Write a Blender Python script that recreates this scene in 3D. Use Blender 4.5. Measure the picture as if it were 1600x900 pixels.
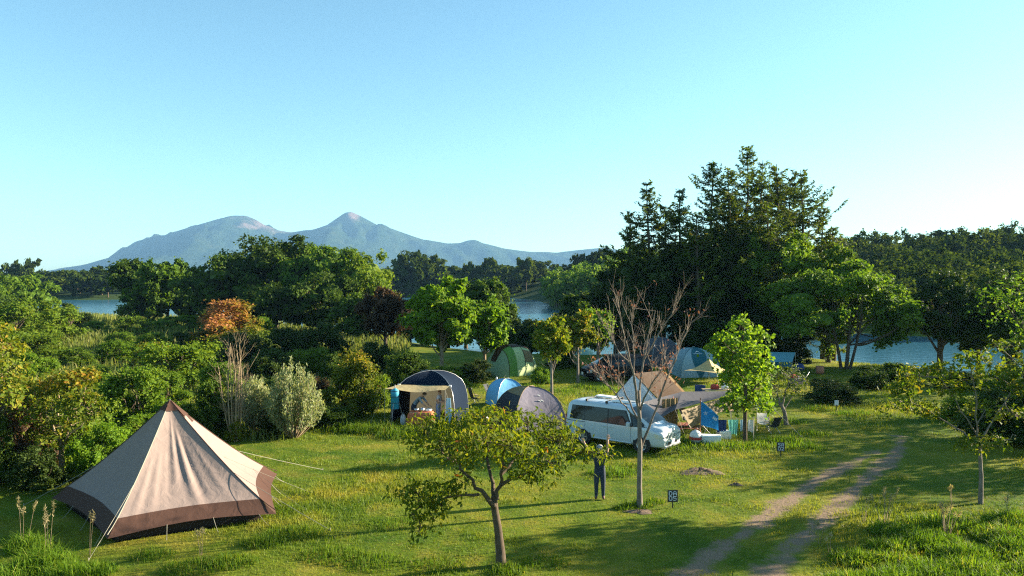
import bpy, math, random
import numpy as np
from mathutils import Vector, Matrix, noise as mnoise

# ------------------------------------------------------------------ clear
for o in list(bpy.data.objects):
    bpy.data.objects.remove(o)
scene = bpy.context.scene
col = scene.collection
R = math.radians

# ------------------------------------------------------------------ camera
F_PX, HORIZON, CAM_H = 1150.0, 432.0, 7.0
PITCH = math.atan((450.0 - HORIZON) / F_PX)
cam_d = bpy.data.cameras.new('camera')
cam_d.sensor_width = 36.0
cam_d.lens = 36.0 * F_PX / 1600.0
cam_d.clip_start, cam_d.clip_end = 0.1, 20000.0
cam = bpy.data.objects.new('camera', cam_d)
col.objects.link(cam)
cam.location = (0, 0, CAM_H)
cam.rotation_euler = (R(90) - PITCH, 0, 0)
scene.camera = cam

# ------------------------------------------------------------------ sky + sun
SUN_EL, SUN_AZ = R(18.0), R(16.0)          # azimuth measured from +X (picture right) towards +Y (away)
sun_dir = Vector((math.cos(SUN_AZ) * math.cos(SUN_EL), math.sin(SUN_AZ) * math.cos(SUN_EL), math.sin(SUN_EL)))
world = bpy.data.worlds.new('World')
scene.world = world
world.use_nodes = True
wn, wl = world.node_tree.nodes, world.node_tree.links
wn.clear()
sky_t = wn.new('ShaderNodeTexSky')
sky_t.sky_type = 'NISHITA'
sky_t.sun_disc = False
sky_t.sun_elevation = SUN_EL
sky_t.sun_rotation = math.atan2(sun_dir.x, sun_dir.y)
sky_t.altitude = 800.0
sky_t.air_density = 1.15
sky_t.dust_density = 0.9
sky_t.ozone_density = 0.75
w_tint = wn.new('ShaderNodeMix')
w_tint.data_type = 'RGBA'
w_tint.blend_type = 'MULTIPLY'
w_tint.inputs[0].default_value = 1.0
w_tint.inputs[7].default_value = (0.69, 1.0, 1.04, 1)
bgn = wn.new('ShaderNodeBackground')
bgn.inputs['Strength'].default_value = 0.052
w_out = wn.new('ShaderNodeOutputWorld')
wl.new(sky_t.outputs[0], w_tint.inputs[6])
wl.new(w_tint.outputs[2], bgn.inputs['Color'])
wl.new(bgn.outputs[0], w_out.inputs['Surface'])

sun_l = bpy.data.lights.new('sun', 'SUN')
sun_l.energy = 5.0
sun_l.angle = R(0.55)
sun_l.color = (1.0, 0.87, 0.66)
sun = bpy.data.objects.new('sun', sun_l)
col.objects.link(sun)
sun.rotation_euler = sun_dir.to_track_quat('Z', 'Y').to_euler()
sun.location = sun_dir * 60

vs = scene.view_settings
vs.view_transform = 'Standard'
vs.look = 'None'
vs.exposure = 2.2
vs.gamma = 1.0
vs.use_curve_mapping = False
scene.render.engine = 'CYCLES'
cy = scene.cycles
cy.use_denoising = False
cy.use_adaptive_sampling = False
cy.pixel_filter_type = 'BLACKMAN_HARRIS'
cy.filter_width = 1.2
cy.max_bounces = 6
cy.diffuse_bounces = 3
cy.glossy_bounces = 3
cy.transmission_bounces = 4
cy.transparent_max_bounces = 6
cy.volume_bounces = 0
cy.sample_clamp_indirect = 3.0
cy.caustics_reflective = False
cy.caustics_refractive = False

# ------------------------------------------------------------------ projection helpers (photo pixel -> place)
_fw = np.array([0, math.cos(PITCH), -math.sin(PITCH)])
_up = np.array([0, math.sin(PITCH), math.cos(PITCH)])
_rt = np.array([1.0, 0, 0])
def ray(px, py):
    return _rt * ((px - 800.0) / F_PX) + _up * ((450.0 - py) / F_PX) + _fw
def G(px, py, z=0.0):
    d = ray(px, py)
    return np.array([0, 0, CAM_H]) + d * ((z - CAM_H) / d[2])
def AT(px, py, Y):
    d = ray(px, py)
    return np.array([0, 0, CAM_H]) + d * (Y / d[1])

# ------------------------------------------------------------------ node / material helpers
def nd(nt, kind, **kw):
    n = nt.nodes.new(kind)
    for k, v in kw.items():
        setattr(n, k, v)
    return n
def mixc(nt, fac, a, b, blend='MIX'):
    n = nt.nodes.new('ShaderNodeMix')
    n.data_type = 'RGBA'
    n.blend_type = blend
    for sock, val in ((n.inputs[0], fac), (n.inputs[6], a), (n.inputs[7], b)):
        if hasattr(val, 'links') or isinstance(val, bpy.types.NodeSocket):
            nt.links.new(val, sock)
        elif isinstance(val, (int, float)):
            sock.default_value = val
        else:
            sock.default_value = (*val[:3], 1)
    return n.outputs[2]
def ramp(nt, fac, stops, interp='LINEAR'):
    n = nt.nodes.new('ShaderNodeValToRGB')
    cr = n.color_ramp
    cr.interpolation = interp
    while len(cr.elements) < len(stops):
        cr.elements.new(0.5)
    for e, (p, c) in zip(cr.elements, stops):
        e.position = p
        e.color = (c, c, c, 1) if isinstance(c, (int, float)) else (*c[:3], 1)
    nt.links.new(fac, n.inputs[0])
    return n.outputs[0]
def noise(nt, scale, detail=4, rough=0.55, vec=None, out=0, dist=0.0):
    n = nt.nodes.new('ShaderNodeTexNoise')
    n.inputs['Scale'].default_value = scale
    n.inputs['Detail'].default_value = detail
    n.inputs['Roughness'].default_value = rough
    n.inputs['Distortion'].default_value = dist
    if vec is not None:
        nt.links.new(vec, n.inputs['Vector'])
    return n.outputs[out]
def bump(nt, h, strength=0.3, dist=0.02):
    n = nt.nodes.new('ShaderNodeBump')
    n.inputs['Strength'].default_value = strength
    n.inputs['Distance'].default_value = dist
    nt.links.new(h, n.inputs['Height'])
    return n.outputs[0]
MATS = {}
def new_mat(name):
    m = bpy.data.materials.new(name)
    m.use_nodes = True
    nt = m.node_tree
    nt.nodes.clear()
    out = nt.nodes.new('ShaderNodeOutputMaterial')
    MATS[name] = m
    return m, nt, out
def plain(name, c, rough=0.6, metal=0.0, var=0.12, scale=6.0, bmp=0.0, bscale=40.0, coat=0.0, transl=0.0, spec=0.5):
    """solid coloured thing with slight uneven wear"""
    m, nt, out = new_mat(name)
    b = nt.nodes.new('ShaderNodeBsdfPrincipled')
    tc = nt.nodes.new('ShaderNodeTexCoord')
    nz = noise(nt, scale, 5, 0.6, tc.outputs['Object'])
    dark = [x * (1 - var) for x in c]
    lite = [min(1, x * (1 + var)) for x in c]
    cc = mixc(nt, nz, dark, lite)
    nt.links.new(cc, b.inputs['Base Color'])
    b.inputs['Roughness'].default_value = rough
    b.inputs['Metallic'].default_value = metal
    b.inputs['Coat Weight'].default_value = coat
    b.inputs['Specular IOR Level'].default_value = spec
    if bmp:
        nt.links.new(bump(nt, noise(nt, bscale, 4, 0.6, tc.outputs['Object']), bmp, 0.02), b.inputs['Normal'])
    if transl:
        t = nt.nodes.new('ShaderNodeBsdfTranslucent')
        nt.links.new(cc, t.inputs['Color'])
        mx = nt.nodes.new('ShaderNodeMixShader')
        mx.inputs[0].default_value = transl
        nt.links.new(b.outputs[0], mx.inputs[1])
        nt.links.new(t.outputs[0], mx.inputs[2])
        nt.links.new(mx.outputs[0], out.inputs['Surface'])
    else:
        nt.links.new(b.outputs[0], out.inputs['Surface'])
    return m
def leafmat(name, stops, transl=0.45, rough=0.6, spec=0.15):
    """leaves: own colour per leaf from the 'tint' attribute, light passes through"""
    m, nt, out = new_mat(name)
    at = nd(nt, 'ShaderNodeAttribute', attribute_name='tint')
    c = ramp(nt, at.outputs['Fac'], stops)
    oi = nt.nodes.new('ShaderNodeObjectInfo')
    hs = nt.nodes.new('ShaderNodeHueSaturation')
    mr = nt.nodes.new('ShaderNodeMapRange')
    mr.inputs['To Min'].default_value, mr.inputs['To Max'].default_value = 0.82, 1.2
    nt.links.new(oi.outputs['Random'], mr.inputs['Value'])
    nt.links.new(mr.outputs[0], hs.inputs['Value'])
    nt.links.new(c, hs.inputs['Color'])
    c = hs.outputs[0]
    b = nt.nodes.new('ShaderNodeBsdfPrincipled')
    nt.links.new(c, b.inputs['Base Color'])
    b.inputs['Roughness'].default_value = rough
    b.inputs['Specular IOR Level'].default_value = spec
    t = nt.nodes.new('ShaderNodeBsdfTranslucent')
    nt.links.new(mixc(nt, 1.0, c, (1.25, 1.2, 0.55), 'MULTIPLY'), t.inputs['Color'])
    mx = nt.nodes.new('ShaderNodeMixShader')
    mx.inputs[0].default_value = transl
    nt.links.new(b.outputs[0], mx.inputs[1])
    nt.links.new(t.outputs[0], mx.inputs[2])
    nt.links.new(mx.outputs[0], out.inputs['Surface'])
    return m
def barkmat(name, a, b_, scale=9.0):
    m, nt, out = new_mat(name)
    tc = nt.nodes.new('ShaderNodeTexCoord')
    mp = nt.nodes.new('ShaderNodeMapping')
    mp.inputs['Scale'].default_value = (1, 1, 0.35)
    nt.links.new(tc.outputs['Object'], mp.inputs[0])
    nz = noise(nt, scale, 6, 0.65, mp.outputs[0])
    b = nt.nodes.new('ShaderNodeBsdfPrincipled')
    nt.links.new(ramp(nt, nz, [(0.3, a), (0.7, b_)]), b.inputs['Base Color'])
    b.inputs['Roughness'].default_value = 0.9
    b.inputs['Specular IOR Level'].default_value = 0.2
    nt.links.new(bump(nt, nz, 0.7, 0.03), b.inputs['Normal'])
    nt.links.new(b.outputs[0], out.inputs['Surface'])
    return m

# ------------------------------------------------------------------ mesh helpers
class MB:
    """collects vertices / quads / triangles and links them as ONE mesh object"""
    def __init__(s):
        s.V, s.F, s.n = [], [], 0
    def add(s, v, f, m=0, tint=None, smooth=False):
        v = np.asarray(v, float).reshape(-1, 3)
        f = np.asarray(f, np.int64)
        if len(f) == 0:
            return s
        t = np.full(len(f), 0.5) if tint is None else np.broadcast_to(np.asarray(tint, float), (len(f),))
        s.V.append(v)
        s.F.append((f + s.n, m, t, smooth))
        s.n += len(v)
        return s
    def mesh(s, name, mats):
        me = bpy.data.meshes.new(name)
        if s.n == 0:
            return me
        V = np.concatenate(s.V)
        loops = np.concatenate([f.ravel() for f, _, _, _ in s.F])
        tot = np.concatenate([np.full(len(f), f.shape[1]) for f, _, _, _ in s.F])
        st = np.concatenate([[0], np.cumsum(tot)[:-1]])
        mi = np.concatenate([np.full(len(f), m) for f, m, _, _ in s.F])
        ti = np.concatenate([t for _, _, t, _ in s.F])
        sm = np.concatenate([np.full(len(f), b) for f, _, _, b in s.F])
        me.vertices.add(len(V)); me.vertices.foreach_set('co', V.astype(np.float32).ravel())
        me.loops.add(len(loops)); me.loops.foreach_set('vertex_index', loops.astype(np.int32))
        me.polygons.add(len(tot))
        me.polygons.foreach_set('loop_start', st.astype(np.int32))
        me.polygons.foreach_set('loop_total', tot.astype(np.int32))
        me.polygons.foreach_set('material_index', mi.astype(np.int32))
        me.polygons.foreach_set('use_smooth', sm.astype(bool))
        me.update(calc_edges=True)
        if np.ptp(ti) > 1e-6:
            a = me.attributes.new('tint', 'FLOAT', 'FACE')
            a.data.foreach_set('value', ti.astype(np.float32))
        for m in mats:
            me.materials.append(MATS[m] if isinstance(m, str) else m)
        return me
    def build(s, name, mats, parent=None, loc=None):
        if not isinstance(mats, (list, tuple)):
            mats = [mats]
        o = bpy.data.objects.new(name, s.mesh(name, mats))
        col.objects.link(o)
        if parent is not None:
            o.parent = parent
        if loc is not None:
            o.location = loc
        return o
def tag(o, label=None, cat=None, group=None, kind=None):
    if label: o['label'] = label
    if cat: o['category'] = cat
    if group: o['group'] = group
    if kind: o['kind'] = kind
    return o
def empty(name, loc=(0, 0, 0), rz=0.0):
    o = bpy.data.objects.new(name, None)
    o.empty_display_size = 0.2
    col.objects.link(o)
    o.location = loc
    o.rotation_euler = (0, 0, rz)
    return o
def copy_tree(o, parent=None):
    c = o.copy()
    col.objects.link(c)
    c.parent = parent
    for ch in list(o.children):
        copy_tree(ch, c)
    return c
def unit(v):
    v = np.asarray(v, float)
    return v / (np.linalg.norm(v, axis=-1, keepdims=True) + 1e-12)
BOX_F = [(0, 3, 2, 1), (4, 5, 6, 7), (0, 1, 5, 4), (1, 2, 6, 5), (2, 3, 7, 6), (3, 0, 4, 7)]
def box(mb, c, s, m=0, rz=0.0, rx=0.0, ry=0.0, taper=1.0):
    x, y, z = [k / 2 for k in s]
    v = np.array([(-x, -y, -z), (x, -y, -z), (x, y, -z), (-x, y, -z),
                  (-x * taper, -y * taper, z), (x * taper, -y * taper, z), (x * taper, y * taper, z), (-x * taper, y * taper, z)])
    if rx or ry or rz:
        M = np.array((Matrix.Rotation(rz, 3, 'Z') @ Matrix.Rotation(ry, 3, 'Y') @ Matrix.Rotation(rx, 3, 'X')))
        v = v @ M.T
    mb.add(v + np.asarray(c, float), BOX_F, m)
    return mb
def rbox(mb, c, s, b=0.03, m=0, rz=0.0):
    """box with chamfered vertical edges and top"""
    x, y, z = [k / 2 for k in s]
    rings = []
    for zz, ins in ((-z, 0), (z - b, 0), (z, b)):
        xx, yy = x - ins, y - ins
        rings.append([(-xx + b, -yy, zz), (xx - b, -yy, zz), (xx, -yy + b, zz), (xx, yy - b, zz),
                      (xx - b, yy, zz), (-xx + b, yy, zz), (-xx, yy - b, zz), (-xx, -yy + b, zz)])
    v = np.array(rings, float).reshape(-1, 3)
    if rz:
        v = v @ np.array(Matrix.Rotation(rz, 3, 'Z')).T
    v = v + np.asarray(c, float)
    f = [(r * 8 + k, r * 8 + (k + 1) % 8, (r + 1) * 8 + (k + 1) % 8, (r + 1) * 8 + k) for r in range(2) for k in range(8)]
    mb.add(v, f, m)
    mb.add(v[16:], [tuple(range(8))], m)
    mb.add(v[:8], [tuple(range(7, -1, -1))], m)
    return mb
def tube(mb, pts, rad, sides=6, m=0, cap=True, smooth=True, tint=None):
    P = np.asarray(pts, float)
    n = len(P)
    r = np.broadcast_to(np.asarray(rad, float), (n,))
    T = np.empty_like(P)
    T[1:-1] = P[2:] - P[:-2]
    T[0] = P[1] - P[0]
    T[-1] = P[-1] - P[-2]
    T = unit(T)
    ref = np.array([0, 0, 1.0]) if abs(T[:, 2]).mean() < 0.8 else np.array([1.0, 0.1, 0])
    A = unit(np.cross(T, ref))
    B = np.cross(T, A)
    th = np.arange(sides) * 2 * math.pi / sides
    V = P[:, None] + r[:, None, None] * (A[:, None] * np.cos(th)[None, :, None] + B[:, None] * np.sin(th)[None, :, None])
    i = np.arange(n - 1)[:, None] * sides
    k = np.arange(sides)[None]
    k2 = (k + 1) % sides
    f = np.stack([i + k, i + k2, i + sides + k2, i + sides + k], -1).reshape(-1, 4)
    mb.add(V.reshape(-1, 3), f, m, tint, smooth)
    if cap:
        mb.add(V[0], [tuple(range(sides))], m, tint)
        mb.add(V[-1], [tuple(range(sides - 1, -1, -1))], m, tint)
    return mb
def curve3(a, b, sag=0.0, n=7, bend=(0, 0, 0)):
    t = np.linspace(0, 1, n)[:, None]
    p = np.asarray(a, float) * (1 - t) + np.asarray(b, float) * t
    w = 4 * t * (1 - t)
    return p + w * (np.asarray(bend, float) - np.array([0, 0, sag]))
def grid_faces(nu, nv, wrap=False):
    f = []
    for i in range(nu - 1):
        for j in range(nv if wrap else nv - 1):
            j2 = (j + 1) % nv
            f.append((i * nv + j, i * nv + j2, (i + 1) * nv + j2, (i + 1) * nv + j))
    return f
def lathe(mb, prof, sides=16, m=0, c=(0, 0, 0), smooth=True, axis='z'):
    """prof: (radius, height)"""
    pr = np.asarray(prof, float)
    th = np.arange(sides) * 2 * math.pi / sides
    V = np.stack([pr[:, None, 0] * np.cos(th), pr[:, None, 0] * np.sin(th), np.repeat(pr[:, 1:2], sides, 1)], -1)
    if axis == 'y':
        V = V[..., [0, 2, 1]]
    V = V.reshape(-1, 3) + np.asarray(c, float)
    mb.add(V, grid_faces(len(pr), sides, True), m, None, smooth)
    return mb
def smooth_noise(x, y, seed=0):
    """cheap vectorised rolling noise in about [-1, 1]"""
    rs = np.random.RandomState(seed)
    o = np.zeros_like(np.asarray(x, float))
    a = 0
    for k in range(7):
        th, ph, fr = rs.uniform(0, 6.28), rs.uniform(0, 6.28), rs.uniform(0.5, 2.2)
        am = 1.0 / fr
        o = o + am * np.sin((x * math.cos(th) + y * math.sin(th)) * fr + ph)
        a += am * 0.6
    return o / a
# ================================================================== LAND
WATER_Z = -1.2
def PD(px, Y):
    return np.array([(px - 800.0) / F_PX * Y, Y])
near_shore = [PD(*p) for p in [(-700, 300), (-300, 262), (0, 225), (70, 190), (110, 160), (150, 140), (300, 130), (450, 118), (600, 98), (700, 84),
                               (800, 76), (900, 74), (1000, 77), (1100, 78), (1250, 74), (1340, 68), (1450, 62), (1600, 57), (1800, 53), (2300, 48)]]
far_shore = [PD(*p) for p in [(2300, 84), (1800, 92), (1600, 97), (1450, 100), (1350, 106), (1200, 118), (1050, 132), (950, 150), (900, 168), (862, 182),
                              (858, 215), (840, 250), (790, 290), (600, 300), (400, 290), (200, 262), (100, 256), (0, 262), (-300, 285), (-700, 320)]]
lake_poly = np.array(near_shore + far_shore)
def poly_sdf(x, y, poly):
    """signed distance, positive outside"""
    x = np.asarray(x, float); y = np.asarray(y, float)
    d = np.full(x.shape, 1e18)
    inside = np.zeros(x.shape, bool)
    n = len(poly)
    for i in range(n):
        a, b = poly[i], poly[(i + 1) % n]
        e = b - a
        wx, wy = x - a[0], y - a[1]
        t = np.clip((wx * e[0] + wy * e[1]) / (e @ e), 0, 1)
        d = np.minimum(d, (wx - e[0] * t) ** 2 + (wy - e[1] * t) ** 2)
        c = (a[1] > y) != (b[1] > y)
        if abs(e[1]) > 1e-9:
            inside ^= c & (x < e[0] * (y - a[1]) / e[1] + a[0])
    d = np.sqrt(d)
    return np.where(inside, -d, d)
def sstep(a, b, x):
    t = np.clip((x - a) / (b - a), 0, 1)
    return t * t * (3 - 2 * t)
hills = [(PD(1560, 190), 4.5, 46.0), (PD(1390, 178), 3.5, 36.0), (PD(1800, 175), 4.5, 50.0), (PD(1150, 260), 7.0, 60.0), (PD(960, 300), 4.0, 55.0),
         (PD(900, 215), 4.0, 28.0), (PD(80, 380), 0.8, 90.0), (PD(620, 420), 2.0, 90.0)]
def ground_z(x, y):
    x = np.asarray(x, float); y = np.asarray(y, float)
    s = poly_sdf(x, y, lake_poly)
    h = WATER_Z + 1.2 * sstep(-10, 10, s) * 2 - 1.2
    far = sstep(110, 150, y + 0.35 * x) * sstep(0, 25, s)
    h = h + far * 0.8
    for c, a, r in hills:
        h = h + a * np.exp(-((x - c[0]) ** 2 + (y - c[1]) ** 2) / (r * r)) * sstep(1, 32, s)
    rough = sstep(30, 45, np.hypot(x + 2, y)) * (1 - sstep(300, 600, y))
    left = sstep(-6, -16, x) * sstep(26, 40, y)
    h = h + 0.35 * smooth_noise(x * 0.13, y * 0.13, 5) * left * sstep(2, 12, s)
    return h

# ---- grass colouring shared by the ground sheet, the track and the blades
def grass_col(nt):
    g = nt.nodes.new('ShaderNodeNewGeometry')
    mp = nt.nodes.new('ShaderNodeMapping')
    mp.inputs['Scale'].default_value = (1, 1, 0.0)
    nt.links.new(g.outputs['Position'], mp.inputs[0])
    v = mp.outputs[0]
    big = noise(nt, 0.16, 4, 0.6, v)
    mid = noise(nt, 0.75, 5, 0.65, v)
    fine = noise(nt, 7.0, 4, 0.7, v)
    c = ramp(nt, big, [(0.38, (0.055, 0.125, 0.008)), (0.5, (0.145, 0.195, 0.012)), (0.62, (0.270, 0.245, 0.024))])
    c2 = ramp(nt, mid, [(0.36, (0.042, 0.105, 0.006)), (0.5, (0.145, 0.200, 0.012)), (0.64, (0.310, 0.260, 0.040))])
    c = mixc(nt, 0.5, c, c2)
    c = mixc(nt, ramp(nt, fine, [(0.54, 0.0), (0.72, 0.65)]), c, (0.19, 0.145, 0.05))
    return c, v, fine
def ground_material(name, dirt):
    m, nt, out = new_mat(name)
    c, v, fine = grass_col(nt)
    b = nt.nodes.new('ShaderNodeBsdfPrincipled')
    c = mixc(nt, 1.0, c, (0.72, 0.72, 0.72), 'MULTIPLY')
    if dirt:
        at = nd(nt, 'ShaderNodeAttribute', attribute_name='dirt')
        n1 = noise(nt, 1.6, 6, 0.7, v)
        n2 = noise(nt, 24.0, 3, 0.7, v)
        dc = ramp(nt, n2, [(0.25, (0.15, 0.10, 0.065)), (0.55, (0.225, 0.158, 0.105)), (0.8, (0.31, 0.225, 0.155))])
        ad = nd(nt, 'ShaderNodeMath', operation='ADD')
        nt.links.new(at.outputs['Fac'], ad.inputs[0])
        nt.links.new(ramp(nt, n1, [(0.25, 0.0), (0.75, 0.8)]), ad.inputs[1])
        f = ramp(nt, ad.outputs[0], [(0.66, 0.0), (1.05, 1.0)])
        c = mixc(nt, f, c, dc)
    else:
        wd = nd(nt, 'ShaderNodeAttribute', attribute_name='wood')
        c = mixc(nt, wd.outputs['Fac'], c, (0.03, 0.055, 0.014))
    nt.links.new(c, b.inputs['Base Color'])
    b.inputs['Roughness'].default_value = 0.95
    b.inputs['Specular IOR Level'].default_value = 0.1
    nt.links.new(bump(nt, fine, 0.6, 0.05), b.inputs['Normal'])
    nt.links.new(b.outputs[0], out.inputs['Surface'])
    return m
ground_material('ground_grass', False)
ground_material('track_dirt', True)

# one sheet to the horizon, rings round the camera
def make_ground():
    r = np.concatenate([[0.0], np.geomspace(3.0, 60, 62), np.geomspace(62, 420, 90), np.geomspace(440, 6600, 30)])
    nth = 420
    th = np.concatenate([np.linspace(R(40), R(140), 241), np.linspace(R(140), R(400), 80)[1:-1]])
    nth = len(th)
    X = r[:, None] * np.cos(th); Y = r[:, None] * np.sin(th)
    Z = ground_z(X, Y)
    V = np.stack([X, Y, Z], -1).reshape(-1, 3)
    i = np.arange(len(r) - 1)[:, None] * nth
    k = np.arange(nth)[None]; k2 = (k + 1) % nth
    f = np.stack([i + k, i + nth + k, i + nth + k2, i + k2], -1).reshape(-1, 4)
    mb = MB(); mb.add(V, f, 0, None, True)
    o = mb.build('ground', 'ground_grass')
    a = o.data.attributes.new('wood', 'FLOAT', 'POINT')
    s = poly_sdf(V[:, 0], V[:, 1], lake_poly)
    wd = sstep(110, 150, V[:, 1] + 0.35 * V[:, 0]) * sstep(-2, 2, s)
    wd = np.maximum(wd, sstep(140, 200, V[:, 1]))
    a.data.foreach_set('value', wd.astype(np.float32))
    tag(o, 'mown grass lawn and rough lakeside meadow of the campsite', 'ground', kind='structure')
make_ground()

# ---- lake
def make_lake():
    m, nt, out = new_mat('lake_water')
    b = nt.nodes.new('ShaderNodeBsdfPrincipled')
    b.inputs['Base Color'].default_value = (0.03, 0.115, 0.175, 1)
    b.inputs['Roughness'].default_value = 0.16
    b.inputs['IOR'].default_value = 1.333
    g = nt.nodes.new('ShaderNodeNewGeometry')
    n1 = noise(nt, 0.9, 4, 0.6, g.outputs['Position'])
    nt.links.new(bump(nt, n1, 0.35, 0.3), b.inputs['Normal'])
    nt.links.new(b.outputs[0], out.inputs['Surface'])
    xs = np.linspace(-330, 260, 40); ys = np.linspace(44, 345, 30)
    X, Y = np.meshgrid(xs, ys, indexing='ij')
    V = np.stack([X, Y, np.full(X.shape, WATER_Z)], -1).reshape(-1, 3)
    mb = MB(); mb.add(V, [f[::-1] for f in grid_faces(40, 30)], 0, None, True)
    o = mb.build('lake', 'lake_water')
    tag(o, 'rippled blue lake between the campsite and the wooded shores', 'lake', kind='structure')
make_lake()

# ---- wheel ruts of the track: thin sheets just above the grass
RUTS = [[(1060, 915), (1086, 890), (1135, 852), (1180, 822), (1225, 789), (1270, 755), (1312, 733), (1348, 716), (1374, 702)],
        [(1190, 915), (1204, 894), (1240, 852), (1277, 822), (1311, 789), (1345, 757), (1380, 727), (1402, 708), (1408, 692), (1400, 680)]]
rut_lines = []
def dense(pts, n):
    p = np.array(pts, float)
    d = np.concatenate([[0], np.cumsum(np.linalg.norm(np.diff(p, axis=0), axis=1))])
    t = np.linspace(0, d[-1], n)
    q = np.stack([np.interp(t, d, p[:, k]) for k in range(p.shape[1])], -1)
    for _ in range(3):
        q[1:-1] = (q[:-2] + 2 * q[1:-1] + q[2:]) / 4
    return q
def make_ruts():
    for ri, rl in enumerate(RUTS):
        line = dense([G(*p)[:2] for p in rl], 140)
        rut_lines.append(line)
        T = unit(np.gradient(line, axis=0))
        Nn = np.stack([T[:, 1], -T[:, 0]], -1)
        w = np.linspace(-1.0, 1.0, 15)
        t = np.linspace(0, 1, len(line))
        half = (0.54 + 0.12 * np.sin(t * 19 + ri) + 0.10 * np.sin(t * 47))
        P = line[:, None] + Nn[:, None] * (w[None, :, None] * half[:, None, None])
        dirt = (1 - np.abs(w)[None] ** 1.5) * (0.66 - 0.22 * sstep(0.72, 1.0, t)[:, None]) * np.ones((len(line), 1))
        z = 0.004 + 0.005 * ri + 0.0 * dirt
        V = np.concatenate([P, np.broadcast_to(z[..., None], P.shape[:2] + (1,))], -1).reshape(-1, 3)
        mb = MB(); mb.add(V, grid_faces(len(line), 15), 0, None, True)
        o = mb.build('track', 'track_dirt')
        a = o.data.attributes.new('dirt', 'FLOAT', 'POINT')
        a.data.foreach_set('value', dirt.ravel().astype(np.float32))
        tag(o, ['bare earth wheel rut of the track, on the side of the parked van',
                'bare earth wheel rut of the track, on the side of the tall weeds'][ri], 'track', kind='structure')
make_ruts()
def rut_dist(x, y):
    d = np.full(np.shape(x), 1e9)
    for L in rut_lines:
        for p in L[::3]:
            d = np.minimum(d, np.hypot(x - p[0], y - p[1]))
    return d

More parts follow.
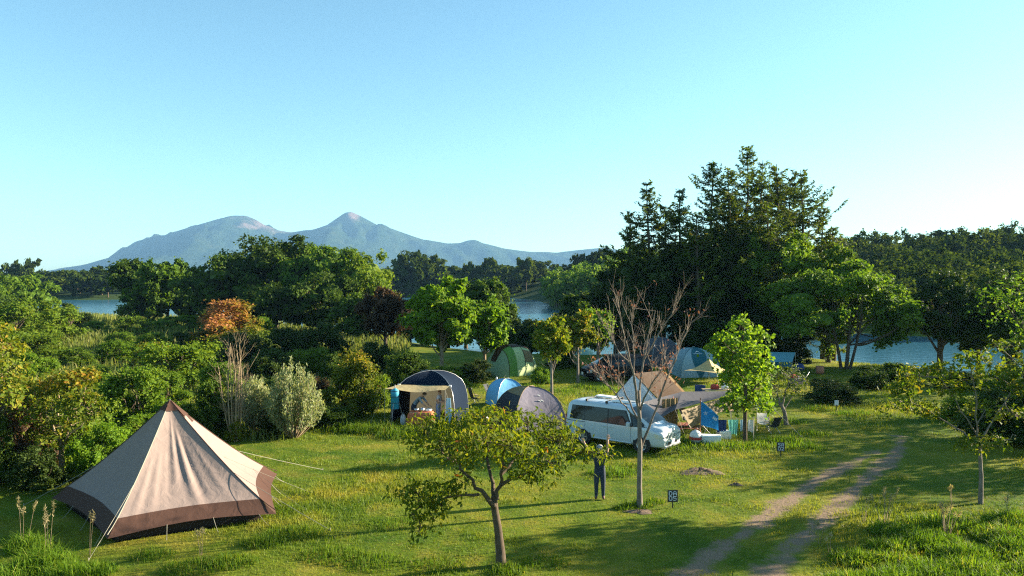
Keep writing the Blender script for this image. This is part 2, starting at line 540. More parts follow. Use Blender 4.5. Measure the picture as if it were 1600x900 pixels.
# ---- mountain
def make_mountain():
    prof = [(-200, 428), (60, 425), (120, 417), (150, 408), (180, 400), (215, 386), (240, 375), (265, 364), (300, 353), (345, 341), (365, 336), (385, 335), (397, 340), (415, 352),
            (432, 359), (455, 362), (490, 358), (512, 350), (528, 340), (540, 332), (550, 329.5), (560, 334), (575, 342), (590, 351), (602, 353), (620, 360), (660, 373), (700, 380),
            (720, 379), (732, 375), (742, 374.5), (755, 380), (790, 388), (830, 393), (870, 394), (900, 390), (940, 387), (1000, 392), (1100, 404), (1300, 414), (1700, 424), (2000, 428)]
    D = 5200.0
    px = np.array([p[0] for p in prof], float)
    pz = np.array([AT(p[0], p[1], D)[2] for p in prof])
    nx, ny = 520, 90
    X = np.linspace(PD(-200, D)[0], PD(1900, D)[0], nx)
    hx = np.interp(X / D * F_PX + 800, px, pz)
    v = np.linspace(-1, 1, ny)
    Z = np.zeros((nx, ny)); Yv = np.zeros((nx, ny)); XX = np.zeros((nx, ny))
    for i in range(nx):
        sp = 500 + 2.6 * hx[i]
        for j in range(ny):
            a = abs(v[j])
            f = (1 - a) ** 1.35
            y = D + v[j] * sp
            gul = mnoise.fractal(Vector((X[i] * 0.0055, y * 0.0015, 1.3)), 0.9, 2.1, 5) * 0.5
            gul2 = mnoise.ridged_multi_fractal(Vector((X[i] * 0.003 + 0.001 * y, y * 0.001, 4.0)), 0.9, 2.0, 4, 1.0, 2.0) - 1.0
            amp = hx[i] * 0.30 * min(1, a * 6) * (1 - a)
            Z[i, j] = hx[i] * f + amp * (gul + 0.7 * gul2)
            Yv[i, j] = y
            XX[i, j] = X[i] * (1 + 0.04 * v[j])
    Z = np.maximum(Z, -1) - 3.0 * (np.abs(v)[None] > 0.995)
    V = np.stack([XX, Yv, Z], -1).reshape(-1, 3)
    m, nt, out = new_mat('mountain_slope')
    g = nt.nodes.new('ShaderNodeNewGeometry')
    n1 = noise(nt, 0.010, 8, 0.68, g.outputs['Position'])
    n2 = noise(nt, 0.006, 5, 0.6, g.outputs['Position'])
    n3 = noise(nt, 0.05, 5, 0.7, g.outputs['Position'])
    c = ramp(nt, n1, [(0.3, (0.010, 0.024, 0.010)), (0.55, (0.028, 0.045, 0.018)), (0.75, (0.06, 0.07, 0.03))])
    sx = nt.nodes.new('ShaderNodeSeparateXYZ')
    nt.links.new(g.outputs['Position'], sx.inputs[0])
    rk = nd(nt, 'ShaderNodeAttribute', attribute_name='rock')
    ad = nd(nt, 'ShaderNodeMath', operation='ADD')
    nt.links.new(rk.outputs['Fac'], ad.inputs[0])
    nt.links.new(ramp(nt, n1, [(0.3, 0.0), (0.7, 0.55)]), ad.inputs[1])
    c = mixc(nt, ramp(nt, ad.outputs[0], [(0.5, 0.0), (0.95, 0.9)]), c, mixc(nt, n3, (0.13, 0.085, 0.075), (0.24, 0.165, 0.145)))
    b = nt.nodes.new('ShaderNodeBsdfPrincipled')
    nt.links.new(c, b.inputs['Base Color'])
    b.inputs['Roughness'].default_value = 1.0
    b.inputs['Specular IOR Level'].default_value = 0.0
    nt.links.new(bump(nt, n3, 1.0, 28.0), b.inputs['Normal'])
    nt.links.new(b.outputs[0], out.inputs['Surface'])
    mb = MB(); mb.add(V, grid_faces(nx, ny), 0, None, True)
    o = mb.build('mountain', 'mountain_slope')
    # bare scree: crater rim right of the first summit, scars below the peak
    pxs = np.repeat(X / D * F_PX + 800, ny); hh = V[:, 2]
    vv = np.tile(v, nx)
    def blob(cx, w, z0, z1):
        return np.exp(-((pxs - cx) / w) ** 2) * sstep(2 * z0 - 28, 2 * z0 + 16, hh) * (1 - sstep(2 * z1, 2 * z1 + 30, hh))
    rock = 0.85 * blob(412, 20, 165, 240) + 0.5 * blob(450, 30, 140, 190) + 0.7 * blob(556, 9, 175, 225) + 0.35 * blob(552, 16, 200, 260) + 0.3 * blob(380, 22, 195, 250)
    rock *= (vv < 0.1) * 0.72
    a = o.data.attributes.new('rock', 'FLOAT', 'POINT')
    a.data.foreach_set('value', np.clip(rock, 0, 1).astype(np.float32))
    tag(o, 'hazy blue twin-peaked mountain with bare scree beyond the lake', 'mountain', kind='structure')
make_mountain()

# ---- air
def make_haze():
    m, nt, out = new_mat('haze_air')
    pv = nt.nodes.new('ShaderNodeVolumePrincipled')
    pv.inputs['Color'].default_value = (0.30, 0.60, 1.0, 1)
    pv.inputs['Density'].default_value = HAZE_DENSITY
    pv.inputs['Anisotropy'].default_value = 0.1
    nt.links.new(pv.outputs[0], out.inputs['Volume'])
    mb = MB()
    box(mb, (0, 0, 256.0), (13800, 13800, 520))
    o = mb.build('haze', 'haze_air')
    tag(o, 'thin pale evening haze that turns the far mountain blue', 'haze', kind='stuff')
HAZE_DENSITY = 0.00009
make_haze()
# ================================================================== VEGETATION
leafmat('leaf_green', [(0.0, (0.036, 0.080, 0.007)), (0.5, (0.095, 0.172, 0.013)), (1.0, (0.190, 0.250, 0.020))])
leafmat('leaf_fresh', [(0.0, (0.065, 0.130, 0.008)), (0.5, (0.120, 0.215, 0.014)), (1.0, (0.23, 0.30, 0.024))], 0.5)
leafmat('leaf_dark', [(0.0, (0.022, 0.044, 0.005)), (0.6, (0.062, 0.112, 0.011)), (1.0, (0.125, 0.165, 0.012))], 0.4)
leafmat('leaf_shade', [(0.0, (0.018, 0.036, 0.006)), (0.6, (0.044, 0.074, 0.010)), (1.0, (0.085, 0.115, 0.018))], 0.3)  # darkest leaves, with shade from taller trees put into the colour
leafmat('leaf_larch', [(0.0, (0.036, 0.066, 0.009)), (0.6, (0.092, 0.135, 0.016)), (1.0, (0.19, 0.145, 0.030))], 0.45)
leafmat('leaf_orange', [(0.0, (0.075, 0.120, 0.012)), (0.42, (0.19, 0.165, 0.015)), (0.62, (0.29, 0.150, 0.035)), (1.0, (0.36, 0.155, 0.07))])
leafmat('leaf_yellow', [(0.0, (0.055, 0.105, 0.008)), (0.5, (0.13, 0.165, 0.012)), (0.85, (0.27, 0.215, 0.020)), (1.0, (0.40, 0.21, 0.03))])
leafmat('leaf_cherry', [(0.0, (0.05, 0.10, 0.006)), (0.5, (0.13, 0.175, 0.010)), (0.9, (0.25, 0.245, 0.016)), (0.99, (0.30, 0.25, 0.02)), (1.0, (0.42, 0.15, 0.03))], 0.55)
leafmat('leaf_silver', [(0.0, (0.10, 0.14, 0.055)), (0.5, (0.21, 0.25, 0.12)), (1.0, (0.37, 0.37, 0.20))], 0.4)
leafmat('leaf_russet', [(0.0, (0.045, 0.035, 0.018)), (0.5, (0.095, 0.055, 0.03)), (1.0, (0.15, 0.09, 0.05))], 0.35)
leafmat('leaf_dryred', [(0.0, (0.12, 0.05, 0.045)), (1.0, (0.30, 0.13, 0.11))], 0.4)
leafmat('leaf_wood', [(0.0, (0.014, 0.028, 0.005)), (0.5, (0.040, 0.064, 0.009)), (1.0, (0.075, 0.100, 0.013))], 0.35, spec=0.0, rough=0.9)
leafmat('blade_weed', [(0.0, (0.055, 0.12, 0.008)), (0.6, (0.12, 0.20, 0.014)), (0.9, (0.23, 0.24, 0.035)), (1.0, (0.36, 0.29, 0.10))], 0.45)
leafmat('blade_reed', [(0.0, (0.065, 0.11, 0.016)), (0.5, (0.15, 0.185, 0.04)), (1.0, (0.27, 0.245, 0.10))], 0.45)
leafmat('plume', [(0.0, (0.26, 0.23, 0.11)), (1.0, (0.46, 0.38, 0.22))], 0.4)
barkmat('bark_brown', (0.045, 0.032, 0.022), (0.13, 0.095, 0.065))
barkmat('bark_grey', (0.10, 0.08, 0.065), (0.26, 0.215, 0.175))
barkmat('bark_pink', (0.16, 0.11, 0.09), (0.38, 0.27, 0.225))
barkmat('bark_tan', (0.17, 0.125, 0.075), (0.36, 0.27, 0.17))

def leaf_cards(mb, P, N, L, W, tint, rs, m=0, droop=0.0, jit=0.35):
    """one rhombic leaf per point"""
    n = len(P)
    d = rs.normal(size=(n, 3)); d[:, 2] -= droop
    N = unit(N)
    d = unit(d - N * (d * N).sum(1, keepdims=True))
    s = np.cross(N, d)
    k = 1 + jit * rs.uniform(-1, 1, (n, 1))
    l, w = L * k * 0.5, W * k * 0.5
    fold = N * (w * 0.25)
    V = np.stack([P - d * l, P + s * w - d * l * 0.1 + fold, P + d * l, P - s * w - d * l * 0.1 + fold], 1)
    mb.add(V.reshape(-1, 3), np.arange(n * 4).reshape(n, 4), m, tint)

def _ico():
    import bmesh
    bm = bmesh.new(); bmesh.ops.create_icosphere(bm, subdivisions=2, radius=1.0)
    v = np.array([x.co[:] for x in bm.verts]); f = np.array([[x.index for x in q.verts] for q in bm.faces]); bm.free()
    return v, f
ICO_V, ICO_F = _ico()
def inner_mass(mb, lobes, rs, k, tintf, tmean):
    """ragged solid core added in each lobe to block light, for the inner leafage"""
    for L in lobes:
        v = ICO_V * (1 + rs.normal(size=(len(ICO_V), 1)) * 0.13) * np.array(L[3:]) * k + np.array(L[:3])
        t = np.clip(tmean + rs.normal(size=len(ICO_F)) * 0.16, 0, 1)
        if tintf is not None:
            t = np.clip(tintf(v[ICO_F].mean(1), t), 0, 1)
        mb.add(v, ICO_F, 0, t)
def sub_lobes(lob, rs, n_sub):
    out = []
    for L in lob:
        for k in range(n_sub):
            u = unit(rs.normal(size=3)); u[2] = u[2] if u[2] > -0.45 or rs.uniform() < 0.4 else -u[2]
            c = L[:3] + u * L[3:] * rs.uniform(0.62, 0.9)
            if any(np.linalg.norm((c - M[:3]) / M[3:]) < 0.55 for M in lob if M is not L):
                continue
            out.append((*c, *(L[3:] * rs.uniform(0.30, 0.52))))
    return np.array(out)
def crown(mb, lobes, rs, n_spray, per, leaf, aspect=0.66, spray_r=0.5, flat=0.45, tintf=None, up=0.5, shell=0.75, droop=0.4, hole=0.0, tmean=0.45, n_sub=0, inner=44, core=0.42):
    """sprays of leaves on the surfaces of uneven lobes; returns the spray centres"""
    lob = np.array(lobes, float)
    main = lob
    if n_sub:
        lob = sub_lobes(main, rs, n_sub)
        if core:
            inner_mass(mb, main, rs, core, tintf, tmean)  # solid core added to keep the crown interior dense and dark
        nb = max(10, int(inner * len(lob)))
        pk = rs.randint(len(lob), size=nb)
        ui = unit(rs.normal(size=(nb, 3)))
        Pi = lob[pk, :3] + ui * lob[pk, 3:] * rs.uniform(0.2, 0.88, (nb, 1))
        ti = np.clip(tmean + rs.normal(size=nb) * 0.17, 0, 1)
        if tintf is not None:
            ti = np.clip(tintf(Pi, ti), 0, 1)
        leaf_cards(mb, Pi, unit(ui + rs.normal(size=(nb, 3)) * 0.6), leaf * 1.7, leaf * 1.2, ti, rs, 0, droop)
    vol = (lob[:, 3] * lob[:, 4] + lob[:, 4] * lob[:, 5] + lob[:, 3] * lob[:, 5])
    pick = rs.choice(len(lob), n_spray, p=vol / vol.sum())
    u = unit(rs.normal(size=(n_spray, 3)))
    low = u[:, 2] < -0.35
    u[low, 2] *= np.where(rs.uniform(size=low.sum()) < 0.5, -1, 1)
    rad = np.where(rs.uniform(size=n_spray) < shell, rs.uniform(0.8, 1.08, n_spray), rs.uniform(0.3, 0.85, n_spray))
    c = lob[pick, :3] + u * lob[pick, 3:] * rad[:, None]
    keep = np.ones(n_spray, bool)
    for L in main:                     # thin out what is buried deep inside other lobes
        q = np.linalg.norm((c - L[:3]) / L[3:], axis=1)
        keep &= ~((q < 0.55) & (rs.uniform(size=n_spray) < 0.75))
    c, u = c[keep], u[keep]
    n = len(c)
    sr = spray_r * rs.uniform(0.6, 1.35, n)
    off = rs.normal(size=(n, per, 3)) * 0.5
    D = unit(u * 0.7 + np.array([0, 0, up]) + rs.normal(size=(n, 3)) * 0.25)
    off = off - D[:, None] * (off * D[:, None]).sum(-1, keepdims=True) * (1 - flat)
    P = c[:, None] + off * sr[:, None, None]
    N = unit(D[:, None] + rs.normal(size=(n, per, 3)) * 0.5)
    t = tmean + rs.normal(size=(n, 1)) * 0.15 + rs.normal(size=(n, per)) * 0.14
    P = P.reshape(-1, 3); N = N.reshape(-1, 3); t = t.ravel()
    if tintf is not None:
        t = tintf(P, t)
    leaf_cards(mb, P, N, leaf, leaf * aspect, np.clip(t, 0, 1), rs, 0, droop)
    return c

def auto_lobes(rs, Rr, z0, z1, n, size=0.5, squash=0.8):
    """uneven lobes filling an egg-shaped crown"""
    out = []
    hz, cz = (z1 - z0) / 2, (z0 + z1) / 2
    for k in range(n):
        g = (k + 0.5) / n
        zz = 1 - 2 * g
        a = k * 2.39996 + rs.uniform(-0.4, 0.4)
        rr = math.sqrt(max(0, 1 - zz * zz))
        q = rs.uniform(0.5, 0.72)
        s = size * rs.uniform(0.72, 1.2)
        out.append((math.cos(a) * rr * Rr * q, math.sin(a) * rr * Rr * q, cz + zz * hz * q, Rr * s, Rr * s, min(Rr, hz) * s * squash * 1.15))
    return out
def wood(mb, rs, trunk, lobes, spray_c=None, twigs=60, r_limb=0.35, sides=7, m=0, twig_r=0.012):
    """trunk (x,y,z,r list) + limbs to the lobes + twigs to the sprays"""
    T = np.array(trunk, float)
    tube(mb, T[:, :3], T[:, 3], sides, m)
    ends = []
    for L in lobes:
        c = np.array(L[:3])
        zt = T[0, 2] + (c[2] - T[0, 2]) * rs.uniform(0.35, 0.7)
        zt = np.clip(zt, T[0, 2] + 0.28 * (T[-1, 2] - T[0, 2]), T[-1, 2])
        a = np.array([np.interp(zt, T[:, 2], T[:, k]) for k in range(4)])
        n = 6
        p = curve3(a[:3], c, 0, n, bend=rs.normal(size=3) * 0.06 * np.linalg.norm(c - a[:3]) + np.array([0, 0, -0.06 * np.linalg.norm(c - a[:3])]))
        r0 = a[3] * rs.uniform(0.4, 0.62)
        tube(mb, p, np.linspace(r0, max(0.012, r0 * r_limb), n), 5, m, cap=False)
        ends.append(p)
    if spray_c is not None and len(spray_c):
        for c in spray_c[rs.permutation(len(spray_c))[:twigs]]:
            d = [np.linalg.norm(p - c, axis=1).min() for p in ends]
            k = int(np.argmin(d))
            p = ends[k]
            j = min(len(p) - 1, max(1, int(np.argmin(np.linalg.norm(p - c, axis=1))) - 1))
            tube(mb, curve3(p[j], c, 0, 4, rs.normal(size=3) * 0.05), np.linspace(twig_r * 1.8, twig_r * 0.7, 4), 3, m, cap=False)

def broadleaf(seed, H, Rr, z0, trunk_r, n_lobe, leaf, n_spray, per, spray_r, size=0.5, lobes=None, trunk=None, lean=(0, 0), tintf=None, twigs=50, **kw):
    rs = np.random.RandomState(seed)
    if lobes is None:
        lobes = auto_lobes(rs, Rr, z0, H, n_lobe, size)
    if trunk is None:
        zt = z0 + (H - z0) * 0.55
        trunk = [(0, 0, -0.1, trunk_r * 1.25), (lean[0] * 0.1, lean[1] * 0.1, zt * 0.2, trunk_r), (lean[0] * 0.45, lean[1] * 0.45, zt * 0.6, trunk_r * 0.8), (lean[0], lean[1], zt, trunk_r * 0.5)]
    lm, wm = MB(), MB()
    c = crown(lm, lobes, rs, n_spray, per, leaf, spray_r=spray_r, tintf=tintf, **kw)
    wood(wm, rs, trunk, lobes, c, twigs, twig_r=max(0.008, trunk_r * 0.07))
    return wm, lm

def shrub(seed, n_lobe=7, leaf=0.068, n_spray=640, per=11, tall=1.0, tintf=None, aspect=0.55, up=0.4, spray_r=0.17, **kw):
    """unit shrub: radius about 1, height about 2*tall*0.75, stems from the ground"""
    rs = np.random.RandomState(seed)
    lobes = []
    for k in range(n_lobe):
        a = k * 2.4 + rs.uniform(-0.5, 0.5)
        q = rs.uniform(0.15, 0.62) if k else 0.0
        s = rs.uniform(0.32, 0.5)
        lobes.append((math.cos(a) * q, math.sin(a) * q, rs.uniform(0.45, 1.15 - 0.5 * q) * tall, s, s, s * rs.uniform(0.8, 1.2)))
    for k in range(5):
        a = k * 1.26 + rs.uniform(-0.3, 0.3)
        lobes.append((math.cos(a) * 0.55, math.sin(a) * 0.55, 0.28, 0.36, 0.36, 0.32))
    lm, wm = MB(), MB()
    c = crown(lm, lobes, rs, n_spray, per, leaf, aspect=aspect, spray_r=spray_r, tintf=tintf, up=up, n_sub=7, core=0, inner=52, **kw)
    for L in lobes:
        a = rs.uniform(0, 6.28)
        tube(wm, curve3((0.08 * math.cos(a), 0.08 * math.sin(a), -0.05), L[:3], 0, 5, rs.normal(size=3) * 0.06), np.linspace(0.028, 0.008, 5), 4, cap=False)
    for q in c[rs.permutation(len(c))[:40]]:
        b = lobes[int(np.argmin([np.linalg.norm(np.array(L[:3]) - q) for L in lobes]))]
        tube(wm, curve3(b[:3], q, 0, 3), np.linspace(0.010, 0.004, 3), 3, cap=False)
    return wm, lm

def plant(name, wm, lm, bark, leafm, loc, label, cat='tree', group=None, rz=0.0, sc=(1, 1, 1), crown_name='crown', wood_name='trunk'):
    e = empty(name, loc, rz)
    e.scale = sc
    wm.build(wood_name, bark, e)
    lm.build(crown_name, leafm, e)
    tag(e, label, cat, group)
    return e
def place(px, py):
    g = G(px, py)
    return np.array([g[0], g[1], float(ground_z(g[0], g[1]))])
def at_depth(px, Y):
    x = (px - 800) / F_PX * Y
    return np.array([x, Y, float(ground_z(x, Y))])
def top_z(py, Y):
    return float(AT(800, py, Y)[2])

# ---------------------------------------------------------------- far woods (one mass each)
def proto_crowns(seed, leaf, n_spray, per, inner, k=4):
    out = []
    for i in range(k):
        rs = np.random.RandomState(seed + i)
        lm = MB()
        lobes = auto_lobes(rs, 1.0, 0.1, 2.0, 9, 0.48, 1.0)
        crown(lm, lobes, rs, n_spray, per, leaf, spray_r=0.20, up=0.35, n_sub=5, inner=inner, core=0)
        V = np.concatenate(lm.V); Fq = [f for f, _, _, _ in lm.F]; t = [q for _, _, q, _ in lm.F]
        out.append((V, Fq, t))
    return out
def woodland(name, spots, protos, label, leafm='leaf_wood', seed=0):
    rs = np.random.RandomState(seed)
    mb = MB()
    for (x, y, r, h) in spots:
        V, Fq, t = protos[rs.randint(len(protos))]
        a = rs.uniform(0, 6.28)
        z = float(ground_z(x, y))
        W = np.stack([(V[:, 0] * math.cos(a) - V[:, 1] * math.sin(a)) * r + x, (V[:, 0] * math.sin(a) + V[:, 1] * math.cos(a)) * r + y, z + V[:, 2] * h / 2.0 * 1.02], -1)
        dt = rs.normal() * 0.16
        mb.V.append(W)
        for fq, tq in zip(Fq, t):
            mb.F.append((fq + mb.n, 0, np.clip(tq + dt, 0, 1), False))
        mb.n += len(W)
        tube(mb, [(x, y, z - 0.3), (x, y, z + h * 0.5)], [0.25, 0.12], 5, 1, cap=False)
    o = mb.build(name, [leafm, 'bark_brown'])
    tag(o, label, 'woodland', kind='stuff')
    return o
def scatter_wood(px0, px1, Y0, Y1, n, r0, r1, h0, h1, seed, min_s=4.0, gap=0.75):
    rs = np.random.RandomState(seed)
    out = []
    tries = 0
    while len(out) < n and tries < n * 60:
        tries += 1
        Y = rs.uniform(Y0, Y1); px = rs.uniform(px0, px1)
        x = (px - 800) / F_PX * Y
        if poly_sdf(np.array([x]), np.array([Y]), lake_poly)[0] < min_s:
            continue
        r = rs.uniform(r0, r1)
        if any((x - q[0]) ** 2 + (Y - q[1]) ** 2 < (gap * (r + q[2]) * 0.75) ** 2 for q in out):
            continue
        out.append((x, Y, r, rs.uniform(h0, h1)))
    return out
pf = proto_crowns(50, 0.23, 64, 7, 6)
pm = proto_crowns(60, 0.135, 160, 8, 7)
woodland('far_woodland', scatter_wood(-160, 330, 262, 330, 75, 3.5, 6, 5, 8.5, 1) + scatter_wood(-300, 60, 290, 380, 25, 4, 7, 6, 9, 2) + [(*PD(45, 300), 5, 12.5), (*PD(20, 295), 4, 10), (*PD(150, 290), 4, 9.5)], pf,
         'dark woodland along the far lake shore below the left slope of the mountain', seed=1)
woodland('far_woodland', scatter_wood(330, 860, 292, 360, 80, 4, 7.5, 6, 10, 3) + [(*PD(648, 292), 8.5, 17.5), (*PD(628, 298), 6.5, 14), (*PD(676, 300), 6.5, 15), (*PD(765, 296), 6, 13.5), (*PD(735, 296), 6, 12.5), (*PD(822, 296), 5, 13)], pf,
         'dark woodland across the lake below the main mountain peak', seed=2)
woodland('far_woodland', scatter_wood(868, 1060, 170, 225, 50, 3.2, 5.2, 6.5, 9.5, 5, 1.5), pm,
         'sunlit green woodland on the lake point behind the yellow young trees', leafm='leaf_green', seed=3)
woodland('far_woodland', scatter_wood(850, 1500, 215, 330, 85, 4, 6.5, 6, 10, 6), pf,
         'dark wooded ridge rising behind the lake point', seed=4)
woodland('far_woodland', scatter_wood(1230, 1900, 100, 205, 140, 3.2, 5.6, 6, 9.5, 7, 1.0), pm,
         'wooded hill across the water behind the dark shore trees', seed=5)

# ---------------------------------------------------------------- trees across the meadow and round the clearing
def tint_edge(P, t):
    return t
def tree_at(name, label, px, Y, top, width, z0f, leafm, seed, bark='bark_brown', n_lobe=11, leaf=None, dens=1.0, trunk_r=0.2, size=0.48, group=None, tmean=0.45, z_base=None, lean=(0, 0), per=11, tintf=None, n_sub=8, **kw):
    loc = at_depth(px, Y)
    H = top_z(top, Y) - loc[2]
    Rr = width / 2 / F_PX * Y
    leaf = leaf or max(0.11, Y * 0.0036)
    area = 4 * math.pi * Rr * max(Rr, H * (1 - z0f) / 2)
    n_spray = int(dens * 1.55 * area / (leaf * leaf * per * 0.35) * 0.42)
    n_spray = int(min(1500, max(300, n_spray * 1.15)))
    wm, lm = broadleaf(seed, H, Rr, H * z0f, trunk_r, n_lobe, leaf, n_spray, per, max(0.30, leaf * 1.7), size=size, lean=lean, tintf=tintf, tmean=tmean, twigs=70, n_sub=n_sub, **kw)
    return plant(name, wm, lm, bark, leafm, loc, label, 'tree', group)

# big grove on the shore spit
gv = 'trees of the dark round grove'
tree_at('broadleaf_tree', 'broad dark tree at the left end of the big round grove', 362, 95, 394, 140, 0.05, 'leaf_dark', 101, group=gv, dens=1.2)
tree_at('broadleaf_tree', 'tall dark tree forming the highest crown of the big round grove', 432, 97, 367, 165, 0.08, 'leaf_dark', 102, group=gv, dens=1.2)
tree_at('broadleaf_tree', 'tall green tree in the middle of the big round grove', 507, 95, 373, 150, 0.08, 'leaf_green', 103, group=gv, dens=1.25, tmean=0.4)
tree_at('broadleaf_tree', 'sunlit green tree at the right end of the big round grove', 568, 92, 394, 125, 0.04, 'leaf_green', 104, group=gv, dens=1.25, tmean=0.72)  # brighter leaf tint puts the sunlit end of the grove into its colour
tree_at('broadleaf_tree', 'lower dark tree at the front of the big round grove above the silver willow', 500, 86, 430, 150, 0.0, 'leaf_dark', 105, group=gv, dens=1.1)
tree_at('broadleaf_tree', 'small dark tree at the front left foot of the big round grove', 425, 86, 445, 120, 0.0, 'leaf_dark', 106, group=gv, dens=1.1)
tree_at('broadleaf_tree', 'low dark tree at the front right foot of the big round grove', 560, 80, 455, 90, 0.0, 'leaf_dark', 107, group=gv, dens=1.1)
# slender pair by the water on the left
tree_at('shore_tree', 'slender tall tree with a ragged top standing by the lake at left', 202, 112, 392, 62, 0.22, 'leaf_dark', 111, leaf=0.42, size=0.42, n_lobe=12, dens=0.9)
tree_at('shore_tree', 'round-topped sunlit tree beside the ragged tall tree by the lake', 262, 108, 402, 92, 0.15, 'leaf_green', 112, size=0.4, n_lobe=12, dens=0.8, tmean=0.35)
tree_at('shore_tree', 'short bushy tree at the foot of the slender lakeside pair', 232, 106, 432, 80, 0.0, 'leaf_green', 113, tmean=0.35)
# russet tree right of grove
tree_at('russet_tree', 'thin reddish-brown tree between the dark grove and the green maple', 602, 66, 445, 82, 0.22, 'leaf_russet', 121, bark='bark_brown', dens=0.75, trunk_r=0.16)
# maples behind the navy shelter
tree_at('maple_tree', 'fresh green multi-stemmed maple behind the navy shelter tent', 690, 52.5, 434, 130, 0.2, 'leaf_fresh', 131, bark='bark_tan', dens=0.95, trunk_r=0.15, leaf=0.26, size=0.4, n_lobe=15)
tree_at('maple_tree', 'green maple leaning over the light green tunnel tent', 757, 54, 462, 90, 0.2, 'leaf_fresh', 132, bark='bark_tan', dens=0.9, trunk_r=0.13, leaf=0.25, tmean=0.35, size=0.42, n_lobe=12)
tree_at('broadleaf_tree', 'dark upright tree standing behind the green maples', 768, 82, 412, 80, 0.02, 'leaf_dark', 133, dens=1.0, leaf=0.3)
tree_at('broadleaf_tree', 'dull green tree just left of the dark upright tree', 728, 84, 428, 70, 0.02, 'leaf_dark', 134, dens=1.0, leaf=0.3, tmean=0.6)
# yellow-green young trees by the dark car
tree_at('young_tree', 'slim young tree with yellow-green leaves nearest the green tunnel tent', 862, 42.5, 488, 62, 0.36, 'leaf_yellow', 141, bark='bark_grey', trunk_r=0.085, leaf=0.2, tmean=0.38, dens=0.75, size=0.45, n_lobe=8)
tree_at('young_tree', 'slim yellow-green young tree just left of the dark car', 903, 48.5, 487, 58, 0.42, 'leaf_yellow', 142, bark='bark_grey', trunk_r=0.09, leaf=0.21, tmean=0.5, dens=0.85, size=0.45, n_lobe=8)
tree_at('young_tree', 'slim young tree with greener leaves standing behind the dark car', 934, 53, 480, 60, 0.40, 'leaf_fresh', 143, bark='bark_grey', trunk_r=0.09, leaf=0.21, tmean=0.5, dens=0.85, size=0.45, n_lobe=8)

# ---------------------------------------------------------------- larches
def larch(seed, H, Rr, h0, dens=1.0, lean=0.0):
    rs = np.random.RandomState(seed)
    wm, lm = MB(), MB()
    zs = np.linspace(0, H, 9)
    tr = np.stack([lean * (zs / H) ** 1.5 + 0.1 * np.sin(zs * 0.4 + seed), 0.1 * np.cos(zs * 0.5 + seed), zs - 0.2], -1)
    tube(wm, tr, np.linspace(0.27, 0.03, 9), 7)
    z = h0
    Ps, Ns, Ts, Ds = [], [], [], []
    while z < H - 0.2:
        f = (z - h0) / (H - h0)
        prof = (1 - f) ** 0.55 * (0.6 + 0.4 * min(1, f * 3 + 0.3)) * (0.8 + 0.3 * math.sin(z * 1.3 + seed))
        for k in range(rs.randint(3, 7)):
            a = rs.uniform(0, 6.28)
            L = max(0.4, Rr * prof * rs.uniform(0.5, 1.15))
            base = np.array([np.interp(z, tr[:, 2], tr[:, i]) for i in range(3)])
            d = np.array([math.cos(a), math.sin(a), 0])
            n = 6
            t = np.linspace(0, 1, n)[:, None]
            rise = rs.uniform(-0.12, 0.22) + 0.35 * f
            p = base + d * L * t + np.array([0, 0, 1]) * (L * (rise * t - 0.22 * t * (1 - t) * 2.0 + 0.16 * t ** 3))
            tube(wm, p, np.linspace(0.045 * (0.5 + L / Rr), 0.008, n), 3, cap=False)
            if rs.uniform() < 0.10 and f < 0.6:
                continue                                   # dead bare branch
            m = int(L * 17 * dens)
            u = rs.uniform(0.16, 1.0, m)
            q = np.stack([np.interp(u, t[:, 0], p[:, i]) for i in range(3)], -1)
            side = np.array([-d[1], d[0], 0])
            w = (0.18 + 0.26 * L * (1 - u)[:, None] * 0.8) * rs.uniform(-1, 1, (m, 1))
            q = q + side * w + rs.normal(size=(m, 3)) * [0.05, 0.05, 0.06]
            q[:, 2] -= np.abs(w[:, 0]) * 0.25
            Ps.append(q)
            Ns.append(unit(np.array([0, 0, 1.0]) + rs.normal(size=(m, 3)) * 0.55))
            Ts.append(np.clip(0.38 + rs.normal() * 0.13 + rs.normal(size=m) * 0.16, 0, 1))
        z += rs.uniform(0.26, 0.55)
    P = np.concatenate(Ps); N = np.concatenate(Ns); T = np.concatenate(Ts)
    leaf_cards(lm, P, N, 0.42, 0.13, T, rs, 0, 0.3)
    return wm, lm
lar = [(1012, 66, 284, 78, 0.40, 'isolated thin larch at the left edge of the tall conifer stand'),
       (1063, 68, 292, 72, 0.40, 'thin larch second from the left in the tall conifer stand'),
       (1112, 69, 250, 92, 0.35, 'dark bushy larch left of the tallest conifer'),
       (1166, 70, 229, 100, 0.22, 'tallest larch at the peak of the conifer stand'),
       (1213, 70, 253, 96, 0.25, 'larch just right of the tallest conifer'),
       (1252, 67, 262, 120, 0.20, 'sunlit larch with long sweeping branches at the right of the conifer stand'),
       (1140, 64, 300, 90, 0.25, 'shorter larch in front of the tallest conifer'),
       (1200, 63, 310, 100, 0.22, 'shorter larch at the front right of the conifer stand'),
       (1090, 63, 330, 90, 0.25, 'short dark larch at the front left of the conifer stand'),
       (1285, 70, 322, 90, 0.2, 'low larch at the right end of the conifer stand'),
       (984, 69, 332, 70, 0.3, 'short larch at the outermost left of the conifer stand'),
       (1038, 72, 318, 76, 0.3, 'larch filling the gap between the two thin left larches'),
       (1139, 73, 262, 90, 0.25, 'larch close against the left side of the tallest conifer'),
       (1190, 74, 247, 90, 0.25, 'larch close against the right side of the tallest conifer'),
       (1234, 72, 275, 90, 0.25, 'larch behind the sunlit sweeping larch'),
       (1302, 68, 352, 80, 0.15, 'shortest larch at the outermost right of the conifer stand')]
